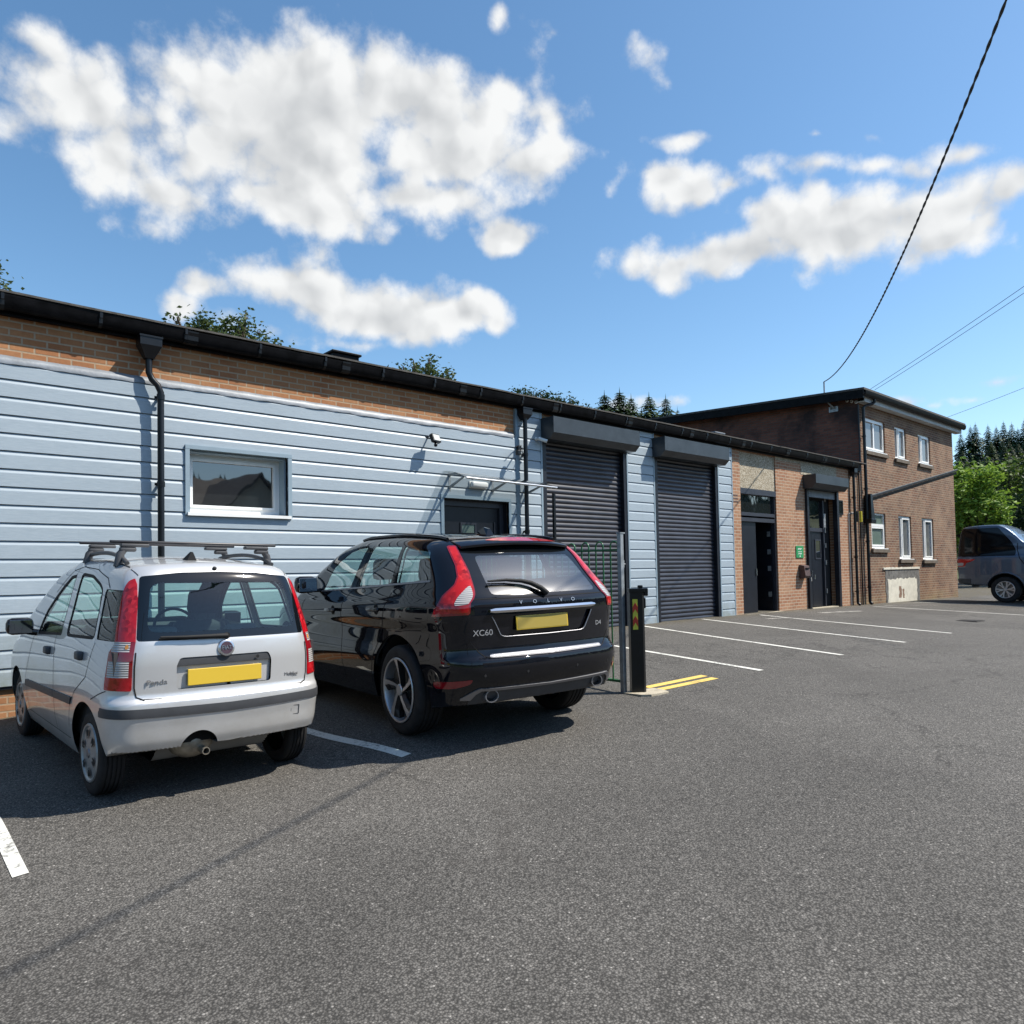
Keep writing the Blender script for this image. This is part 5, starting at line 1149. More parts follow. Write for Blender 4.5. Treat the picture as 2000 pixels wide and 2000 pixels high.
# exhaust silencer
mb = MB(); mb.lathe([(-.155*math.cos(t), .115*math.sin(t)) for t in np.linspace(0, math.pi, 15)], 'X', c=(-.19, -.33, .345), n=28); ex = mb.build('silencer', CM['exhaust'], HB, smooth=80)
mb = MB(); mb.lathe([(0, .026), (-.16, .026), (-.16, .021), (-.02, .021)], 'Y', c=(-.15, -.36, .30), n=20); mb.build('tail_pipe', CM['exhaust'], ex, smooth=50)
mb = MB(); mb.lathe([(-.10, .0215), (-.10, 0)], 'Y', c=(-.15, -.36, .30), n=16); mb.build('pipe_bore', CM['void'], ex)
# floor, arches, cabin
mb = MB(); mb.box(-.60, .60, -.44, 2.9, .36, .42); mb.box(-.66, .66, .36, 1.95, .22, .36); mb.build('floor_pan', CM['void'], HB)
mb = MB(); mb.tube([(-.6, 0, .285), (.6, 0, .285)], .035, 10); mb.build('rear_axle', CM['void'], HB)
wells(HB, .74, (0, 2.299), .285, .285)
for sx, y in ((-1, 0), (1, 0), (-1, 2.299), (1, 2.299)): wheel(HB, 'wheel', sx*.662, y, .285, .287, .165, .195, 'trim', sx)
seatset(HB, [(-.34, 1.02, .56, .48, .55, True), (.34, 1.02, .56, .48, .55, True)], CM['seat_dark'])
mb = MB(); mb.box(-.60, .60, -.04, .08, .30, 1.06, .05); mb.box(-.60, .60, .1, .55, .40, .56, .05); bs = mb.build('rear_bench', CM['seat'], HB, smooth=60)
for x in (-.30, .30):
    q = MB(); q.box(x-.12, x+.12, -.03, .05, 1.065, 1.12, .025); q.build('headrest', CM['seat'], bs, smooth=60)
mb = MB(); mb.box(-.60, .60, -.40, -.05, 1.0, 1.02); mb.build('parcel_shelf', CM['liner'], HB)
mb = MB(); mb.box(-.62, .62, 1.72, 2.1, .70, 1.0, .06); DB = mb.build('dashboard', CM['liner'], HB, smooth=60)
mb = MB(); mb.lathe([(.014*math.sin(a), .185+.014*math.cos(a)) for a in np.linspace(0, 2*math.pi, 9)[:-1]], 'Y', n=40, closed=True); mb.box(-.17, .17, -.012, .012, -.02, .02); mb.box(-.05, .05, -.03, .02, -.06, .05, .01); mb.xf(Matrix.Translation((.34, 1.55, .98)) @ Matrix.Rotation(R(-25), 4, 'X')); 
mb.build('steering_wheel', CM['rubber'], DB, smooth=50)
# dark lining inside the shell: pillars and roof seen through the glass
def lining(C, T, mat, d=.03):
    V, t = compact(C.V, T); sel = (V[t][:, :, 2].mean(1) > .55); t = t[sel][::1]; N = C.k.grad(V); P = V-N*d
    u, inv = np.unique(t, return_inverse=True); t = inv.reshape(t.shape); P = P[u]
    me = bpy.data.meshes.new('cabin_lining'); me.from_pydata(P.tolist(), [], t[:, ::-1].tolist()); me.materials.append(mat); me.update()
    o = bpy.data.objects.new('cabin_lining', me); COL.objects.link(o); o.parent = C.root
lining(C, C.T, CM['liner'])
mb = MB()
for sx in (-1, 1): mb.box(sx*.70-.012, sx*.70+.012, -.4, 1.7, .35, 1.0)
build_each(mb, 'inner_trim', CM['liner'], HB)
mb = MB(); mb.add([(-.60, -.30, 1.34), (-.60, -.22, 1.36), (-.60, -.12, 1.1), (-.60, -.20, 1.08)], [(0, 1, 2, 3), (3, 2, 1, 0)]); mb.build('sticker', CM['paper'], HB)
# door mirrors
for sx in (-1, 1):
    mb = MB(); mb.box(-.10, .10, -.055, .055, -.07, .07, .045); mb.xf(Matrix.Translation((sx*.885, 1.61, 1.045)) @ Matrix.Rotation(sx*R(-8), 4, 'Z')); mb.tube([(sx*.75, 1.60, .985), (sx*.83, 1.61, 1.0)], .028, 10)
    mr = mb.build('door_mirror', CM['black'], HB, smooth=60); mr['label'] = 'black left door mirror' if sx < 0 else 'black right door mirror'
    q = MB(); q.box(sx*.885-.08, sx*.885+.08, 1.548, 1.553, .99, 1.10, .002); q.build('mirror_glass', CM['mirror'], mr)
finish(HB, PANDA_T, PANDA_R, PANDA_S)

# ======================= black estate 4x4 =======================
BK = tag(empty('estate_car'), 'black five-door four-wheel-drive car with tall red tail lights, sun glinting in its rear window', 'car')
C = Car(SUV, BK, 400, 380); K = SUV
C.take(lambda V: arch(V, 0, .37, .462)); C.take(lambda V: arch(V, 2.774, .37, .462))
C.take(lambda V: np.where((ax(V) > .40) & (V[:, 2] < .37), np.minimum(np.abs(V[:, 1])-.462, np.abs(V[:, 1]-2.774)-.462), 1.))
RW = rounded([(-.632, 1.133), (.632, 1.133), (.600, 1.26), (.560, 1.46), (.535, 1.545), (-.535, 1.545), (-.560, 1.46), (-.600, 1.26)], .015)
t = C.take(lambda V: np.where(V[:, 1] < -.2, sdpoly(V[:, 0], V[:, 2], RW), 1.))
RWi = rounded([(-.50, 1.150), (.575, 1.150), (.50, 1.46), (-.47, 1.46), (-.485, 1.33)], .04, 6)
gi, bo = C.sub(t, lambda V: sdpoly(V[:, 0], V[:, 2], RWi)); rw = C.emit('rear_window', gi, CM['glass_rear'], off=.0); C.emit('black_border', bo, CM['frit'], rw, off=.0)
LP = [(.297, .996), (.272, 1.03), (.231, 1.076), (.173, 1.153), (.105, 1.197), (.054, 1.235), (.040, 1.294), (.084, 1.386), (.160, 1.47), (.235, 1.545), (.123, 1.545), (.06, 1.475), (-.013, 1.40), (-.111, 1.29), (-.160, 1.215), (-.177, 1.155), (-.172, 1.125), (-.145, 1.092), (-.138, 1.008), (.08, 1.003)]
CP = rounded([(.033, 1.076), (-.002, 1.135), (-.095, 1.218), (-.118, 1.222), (-.155, 1.16), (-.155, 1.13), (-.122, 1.085)], .012)
for sx in (-1, 1):
    t = C.take(lambda V, sx=sx: np.where((V[:, 0]*sx > .3) & (V[:, 1] < -.2), sdpoly(ax(V)+V[:, 1], V[:, 2], LP), 1.))
    ci, t = C.sub(t, lambda V: sdpoly(ax(V)+V[:, 1], V[:, 2], CP))
    ed, t = C.sub(t, lambda V: np.where(V[:, 2] < 1.30, -sdpoly(ax(V)+V[:, 1], V[:, 2], inset_poly(LP, .016)), np.where(V[:, 2] > 1.30, -sdpoly(ax(V)+V[:, 1], V[:, 2], inset_poly(LP, .012)), 1.)))
    lo, up = C.sub(t, lambda V: V[:, 2]-1.075)
    lamp = C.emit('tail_light', up, CM['red_bright'], off=.009, wall=.02); lamp['label'] = 'left tail light' if sx < 0 else 'right tail light'
    C.emit('lens_edge', ed, CM['red_dark'], lamp, off=.007, wall=.02); C.emit('lower_lens', lo, CM['red'], lamp, off=.009); C.emit('clear_lens', ci, CM['clear'], lamp, off=.010, wall=.015)
W1 = rounded([(1.66, 1.186), (.998, 1.213), (.940, 1.586), (1.12, 1.580), (1.33, 1.540), (1.51, 1.462)], .02)
W2 = rounded([(.800, 1.226), (.175, 1.249), (.212, 1.568), (.775, 1.592)], .03); W3 = rounded([(.060, 1.254), (-.44, 1.274), (-.445, 1.30), (-.30, 1.520), (.145, 1.563)], .03)
for sx in (-1, 1):
    for nm, poly in (('door_window', W1), ('door_window', W2), ('quarter_window', W3)):
        t = C.take(lambda V, sx=sx, poly=poly: np.where((V[:, 0]*sx > .3) & (V[:, 2] > 1.1), sdpoly(V[:, 1], V[:, 2], poly), 1.))
        o = C.emit(nm, t, CM['glass_dark'], off=-.003)
t = C.take(lambda V: np.where((V[:, 2] > 1.1) & (ax(V) < .8), sdpoly(V[:, 0], V[:, 1], [(-.60, 1.55), (.60, 1.55), (.72, 2.45), (.4, 2.55), (-.4, 2.55), (-.72, 2.45)]), 1.)); C.emit('windscreen', t, CM['glass'], off=-.003)
BUX = [0, .545, .60, .64, .698, .76, .80, .86, .95]; BUZ = [.667, .672, .685, .72, .803, .858, .870, .858, .85]
t = C.take(lambda V: np.where(V[:, 1] < -.40, V[:, 2]-np.interp(ax(V), BUX, BUZ), np.where(V[:, 1] < -.3, np.maximum(V[:, 2]-.85, V[:, 1]+.40), 1.)))
def refl(V): return np.where((V[:, 1] < -.45), sdpoly(ax(V), V[:, 2], rounded([(.703, .523), (.718, .488), (.80, .455), (.862, .442), (.868, .497), (.79, .513)], .01)), 1.)
rf, t = C.sub(t, refl)
sv, t = C.sub(t, lambda V: np.where(V[:, 1] < -.55, sdpoly(ax(V), V[:, 2], [(-.01, .418), (.55, .424), (.625, .430), (.665, .405), (.69, .36), (.775, .362), (.69, .43), (.645, .452), (.60, .447), (-.01, .437)]), 1.))
dfz, t = C.sub(t, lambda V: np.where(V[:, 1] < -.55, np.maximum(V[:, 2]-np.interp(ax(V), [0, .62, .72], [.425, .435, .36]), ax(V)-.70), 1.))
BP = C.emit('rear_bumper', t, CM['black']); C.emit('reflector', rf, CM['red_dark'], BP, off=.004, wall=.01); C.emit('silver_trim', sv, CM['satin'], BP, off=.010, wall=.015); C.emit('diffuser', dfz, CM['plastic'], BP, off=-.004)
t = C.take(lambda V: np.where((V[:, 1] < -.3) & (V[:, 2] < 1.25), np.maximum(ax(V)-.735, .60-V[:, 2]), 1.))
REC = rounded([(-.525, .992), (-.50, .95), (-.452, .845), (-.40, .832), (.33, .832), (.375, .842), (.45, .95), (.47, .992)], .01)
rc, t = C.sub(t, lambda V: np.where(V[:, 1] < -.5, sdpoly(V[:, 0], V[:, 2], REC), 1.))
ls, t = C.sub(t, lambda V: np.where(V[:, 1] < -.5, np.maximum(V[:, 2]-.700, ax(V)-.56), 1.))
TG = C.emit('tailgate', t, CM['black']); C.inset('plate_recess', rc, CM['black'], .020, (0, 1, 0), TG); C.emit('load_strip', ls, CM['satin'], TG, off=.004, wall=.01)
D_F = [(2.30, .33), (2.34, .75), (2.05, 1.10), (1.70, 1.19), (1.66, 1.40), (1.38, 1.575), (1.12, 1.625), (.88, 1.63), (.87, 1.40), (.90, 1.22), (1.04, 1.09), (1.12, .9), (1.15, .73), (1.12, .33)]
D_R = [(1.11, .33), (1.14, .73), (1.11, .9), (1.03, 1.09), (.89, 1.22), (.86, 1.40), (.87, 1.63), (.20, 1.605), (.12, 1.40), (.085, 1.18), (.19, .95), (.35, .745), (.45, .60), (.52, .33)]
for sx in (-1, 1):
    for poly, lab in ((D_F, 'front door'), (D_R, 'rear door')):
        t = C.take(lambda V, sx=sx, poly=poly: np.where((V[:, 0]*sx > .3), sdpoly(V[:, 1], V[:, 2], poly), 1.)); d = C.emit('door', t, CM['black']); d['label'] = ('left ' if sx < 0 else 'right ')+lab
        hy, hz_ = (1.27, 1.003) if 'front' in lab else (.30, 1.032)
        P, N = skin_place(K, 'side', hy, hz_, sx); mb = MB(); mb.box(-.014, .014, -.115, .115, -.016, .018, .011); mb.xf(Matrix.Translation(P+N*.034)).build('door_handle', CM['black'], d, smooth=50)
        mb = MB(); mb.lathe([(-.001, .045), (.002, .042), (.0025, 0)], 'X', n=20); mb.xf(Matrix.Translation(P+N*.001) @ Matrix.Scale(sx, 4, (1, 0, 0))).build('handle_cup', CM['void'], d)
C.emit('body', C.T, CM['black'])
mb = MB(); ms = []
for sx in (-1, 1):
    C.line(mb, [(1.115, .35), (1.145, .73), (1.115, .9), (1.035, 1.09), (.90, 1.21)], 'side', sign=sx); C.line(mb, [(.52, .38), (.45, .60), (.35, .745), (.19, .95), (.085, 1.18)], 'side', sign=sx); C.line(mb, [(2.30, .36), (2.34, .75), (2.05, 1.10)], 'side', sign=sx)
    C.line(mb, [(-.40, .845), (-.36, .79), (-.32, .77)], 'side', sign=sx)
    C.line(mb, [(sx*.70, 1.0), (sx*.728, .93), (sx*.735, .87)], 'rear', w=.009); C.line(mb, [(sx*.70, .806), (sx*.64, .722), (sx*.60, .687), (sx*.56, .674)], 'rear', w=.007)
C.line(mb, [(-.56, .674), (0, .668), (.56, .674)], 'rear', w=.008); C.line(mb, [(-.66, 1.122), (0, 1.118), (.66, 1.122)], 'rear', w=.008)
build_each(mb, 'shut_line', CM['void'], BK)
for sx in (-1, 1):
    mb = MB(); C.line(mb, [(1.70, 1.178), (.90, 1.209), (.10, 1.243), (-.46, 1.267)], 'side', w=.017, off=.005, sign=sx); mb.build('window_strip', CM['satin'], BK)
    mb = MB()
    for y, z in ((.86, 1.4),): C.line(mb, [(.90, 1.22), (.872, 1.40), (.86, 1.60)], 'side', w=.05, off=.002, sign=sx); C.line(mb, [(.118, 1.255), (.15, 1.40), (.18, 1.565)], 'side', w=.055, off=.002, sign=sx)
    build_each(mb, 'pillar_trim', CM['frit'], BK)
    mb = MB(); pts = [tuple(K.onroof([sx*(.575-.02*abs(y-.5))], [y])[0]+np.array([0, 0, .012])) for y in np.linspace(-.30, 1.35, 24)]; mb.tube(pts, .014, 8); mb.build('roof_rail', CM['black'], BK, smooth=60)
# roof spoiler with a red strip laid on its top face
mb = MB(); xs = np.linspace(-.555, .555, 25); ring = []
for x in xs:
    q = abs(x)/.555; dz = -.030*q*q; e = .05*q**4
    zr = float(K.onroof([x], [-.26+e])[0, 2]); ring.append([(x, -.26+e, zr+.001), (x, -.42+e, zr-.022+dz*.2), (x, -.535+e, 1.578+dz), (x, -.548+e, 1.568+dz), (x, -.545+e, 1.550+dz), (x, -.40, 1.535+dz), (x, -.32, 1.53+dz)])
mb.add([p for r_ in ring for p in r_], [(i*7+j, (i+1)*7+j, (i+1)*7+j+1, i*7+j+1) for i in range(24) for j in range(6)]+[tuple(range(6, -1, -1)), tuple(range(24*7, 25*7))])
SPO = mb.build('roof_spoiler', CM['black'], BK, smooth=40)
mb = MB(); ring = []
for x in np.linspace(-.30, .44, 17):
    q = abs(x-.07)/.37; w_ = .055*(1-q**3)+.004; a_ = [np.array(r_) for r_ in [ring_ for ring_ in [ [(x, -.43, 0)] ]][0]]
    i = min(23, max(0, int((x+.555)/1.11*24))); f_ = (x-xs[i])/(xs[i+1]-xs[i])
    def top(y): 
        q2 = abs(x)/.555; dz = -.030*q2*q2; zr = float(K.onroof([x], [-.26])[0, 2]); za, zb_ = zr-.022+dz*.2, 1.578+dz
        return za+(zb_-za)*(-.42-y)/.115
    ring.append([(x, -.475-w_, top(-.475-w_)+.004), (x, -.475+w_*.9, top(-.475+w_*.9)+.004)])
mb.add([p for r_ in ring for p in r_], [(i*2, i*2+1, (i+1)*2+1, (i+1)*2) for i in range(16)]); mb.build('spoiler_red_strip', CM['red_bright'], SPO)
# tailgate furniture
mb = MB(); ring = []
for x in np.linspace(-.548, .508, 25):
    P = K.onrear([x], [1.03])[0]; h = .018 if abs(x+.02) < .50 else .010
    ring.append([(x, P[1]+.004, 1.03+h-.002), (x, P[1]-.022, 1.03+h), (x, P[1]-.030, 1.03), (x, P[1]-.018, 1.03-h), (x, P[1]+.004, 1.03-h)])
mb.add([p for r_ in ring for p in r_], [(i*5+j, (i+1)*5+j, (i+1)*5+j+1, i*5+j+1) for i in range(24) for j in range(4)]+[(4, 3, 2, 1, 0), tuple(range(120, 125))]); mb.build('tailgate_bar', CM['chrome'], TG, smooth=30)
pl = MB(); pl.box(-.26, .26, -.006, .006, -.0555, .0555, .004); P, N = skin_place(K, 'rear', -.03, .92); pp = pl.xf(Matrix.Translation((-.055, P.y+.006, .922)) @ Matrix.Rotation(R(-4), 4, 'X')).build('number_plate', CM['plate'], TG)
mb = MB(); mb.box(-.248, .248, -.0075, -.006, -.047, .050); mb.xf(Matrix.Translation((-.055, P.y+.006, .922)) @ Matrix.Rotation(R(-4), 4, 'X')).build('plate_face', CM['plate2'], TG)
mb = MB(); pts = [tuple(K.onrear([x], [z])[0]+np.array([0, -.004, 0])) for x, z in [(-.528, .985), (-.505, .945), (-.455, .842), (-.43, .828), (-.40, .824), (.0, .822), (.34, .824), (.375, .832), (.395, .85), (.455, .95), (.475, .988)]]; mb.tube(pts, .005, 8); mb.build('recess_trim', CM['satin'], TG, smooth=60)
for ch, x in zip('VOLVO', (-.262, -.129, .006, .138, .268)):
    mb = text_mb(ch, .042, .005, 1.15); on_rear(mb, K, x, 1.082, .002).build('maker_letter', CM['letter'], TG)
mb = text_mb('XC60', .064, .005, 1.1); on_rear(mb, K, -.60, .864, .002).build('model_badge', CM['letter'], TG)
mb = text_mb('D4', .052, .005, 1.1); on_rear(mb, K, .565, .868, .002).build('engine_badge', CM['letter'], TG)
mb = MB(); A = [(.005, 1.131), (-.047, 1.165), (-.118, 1.205), (-.2, 1.225), (-.332, 1.236), (-.495, 1.232)]; pts = [tuple(K.onrear([x], [z])[0]+K.grad(K.onrear([x], [z]))[0]*(.035 if i else .02)) for i, (x, z) in enumerate(A)]; mb.tube(pts, [.024, .022, .019, .016, .012, .007], 8)
mb.tube([tuple(K.onrear([x], [z])[0]+K.grad(K.onrear([x], [z]))[0]*.012) for x, z in [(-.06, 1.158), (-.2, 1.207), (-.35, 1.225), (-.5, 1.226)]], .006, 6); mb.build('rear_wiper', CM['rubber'], TG, smooth=60)
mb = MB(); z = float(K.onroof([0.0], [.0])[0, 2]); mb.add([(-.035, .12, z+.004), (.035, .12, z+.004), (.04, -.10, z-.012), (-.04, -.10, z-.012), (-.012, -.01, z+.062), (.012, -.01, z+.062), (.012, -.085, z+.045), (-.012, -.085, z+.045)], [(0, 1, 5, 4), (1, 2, 6, 5), (2, 3, 7, 6), (3, 0, 4, 7), (4, 5, 6, 7)]); mb.build('aerial_fin', CM['black'], BK)
for x in (-.535, .535):
    mb = MB(); mb.lathe([(.12, .047), (-.0, .050), (-.015, .049), (-.015, .042), (.10, .040)], 'Y', n=28); mb.xf(Matrix.Translation((x, -.845, .378)) @ Matrix.Scale(1.25, 4, (1, 0, 0)) ); tp = mb.build('tail_pipe', CM['satin'], BK, smooth=50)
    mb = MB(); mb.lathe([(.02, .041), (.02, 0)], 'Y', n=20); mb.xf(Matrix.Translation((x, -.845, .378)) @ Matrix.Scale(1.25, 4, (1, 0, 0))).build('pipe_bore', CM['void'], tp)
mb = MB()
for x in (-.62, -.25, .25, .62): P = K.onrear([x], [.548])[0]; mb.lathe([(-.003, .011), (-.003, 0)], 'Y', c=tuple(P), n=12)
build_each(mb, 'parking_sensor', CM['rubber'], BP)
mb = MB(); mb.box(-.70, .70, -.72, 3.4, .40, .48); mb.box(-.74, .74, .5, 2.28, .27, .42); mb.box(-.3, .3, -.68, -.35, .30, .40, .04); mb.build('floor_pan', CM['void'], BK)
mb = MB(); mb.tube([(-.7, 0, .37), (.7, 0, .37)], .045, 10); mb.build('rear_axle', CM['void'], BK)
wells(BK, .88, (0, 2.774), .37, .40)
for sx, y in ((-1, 0), (1, 0), (-1, 2.774), (1, 2.774)): wheel(BK, 'wheel', sx*.775, y, .369, .371, .245, .262, 'five', sx)
seatset(BK, [(-.38, 1.40, .66, .52, .58, True), (.38, 1.40, .66, .52, .58, True), (-.42, .36, .66, .50, .56, True), (.42, .36, .66, .50, .56, True)], CM['seat_dark'])
mb = MB(); mb.box(-.68, .68, -.80, -.10, 1.07, 1.09); mb.build('parcel_shelf', CM['liner'], BK)
mb = MB(); mb.box(-.70, .70, 2.0, 2.45, .80, 1.12, .07); DB = mb.build('dashboard', CM['liner'], BK, smooth=60)
mb = MB(); mb.lathe([(.015*math.sin(a), .19+.015*math.cos(a)) for a in np.linspace(0, 2*math.pi, 9)[:-1]], 'Y', n=40, closed=True); mb.box(-.17, .17, -.012, .012, -.02, .02); mb.xf(Matrix.Translation((.38, 1.86, 1.06)) @ Matrix.Rotation(R(-25), 4, 'X')); mb.build('steering_wheel', CM['rubber'], DB, smooth=50)
lining(C, C.T, CM['liner'])
for sx in (-1, 1):
    mb = MB(); mb.box(-.115, .115, -.07, .07, -.085, .085, .055); mb.xf(Matrix.Translation((sx*1.04, 1.72, 1.25)) @ Matrix.Rotation(sx*R(-10), 4, 'Z')); mb.box(min(sx*.88, sx*.98), max(sx*.88, sx*.98), 1.68, 1.75, 1.17, 1.21, .012)
    mr = mb.build('door_mirror', CM['black'], BK, smooth=60); mr['label'] = 'left door mirror' if sx < 0 else 'right door mirror'
    q = MB(); q.box(sx*1.04-.09, sx*1.04+.09, 1.645, 1.650, 1.18, 1.315, .002); q.build('mirror_glass', CM['mirror'], mr)
    q = MB(); q.box(sx*1.06-.06, sx*1.06+.05, 1.70, 1.786, 1.19, 1.325, .03); q.build('mirror_cap', CM['satin'], mr, smooth=60)
finish(BK, SUV_T, SUV_R, SUV_S)
# ======================= grey pick-up =======================
PICK = Skin(W=crv((.4, .84), (.6, .885), (.9, .905), (1.2, .905), (1.37, .893), (1.42, .85), (1.7, .81), (2.1, .77), (2.35, .73)), dW=crv((-1.3, .05), (-1., .02), (-.6, 0), (2.6, 0), (3.8, .1)), R=crv((.4, -1.25), (.7, -1.30), (1.35, -1.32), (1.45, -1.31), (2.1, -1.22), (2.3, -1.15)), cR=.04,
    H=crv((-1.3, 2.26), (-1., 2.33), (-.5, 2.36), (-.18, 2.35), (-.02, 2.29), (.25, 2.07), (.52, 1.80), (.8, 1.74), (1.8, 1.72), (2.2, 1.45), (2.5, 1.2), (3.2, 1.1), (3.9, .95)), cH=.05, Fr=crv((.4, 3.75), (.8, 3.85), (1.1, 3.7), (1.4, 3.4)), cF=.1, zb=crv((-1.3, .60), (-.5, .50), (.5, .42), (3.8, .42)), k=(.06, .07, .07), axis=(-.4, 3.0, 1.0))
PK = tag(empty('pickup_truck'), 'blue-grey pick-up with dark canopy windows, cut by the right photo edge', 'pickup')
C = Car(PICK, PK, 220, 220); K = PICK
for yc in (0, 3.0):
    C.take(lambda V, yc=yc: arch(V, yc, .39, .475)); C.take(lambda V, yc=yc: np.where((ax(V) > .40) & (V[:, 2] < .39), np.abs(V[:, 1]-yc)-.475, 1.))
for sx in (-1, 1):
    t = C.take(lambda V, sx=sx: np.where((V[:, 0]*sx > .3), sdpoly(V[:, 1], V[:, 2], rounded([(-1.33, 1.40), (.28, 1.40), (.30, 1.55), (.20, 1.78), (-.16, 2.25), (-1.24, 2.25)], .04)), 1.)); C.emit('canopy_window', t, CM['canopy'], off=-.002)
    t = C.take(lambda V, sx=sx: np.where((V[:, 0]*sx > .3), sdpoly(V[:, 1], V[:, 2], [(-1.45, 1.08), (-1.45, 1.335), (-.74, 1.31), (-.84, 1.25), (-1.0, 1.2), (-1.05, 1.09)]), 1.))
    cl, t = C.sub(t, lambda V: np.where(V[:, 1] < -.9, np.maximum(np.abs(V[:, 2]-1.165)-.045, V[:, 1]+1.08), 1.)); lp = C.emit('tail_light', t, CM['red_bright'], off=.006, wall=.02); C.emit('clear_lens', cl, CM['clear'], lp, off=.006, wall=.02)
    t = C.take(lambda V, sx=sx: np.where((V[:, 0]*sx > .3), sdpoly(V[:, 1], V[:, 2], [(.52, 1.38), (1.9, 1.38), (1.75, 1.64), (.6, 1.66)]), 1.)); C.emit('door_window', t, CM['frit'], off=-.002)
t = C.take(lambda V: np.where((V[:, 1] < -.9), np.maximum(V[:, 2]-.72, -1), 1.)); C.emit('rear_bumper', t, CM['plastic'], off=.02)
C.emit('body', C.T, CM['grey'])
mb = MB()
for sx in (-1, 1): C.line(mb, [(.34, 1.76), (.33, 1.55), (.40, 1.30), (.56, 1.05), (.62, .8), (.62, .55)], 'side', w=.022, sign=sx); C.line(mb, [(-1.12, 1.395), (.30, 1.395)], 'side', w=.02, sign=sx)
build_each(mb, 'shut_line', CM['void'], PK)
for sx in (-1, 1):
    mb = MB(); a = np.linspace(-.1, math.pi+.1, 24); pts = [tuple(K.onside([math.cos(t_)*.50], [.39+math.sin(t_)*.50], sx)[0]) for t_ in a]; mb.tube(pts, .022, 8); mb.build('arch_flare', CM['grey'], PK, smooth=60)
wells(PK, .88, (0, 3.0), .39, .41)
mb = MB(); mb.box(-.7, .7, -.9, 3.6, .5, .62); mb.build('chassis', CM['void'], PK)
for sx, y in ((-1, 0), (1, 0), (-1, 3.0), (1, 3.0)): wheel(PK, 'wheel', sx*.78, y, .385, .385, .24, .245, 'six', sx)
finish(PK, Vector((26.47, -2.39, .536)), (math.pi, 0, 0), 1.)

# ------------------------------------------------------------------ things fixed to or standing by the building
# glass canopy over the door
CN = tag(empty('door_canopy', (7.6, 0, 3.1)), 'clear arched canopy on grey brackets with a bright front bar over the black door', 'canopy')
def loc(mb, o): return mb.xf(Matrix.Translation(-Vector(o.location)))
x0, x1 = 6.70, 8.54
def cz(y, x): t = -y/.62; return 3.235-.02*t-.15*t*t-.03*(x-x0)/(x1-x0)
mb = MB(); ys = np.linspace(-.02, -.60, 12); xs = np.linspace(x0, x1, 10)
mb.add([(x, y, cz(y, x)) for y in ys for x in xs], [(j*10+i, j*10+i+1, (j+1)*10+i+1, (j+1)*10+i) for j in range(11) for i in range(9)])
loc(mb, CN).build('canopy_sheet', glassmat('smoky_polycarbonate', (.62, .64, .63), 1.3), CN, smooth=180)
mb = MB(); mb.tube([(x0-.01, -.605, cz(-.6, x0)-.004), (x1+.02, -.605, cz(-.6, x1)-.004)], .017, 12); loc(mb, CN).build('front_bar', MA['steel'], CN, smooth=60)
mb = MB(); mb.box(x0-.01, x1+.01, -.04, -.003, 3.20, 3.245); loc(mb, CN).build('wall_bar', MA['galv'], CN)
for x in (6.82, 7.68, 8.44):
    mb = MB(); mb.tube([(x, -.03, 3.18), (x, -.20, cz(-.2, x)-.02), (x, -.42, cz(-.42, x)-.02), (x, -.60, cz(-.6, x)-.02)], [.022, .020, .016, .012], 8); mb.tube([(x, -.03, 2.99), (x, -.12, 3.02), (x, -.40, cz(-.42, x)-.03)], [.024, .022, .014], 8); mb.box(x-.02, x+.02, -.045, -.002, 2.94, 3.22)
    loc(mb, CN).build('canopy_bracket', MA['galv'], CN, smooth=40)
CP_ = tag(empty('handrail_post', (8.49, -.60, gzf(8.49, -.6))), 'slim black post under the right end of the canopy bar', 'post')
z = gzf(8.49, -.6); mb = MB(); mb.box(-.022, .022, -.022, .022, -.05, 2.94-z, .004); mb.build('upright', MA['black_gloss'], CP_)
mb = MB(); mb.box(-.06, .06, -.06, .06, -.02, .012, .003); mb.build('foot_plate', MA['black_gloss'], CP_)
# bulkhead lamp, floodlight, camera
BL = tag(empty('bulkhead_light', (7.36, -.03, 3.06)), 'white oblong bulkhead light under the door canopy', 'lamp')
mb = MB(); mb.box(-.17, .17, -.03, .0, -.055, .055, .008); mb.build('base', MA['white_plastic'], BL)
mb = MB(); mb.box(-.165, .165, -.10, -.03, -.05, .05, .03); mb.build('diffuser', simple('opal_diffuser', (.82, .82, .80), .35), BL, smooth=60)
FLD = tag(empty('floodlight', (6.42, -.04, 3.70)), 'small black floodlight with motion sensor high on the blue boards', 'floodlight')
mb = MB(); mb.box(-.03, .03, .0, .022, -.05, .05, .004); mb.tube([(0, 0, 0), (0, -.10, -.02)], .012, 8); mb.tube([(0, 0, .02), (-.01, .02, .14)], .006, 6); mb.build('wall_bracket', MA['black_gloss'], FLD)
mb = MB(); mb.box(-.085, .085, -.03, .03, -.065, .065, .008); mb.xf(Matrix.Translation((.02, -.17, -.03)) @ Matrix.Rotation(R(14), 4, 'Z') @ Matrix.Rotation(R(-22), 4, 'X')).build('lamp_head', MA['black_gloss'], FLD)
mb = MB(); mb.box(-.07, .07, -.034, -.029, -.048, .048); mb.xf(Matrix.Translation((.02, -.17, -.03)) @ Matrix.Rotation(R(14), 4, 'Z') @ Matrix.Rotation(R(-22), 4, 'X')).build('lamp_glass', simple('pale_lamp_glass', (.55, .55, .5), .15, coat=1.), FLD)
mb = MB(); mb.lathe([(-.03, 0), (-.025, .02), (0, .028), (.025, .02), (.03, .012)], 'Z', c=(.02, -.18, -.125), n=20); mb.build('motion_sensor', MA['black_gloss'], FLD, smooth=60)
CCT = tag(empty('security_camera', (8.66, -.04, 3.93)), 'tiny white security camera left of the first shutter box', 'camera')
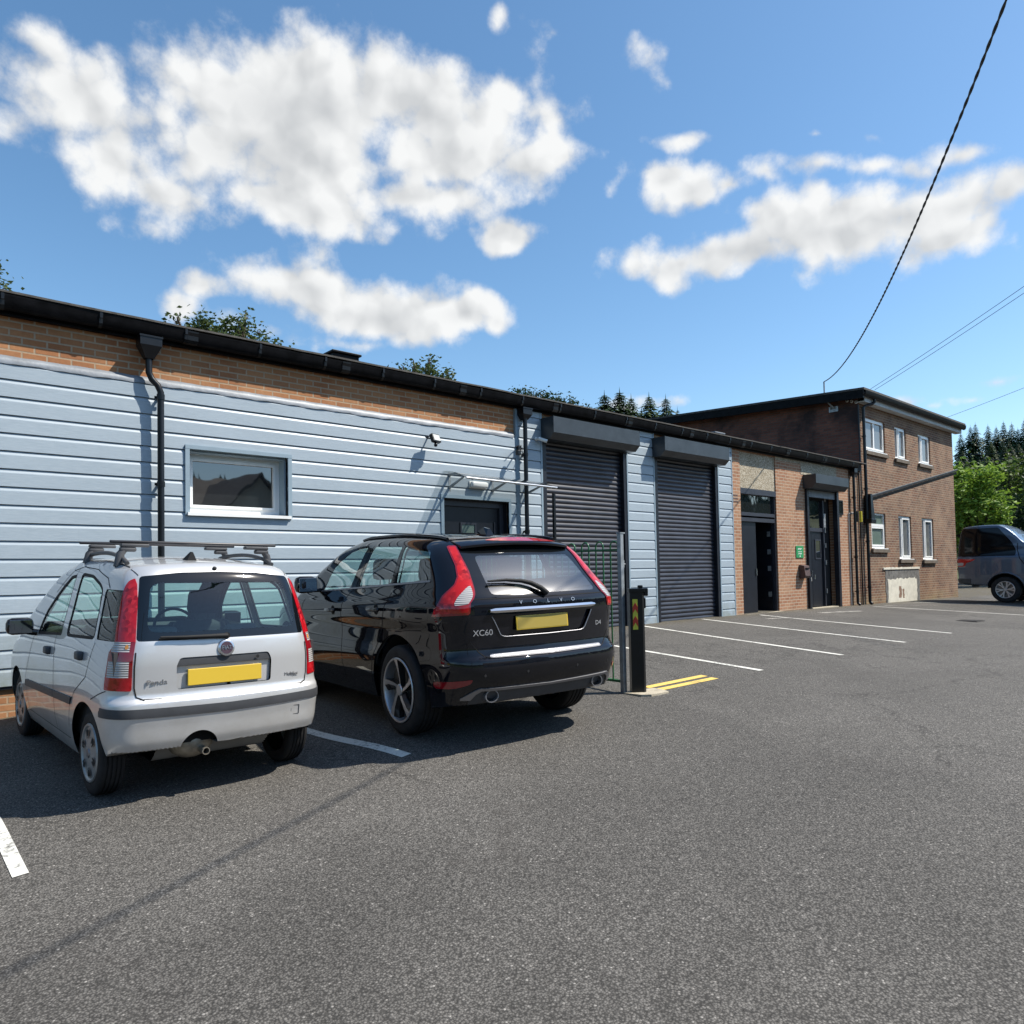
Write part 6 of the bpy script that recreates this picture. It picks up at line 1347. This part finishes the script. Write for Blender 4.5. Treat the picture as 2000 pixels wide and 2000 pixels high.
mb = MB(); mb.lathe([(0, .035), (-.02, .03), (-.025, .012)], 'Y', n=18); mb.tube([(0, -.02, 0), (.03, -.09, -.015)], .010, 8); mb.build('mount', MA['white_plastic'], CCT, smooth=60)
mb = MB(); mb.tube([(.0, -.06, .0), (.10, -.17, -.055)], .030, 14); mb.build('camera_body', MA['white_plastic'], CCT, smooth=60)
mb = MB(); mb.tube([(.1, -.17, -.055), (.103, -.173, -.057)], .022, 14); mb.build('camera_lens', MA['black_gloss'], CCT)
CF = tag(empty('cable_bracket', (8.22, -.06, 3.72)), 'tangled black cable bracket beside the second downpipe', 'bracket')
mb = MB(); mb.tube([(.10, 0, .02), (-.02, -.06, -.03), (-.10, -.14, -.10)], .012, 7); mb.tube([(.10, .02, .06), (-.06, -.05, .03), (-.14, -.10, .0)], .008, 6); mb.tube([(.1, .0, .0), (.02, -.10, -.16), (-.04, -.12, -.10), (-.1, -.14, -.1)], .006, 6); mb.box(-.02, .05, -.04, .02, -.06, .04, .005); mb.build('bracket_arm', MA['black_gloss'], CF)
mb = MB(); mb.box(-.16, -.09, -.18, -.11, -.14, -.06, .01); mb.build('junction_box', MA['black_gloss'], CF)
# sign, letterbox, yellow alarm box
SG = tag(empty('green_sign', (17.78, -.012, 2.08)), 'small green sign with white lettering left of the second doorway', 'sign')
mb = MB(); mb.box(-.19, .19, -.006, .006, -.15, .15, .004); mb.build('sign_board', simple('sign_green', (.035, .27, .095), .35), SG)
mb = MB(); rng = random.Random(4)     # four short rows of white lettering, too small to read in the photo
for zc, n_, h_, sp in ((.075, 7, .022, .030), (.005, 9, .012, .022), (-.045, 8, .020, .026)):
    for i in range(n_):
        xc = (i-(n_-1)/2)*sp; w_ = sp*.32
        mb.box(xc-w_, xc-w_+.004, -.0075, -.006, zc-h_, zc+h_*.8); mb.box(xc-w_+.004, xc+w_, -.0075, -.006, zc+h_*rng.choice((-.9, -.1, .6)), zc+h_*rng.choice((-.9, -.1, .6))*.0+h_*.8)
mb.lathe([(-.0075, .022), (-.0075, 0)], 'Y', c=(0, 0, -.11), n=16)
mb.build('sign_lettering', MA['white_plastic'], SG)
LB = tag(empty('letterbox', (17.86, -.01, 1.58)), 'rusty brown letterbox on the brick pier under the green sign', 'letterbox')
mb = MB(); mb.prism([(0, -.17), (-.13, -.15), (-.16, -.10), (-.13, .15), (0, .18)], 'X', -.13, .13); mb.build('box_body', MA['rust'], LB)
mb = MB(); mb.box(-.09, .09, -.162, -.125, .07, .10); mb.build('slot_flap', MA['black_gloss'], LB)
YB = tag(empty('alarm_box', (21.12, -.16, 3.08)), 'narrow yellow box between the black downpipes', 'box')
mb = MB(); mb.box(-.012, .03, -.01, .06, -.15, .15, .01); mb.build('cover', MA['yellow'], YB)
mb = MB(); mb.box(-.07, .02, .09, .15, -.14, .16); mb.build('back_plate', MA['black_gloss'], YB)
JB = tag(empty('meter_cover', (21.74, -.10, 3.33)), 'long black tapered cover on the corner downpipe', 'cover')
mb = MB(); mb.add([(-.06, -.10, .42), (.05, -.10, .42), (.05, .07, .42), (-.06, .07, .42), (-.11, -.13, -.30), (.12, -.13, -.30), (.12, .08, -.30), (-.11, .08, -.30)], [(0, 1, 2, 3), (7, 6, 5, 4), (0, 4, 5, 1), (1, 5, 6, 2), (2, 6, 7, 3), (3, 7, 4, 0)]); mb.box(-.16, .16, -.15, .085, -.42, -.29, .02); mb.build('shell', MA['black_gloss'], JB)
# service bracket on the side wall of the tall building
BR = tag(empty('cable_mast', (21.5, .82, 6.3)), 'bent steel cable mast on the dark side wall under the roof edge', 'bracket')
mb = MB(); mb.tube([(0, -.2, 0), (-.16, -.12, .10), (-.26, -.03, .24), (-.28, 0, .45), (-.28, 0, .80)], .022, 10); mb.build('mast', MA['galv'], BR, smooth=60)
mb = MB(); mb.tube([(0, -.05, -.02), (-.16, -.12, .10)], .016, 8); mb.box(-.03, .0, -.27, .0, -.08, .08, .004); mb.build('stay', MA['galv'], BR)
mb = MB()
for q in (-.55, -.68, -.80): mb.lathe([(0, .03), (-.05, .045), (-.07, .02), (-.09, .03)], 'X', c=(0, q, .12+.05*math.sin(q*9)), n=12)
build_each(mb, 'insulator', simple('white_porcelain', (.6, .6, .58), .2), BR, smooth=60)
# overhead cables
def cat(a, b, sag, n=60, e=1.): return [tuple(Vector(a).lerp(Vector(b), t)-Vector((0, 0, sag*4*t*(1-t)))) for t in np.linspace(0, e, n)]
def twisted(name, pts, r, turns, label):
    mb = MB(); L = len(pts)
    for ph in (0, math.pi):
        q = []
        for i, p in enumerate(pts):
            t = (Vector(pts[min(i+1, L-1)])-Vector(pts[max(0, i-1)])).normalized(); a = t.cross(Vector((0, 0, 1))).normalized(); b = t.cross(a); w = ph+turns*2*math.pi*i/L
            q.append(Vector(p)+(a*math.cos(w)+b*math.sin(w))*r*.7)
        mb.tube(q, r, 7)
    return tag(mb.build(name, simple('black_cable', (.012, .012, .014), .5), smooth=60), label, 'cable', 'overhead cables')
B_ = (21.22, .82, 7.10); E_ = Vector((1.70, -10.58, 7.62))
pts = cat(B_, E_, 1.227, 420); d_ = (Vector(pts[-1])-Vector(pts[-6])); pts += [tuple(Vector(pts[-1])+d_*(k+1)) for k in range(18)]
twisted('twisted_cable', pts, .0092, 62, 'thick twisted black cable rising from the bent mast to the top edge')
POLE = Vector(pts[-1])
PL = tag(empty('telegraph_pole', (POLE.x, POLE.y, gzf(POLE.x, POLE.y))), 'wooden pole carrying the twisted cable, outside the photo', 'pole')
mb = MB(); mb.tube([(0, 0, -.3), (0, 0, POLE.z-PL.location.z+.4)], [.15, .11], 14); mb.build('shaft', simple('weathered_wood', (.12, .09, .06), .9, var=.3, vs=6), PL, smooth=60)
def wire(a, b, sag, r, label, e=1.):
    mb = MB(); mb.tube(cat(a, b, sag, 50, e), r, 6); return tag(mb.build('overhead_wire', simple('grey_wire', (.05, .055, .065), .5)), label, 'wire', 'overhead cables')
wire((22.31, -0.05, 6.88), (16.75, -9.07, 9.04), 0.1, 0.006, 'upper of two thin wires leaving the roof corner to the right')
wire((22.54, -0.07, 6.88), (16.98, -8.93, 8.88), 0.1, 0.006, 'lower of two thin wires leaving the roof corner to the right')
wire((29.16, 0.09, 6.95), (23.88, -6.27, 7.28), 0.05, 0.006, 'single thin wire rising from the far end of the tall roof')
wire((45.46, 7.33, 7.57), (44.0, -1.29, 7.0), 0.1, 0.012, 'lower thin wire crossing in front of the dark conifers')
wire((45.42, 7.3, 7.95), (43.97, -1.31, 7.26), 0.1, 0.01, 'upper thin wire crossing in front of the dark conifers')
# ------------------------------------------------------------------ bollard, galvanised post and green railing
z0 = gzf(6.27, -4.0); BO = tag(empty('bollard', (6.262, -4.0, z0), R(-40)), 'stout black square bollard with a red and yellow reflective chevron strip', 'bollard')
mb = MB(); h = 1.09; w_ = .078; mb.add([(-w_, -.06, -.06), (w_*.7, -.06, -.06), (w_, -.035, -.06), (w_, .06, -.06), (-w_, .06, -.06), (-w_, -.06, h), (w_*.7, -.06, h), (w_, -.035, h), (w_, .06, h), (-w_, .06, h)], [(4, 3, 2, 1, 0), (5, 6, 7, 8, 9)]+[(i, (i+1) % 5, (i+1) % 5+5, i+5) for i in range(5)]); mb.build('post_body', MA['black_gloss'], BO)
mb = MB(); mb.box(-w_-.006, w_+.006, -.066, .066, h-.03, h+.012, .005); mb.box(.02, .07, -.03, .02, h+.012, h+.045, .008); mb.box(w_, w_+.045, -.04, .04, h-.07, h+.015, .01); mb.box(w_-.005, w_+.02, -.03, .03, h-.20, h-.09, .008); mb.build('hinged_cap', MA['black_gloss'], BO)
mb = MB(); mb.box(-.052, .002, -.066, -.060, h-.42, h-.10); ST = mb.build('reflective_strip', simple('reflective_yellow', (.62, .60, .06), .35), BO)
mb = MB()
for k in range(2):
    zc = h-.20-.14*k; mb.prism([(-.051, zc-.05), (-.025, zc-.005), (.001, zc-.05), (.001, zc+.02), (-.025, zc+.065), (-.051, zc+.02)], 'Y', -.0685, -.0655)
build_each(mb, 'chevron', simple('reflective_red', (.50, .035, .02), .35), ST)
z1 = gzf(6.14, -3.98); GP = tag(empty('gate_post', (6.150, -3.895, z1)), 'tall galvanised post standing behind the black bollard', 'post')
mb = MB(); mb.box(-.025, .025, -.025, .025, -.06, 2.065-z1, .004); mb.build('shaft', MA['galv'], GP)
mb = MB(); mb.box(-.03, .045, -.03, .03, 2.065-z1, 2.078-z1); mb.box(.022, .04, -.02, .02, 1.70-z1, 1.78-z1, .004); mb.tube([(.04, 0, 1.74-z1), (.07, 0, 1.74-z1)], .008, 8); mb.build('latch_plate', MA['galv'], GP)
RL = tag(empty('bow_top_railing', (6.15, -2.4, gzf(6.15, -2.4))), 'green bow-topped metal railing between the black car and the shutters', 'railing')
zr = RL.location.z; mb = MB(); ya, yb = -3.86, -.75
def rz(z): return z-zr
mb.box(-.02, .02, ya+2.4-.03, yb+2.4, rz(.485), rz(.510)); mb.box(-.012, .012, ya+2.4-.03, yb+2.4, rz(1.885), rz(1.905)); mb.build('rail', MA['green'], RL)
mb = MB(); y = ya
while y < yb-.1:
    c = y+.0525; mb = MB(); pts = [(0, y+2.4, rz(.49)), (0, y+2.4, rz(1.935))]+[(0, c+2.4-.0525*math.cos(a), rz(1.935)+.0525*math.sin(a)) for a in np.linspace(.3, math.pi-.3, 7)]+[(0, y+.105+2.4, rz(1.935)), (0, y+.105+2.4, rz(.49))]
    q = MB(); q.tube(pts, .0085, 8); q.build('bow_bar', MA['green'], RL, smooth=60); y += .2087

# ------------------------------------------------------------------ trees
def leafmat(name, dark, light, scale=.9, trans=.35):
    m, n, b, o = newmat(name); p = coord(n); n.nodes.remove(b)
    a = noise(n, p, scale, 4, .6).outputs['Fac']; f = noise(n, p, 9., 2, .5).outputs['Fac']
    c = ramp(n, mth(n, 'MULTIPLY_ADD', f, .55, mth(n, 'MULTIPLY', a, .45)), [(.32, dark), (.68, light)])
    d = nd(n, 'ShaderNodeBsdfPrincipled', {'Base Color': c, 'Roughness': .55, 'Specular IOR Level': .3}); t = nd(n, 'ShaderNodeBsdfTranslucent', {'Color': c})
    x = nd(n, 'ShaderNodeMixShader', {'Fac': trans}); n.links.new(d.outputs[0], x.inputs[1]); n.links.new(t.outputs[0], x.inputs[2]); n.links.new(x.outputs[0], o.inputs[0])
    return m
TM = dict(spruce=leafmat('spruce_needles', (.016, .036, .016), (.055, .092, .034), .5, .1), larch=leafmat('larch_needles', (.03, .055, .02), (.075, .115, .035), .5, .15), maple=leafmat('fresh_maple_leaves', (.12, .22, .025), (.27, .40, .06)), shrub=leafmat('mid_green_leaves', (.035, .07, .013), (.11, .165, .03)),
    dark=leafmat('dark_leaves', (.012, .03, .012), (.04, .075, .02)), roofside=leafmat('olive_leaves', (.035, .06, .02), (.095, .13, .04)), bark=simple('bark', (.07, .055, .04), .9, var=.4, vs=6), wood=leafmat('far_wood_foliage', (.018, .036, .016), (.05, .08, .028), .12, .0))
def conifer_mesh(seed, H=20., Rr=3.6):
    rg = np.random.default_rng(seed); mb = MB(); z = H*.06
    while z < H*.985:
        k = z/H; r = Rr*min(1., (1-k)*3.6)**.78*(.8+.4*rg.random())*(.72+.28*(1-k))+.15; nb = int(7+4*(1-k)); a0 = rg.random()*6.28
        for j in range(nb):
            a = a0+6.283*j/nb+rg.normal()*.18; L = r*(.7+.45*rg.random()); dr = L*(.22+.25*rg.random())*(1-.5*k); ca, sa = math.cos(a), math.sin(a); up = .10*L
            ns = 4
            for i in range(ns):
                t0, t1 = i/ns, (i+1)/ns
                def P(t, w, dz=0): d = L*t; zz = z+up*math.sin(t*2.2)-dr*t*t+dz; return (ca*d-sa*w, sa*d+ca*w, zz)
                w = .30*L*(1-t0*.75)*(.6+.8*rg.random())+.06; dz = -.10*L*rg.random()-.05
                mb.add([P(t0, 0), P(t1, w, dz), P(min(1.05, t1+.06), 0)], [(0, 1, 2)]); mb.add([P(t0, 0), P(t1, -w, dz), P(min(1.05, t1+.06), 0)], [(0, 2, 1)])
        z += H*.0165*(.75+.5*rg.random())*(1.2-.5*k)
    mb.add([(0, 0, H+.5), (.12, .05, H-.8), (-.1, .08, H-.8), (0, -.12, H-.8)], [(0, 1, 2), (0, 2, 3), (0, 3, 1)])
    return mb
def conifer(seed, mat):
    e = empty('conifer_tree'); c = conifer_mesh(seed).build('crown', mat, e)
    mb = MB(); mb.tube([(0, 0, -2), (0, 0, 17)], [.28, .06], 8); mb.build('trunk', TM['bark'], e); return e
CV = [conifer(s, TM['spruce']) for s in (1, 2, 3)]+[conifer(4, TM['larch'])]
_first = {id(c): True for c in CV}
def put_conifer(v, x, y, top, label, group, wd=1.):
    o = CV[v] if _first[id(CV[v])] else copy_tree(CV[v]); _first[id(CV[v])] = False
    zb = float(hill_h(np.array(x), np.array(y))); s = (top-zb)/20.3; o.location = (x, y, zb); o.scale = (s*wd, s*wd, s); o.rotation_euler = (0, 0, x*1.7+y); return tag(o, label, 'conifer', group)
GL = 'conifers on the skyline over the low roof'
for v, x, y, t, w, l in [(0, 88.6, 67., 29.6, .8, 'broad dark conifer, first of the skyline row over the low roof'), (1, 90.1, 65.2, 29.9, .8, 'tallest dark conifer of the skyline row over the low roof'), (2, 92.8, 65.1, 29.3, .7, 'dark narrow conifer third along the skyline row over the low roof'),
    (3, 95.2, 65.0, 27.6, .6, 'short olive-green conifer between the dark and sunlit skyline conifers'), (3, 96.9, 64.7, 30.1, .75, 'sunlit olive-green spired conifer beside the gap in the skyline row'), (1, 98.6, 64.5, 27.4, .5, 'small conifer leaning on the sunlit spired one at the gap'), (0, 101., 64.4, 30.3, .65, 'conifer standing just right of the gap, above the dark roof edge'), (2, 103.8, 64.1, 28.6, .45, 'smallest last conifer of the skyline row, next to the tall roof')]:
    put_conifer(v, x, y, t+.7, l, GL, w*1.3)
random.seed(21)
GR = 'dark conifer wood beyond the tall building'
rows = [(141.9, 33.3, 24.6), (142.3, 31.9, 25.6), (142.5, 31.2, 26.0), (147.9, 30.8, 26.3), (143.4, 28.4, 25.1), (148.4, 28.6, 26.6), (143.9, 26.3, 25.4), (144.1, 25.5, 24.4), (144.3, 24.6, 25.8), (144.6, 23.2, 25.2)]
adj = ['slim', 'broad', 'tall', 'ragged', 'low', 'high', 'dense', 'thin', 'dark', 'spiky']
for i, (x, y, t) in enumerate(rows): put_conifer(i % 3, x, y, t, 'dark conifer on the far skyline right of the tall building', GR, .62)
for i in range(46):
    rr_ = 95+45*random.random(); azd = R(71.8+6.8*random.random()); x, y = rr_*math.sin(azd)*1.0, -9+rr_*math.cos(azd)
    el = 8.6-(140-rr_)/45*3.2-random.random()*1.3; put_conifer(random.choice((0, 1, 2, 2, 3)), x, y, 1.65+rr_*math.tan(R(el)), 'conifer within the dark wood below the far skyline', 'conifers within the dark wood', .7)
def leafy(name, clumps, n_leaf, size, mat, trunk, limbs, seed, label, cat, group=None, flat=.35):
    rg = np.random.default_rng(seed); e = tag(empty(name, trunk), label, cat, group); T = np.array(trunk)
    w = np.array([c[3]**2 for c in clumps]); w = w/w.sum(); vs = []; fs = []
    idx = rg.choice(len(clumps), n_leaf, p=w)
    twig_c = {}
    for k in range(n_leaf):
        c = clumps[idx[k]]
        # leaves gather on sprays inside each clump
        key = (idx[k], rg.integers(0, max(8, int(n_leaf/len(clumps)/16))))
        if key not in twig_c:
            d = rg.normal(size=3); d /= np.linalg.norm(d); twig_c[key] = np.array(c[:3])+d*c[3]*(.45+.62*rg.random())*np.array([1, 1, c[4] if len(c) > 4 else .8])
        p = twig_c[key]+rg.normal(size=3)*size*1.25-T
        a = rg.normal(size=3); a[2] *= flat; a /= np.linalg.norm(a); b = rg.normal(size=3); b -= a*(a@b); b /= np.linalg.norm(b); s = size*(.6+.7*rg.random()); nrm = np.cross(a, b)
        i0 = len(vs); vs += [tuple(p-a*s*.6), tuple(p+b*s*.36+nrm*s*.08), tuple(p+a*s*.6-nrm*s*.1), tuple(p-b*s*.36+nrm*s*.08)]; fs.append((i0, i0+1, i0+2, i0+3))
    mb = MB(); mb.add(vs, fs); mb.build('crown', mat, e)
    mb = MB(); h = max(c[2] for c in clumps)-T[2]; mb.tube([(0, 0, -.4), (.05, .03, h*.35), (-.04, .06, h*.62)], [h*.030, h*.024, h*.016], 9)
    for c in clumps[:limbs]:
        q = np.array(c[:3])-T; mb.tube([(0, 0, h*.32), tuple(q*np.array([.45, .45, .72])), tuple(q*np.array([.85, .85, .95])), tuple(q+np.array([0, 0, c[3]*.7]))], [h*.016, h*.011, h*.006, h*.002], 6)
    for key, p in list(twig_c.items())[:260]:
        c = clumps[key[0]]; mb.tube([tuple(np.array(c[:3])-T-np.array([0, 0, c[3]*.4])), tuple(p-T)], [.012, .004], 4, caps=False)
    mb.build('trunk', TM['bark'], e); return e
leafy('maple_tree', [(40.0, 3.0, 5.3, .95), (40.4, 2.2, 5.9, .75), (40.2, 2.7, 4.3, 1.0), (40.6, 1.85, 4.6, .7), (40.1, 3.2, 3.4, .9), (40.5, 2.2, 3.3, .8), (39.9, 3.5, 6.1, .55), (40.6, 1.6, 3.9, .5), (40.3, 2.3, 2.4, .9)], 4200, .20, TM['maple'], (40.2, 2.6, .2), 8, 5, 'bright sunlit lime-green broadleaf tree right behind the grey pick-up', 'tree')
leafy('broadleaf_tree', [(53.5, 5.6, 6.9, 1.5), (53., 4.2, 7.4, 1.2), (53.2, 3.2, 6.6, 1.3), (53, 6.6, 7.2, 1.1), (53, 4.4, 5.2, 1.8), (53.3, 2.6, 5.2, 1.5), (53, 6., 4.8, 1.5), (53, 4, 3.2, 1.8)], 4200, .24, TM['shrub'], (53., 4.5, .0), 7, 6, 'mid-green bushy tree behind the lime-green one', 'tree')
leafy('broadleaf_tree', [(45.5, .2, 7.6, 1.0), (45.2, .9, 6.8, .8), (46., -.6, 8.6, 1.5), (46.2, -.4, 6.4, 1.6), (45.6, .3, 5.4, 1.2), (46.4, -1.6, 7.2, 2.), (46., -.2, 4.2, 1.6)], 4800, .21, TM['shrub'], (46.3, -1.2, .0), 7, 7, 'green tree at the right photo edge above the pick-up cab', 'tree')
leafy('broadleaf_tree', [(49, 2.6, 4.4, 1.5), (49.3, 1.2, 5.2, 1.6), (49, .2, 4.2, 1.8), (49, 3.6, 3.2, 1.4), (49, 1.8, 2.6, 1.9), (49.6, -1.2, 4.6, 1.8), (50, 1.6, 6.4, 1.2)], 5200, .22, TM['dark'], (49.3, 1.2, .0), 6, 8, 'very dark shaded tree between the lime-green tree and the photo edge', 'tree')
leafy('broadleaf_tree', [(62, 12, 6.5, 2.4), (62, 9.5, 6., 2.2), (61, 14, 5, 2.), (62, 11, 3.5, 2.6)], 3600, .28, TM['dark'], (62, 11.4, -.4), 4, 9, 'dark green tree low against the side of the tall building', 'tree')
leafy('roadside_tree', [(8.45, 13.0, 9.05, .46), (9.1, 13.1, 9.72, .18), (9.0, 13.1, 9.35, .22), (7.6, 13, 9.05, .36), (7.05, 13, 9.1, .18), (9.65, 13.1, 8.85, .42), (10.15, 13, 8.7, .30), (8.1, 13, 8.6, .8), (9.2, 13, 8.4, .8), (8.85, 13, 9.2, .4), (9.45, 13.05, 9.3, .16), (7.9, 13, 9.1, .32)], 2300, .12, TM['roofside'], (8.6, 13, -.8), 10, 10, 'sparse leafy treetop showing over the roof left of the vent', 'tree', 'treetops over the low roof')
leafy('roadside_tree', [(15.75, 13, 9.1, .42), (15.9, 13, 9.5, .24), (16.55, 13, 8.95, .38), (15.15, 13, 9.0, .30), (14.75, 13, 9.05, .16), (16.75, 13, 9.15, .22), (15.8, 13, 8.6, .8), (15.2, 13, 9.35, .14)], 1300, .12, TM['roofside'], (15.8, 13, -.8), 8, 11, 'small sparse treetop showing over the roof right of the vent', 'tree', 'treetops over the low roof')
leafy('roadside_tree', [(2.5, 13, 9.35, .35), (2.3, 13, 9.0, .7), (2.8, 13, 9.0, .3), (1.6, 13, 8.8, .9)], 1000, .12, TM['roofside'], (2.0, 13, -.8), 4, 12, 'tip of a tree peeping over the roof at the left photo edge', 'tree', 'treetops over the low roof')
rg_ = [(92.1, 91.0, 35.0, 1.6), (93.3, 90.2, 34.8, 1.5), (94.4, 89.1, 34.4, 1.5), (95.4, 88.2, 34.3, 1.5), (96.4, 87.4, 33.9, 1.4), (97.6, 86.4, 33.9, 1.3), (99.4, 84.7, 33.2, 1.6), (101.4, 83.2, 31.8, 1.5), (103., 82, 30.9, 1.0)]
cl_ = [(x, y, z-1.4, r) for x, y, z, r in rg_]
for i, (x, y, z, r) in enumerate(rg_):
    zb = float(hill_h(np.array(x), np.array(y)))
    leafy('pine_tree', [(x, y, z+.2, r*.7), (x+.4, y-.3, z-.8, r), (x-.5, y+.3, z-1.2, r), (x, y, z-2.6, r*1.1)], 520, .42, TM['dark'], (x, y, zb), 2, 30+i, 'round-headed dark pine on the skyline left of the skyline conifers', 'pine', 'pines on the skyline over the low roof')
# woods on the valley side behind the camera, seen only as reflections
mb = MB(); rg2 = np.random.default_rng(8)
for k in range(1500):
    r_ = 80+130*math.sqrt(rg2.random()); a = math.pi+math.pi*rg2.random()*1.0+rg2.normal()*.05; x, y = 8+r_*math.cos(a), r_*math.sin(a); z = float(hill_h(np.array(x), np.array(y))); h = 5+6*rg2.random(); w_ = h*.24; n_ = 6; a0 = rg2.random()*6
    vs = [(x, y, z+h)]
    for t_, q in ((.45, .55), (.1, 1.)): vs += [(x+math.cos(a0+6.283*j/n_)*w_*q*(.8+.4*rg2.random()), y+math.sin(a0+6.283*j/n_)*w_*q*(.8+.4*rg2.random()), z+h*t_) for j in range(n_)]
    mb.add(vs, [(0, 1+j, 1+(j+1) % n_) for j in range(n_)]+[(1+j, 1+n_+j, 1+n_+(j+1) % n_, 1+(j+1) % n_) for j in range(n_)])
tag(mb.build('hillside_wood', TM['wood']), 'dark wood on the valley side mirrored in the windows', 'wood', kind='stuff')
# ------------------------------------------------------------------ house across the car park, mirrored in the window
HS = tag(empty('bungalow', (14, -30, float(gz(np.array([14.]), np.array([-30.]))[0]))), 'cream house with a tiled gable roof mirrored in the window', 'house'); zb = HS.location.z
def hloc(mb): return mb.xf(Matrix.Translation(-Vector(HS.location)))
mb = MB(); mb.box(3, 17, -37, -29, zb-.4, 4.3); mb.prism([(13.5, zb-.4), (16.7, zb-.4), (16.7, 5.1), (15.1, 6.75), (13.5, 5.1)], 'Y', -29.02, -26); hloc(mb).build('wall', MA['cream'], HS)
mb = MB(); mb.prism([(-37.5, 4.2), (-28.5, 4.2), (-28.5, 4.35), (-33, 7.4), (-37.5, 4.35)], 'X', 2.5, 17.5)
for sx in (-1, 1): mb.add([(15.1, -25.6, 6.95), (15.1+sx*1.95, -25.6, 4.95), (15.1+sx*1.95, -33, 4.95), (15.1, -33, 6.95), (15.1, -25.6, 6.8), (15.1+sx*1.95, -25.6, 4.8), (15.1+sx*1.95, -33, 4.8), (15.1, -33, 6.8)], [(0, 1, 2, 3), (7, 6, 5, 4), (0, 4, 5, 1), (1, 5, 6, 2)])
hloc(mb).build('roof', MA['tile'], HS)
for x0, x1, y in ((14.4, 15.8, -26), (5, 6.6, -29), (9.5, 11.1, -29)):
    mb = MB(); quad_frame(mb, x0, x1, 1.4, 2.7, .07, y-.02, y+.04); f = hloc(mb).build('window', MA['upvc'], HS); mb = MB(); mb.quad((x0+.07, y+.02, 1.47), (x1-.07, y+.02, 1.47), (x1-.07, y+.02, 2.63), (x0+.07, y+.02, 2.63)); hloc(mb).build('pane', MA['wall_glass'], f)
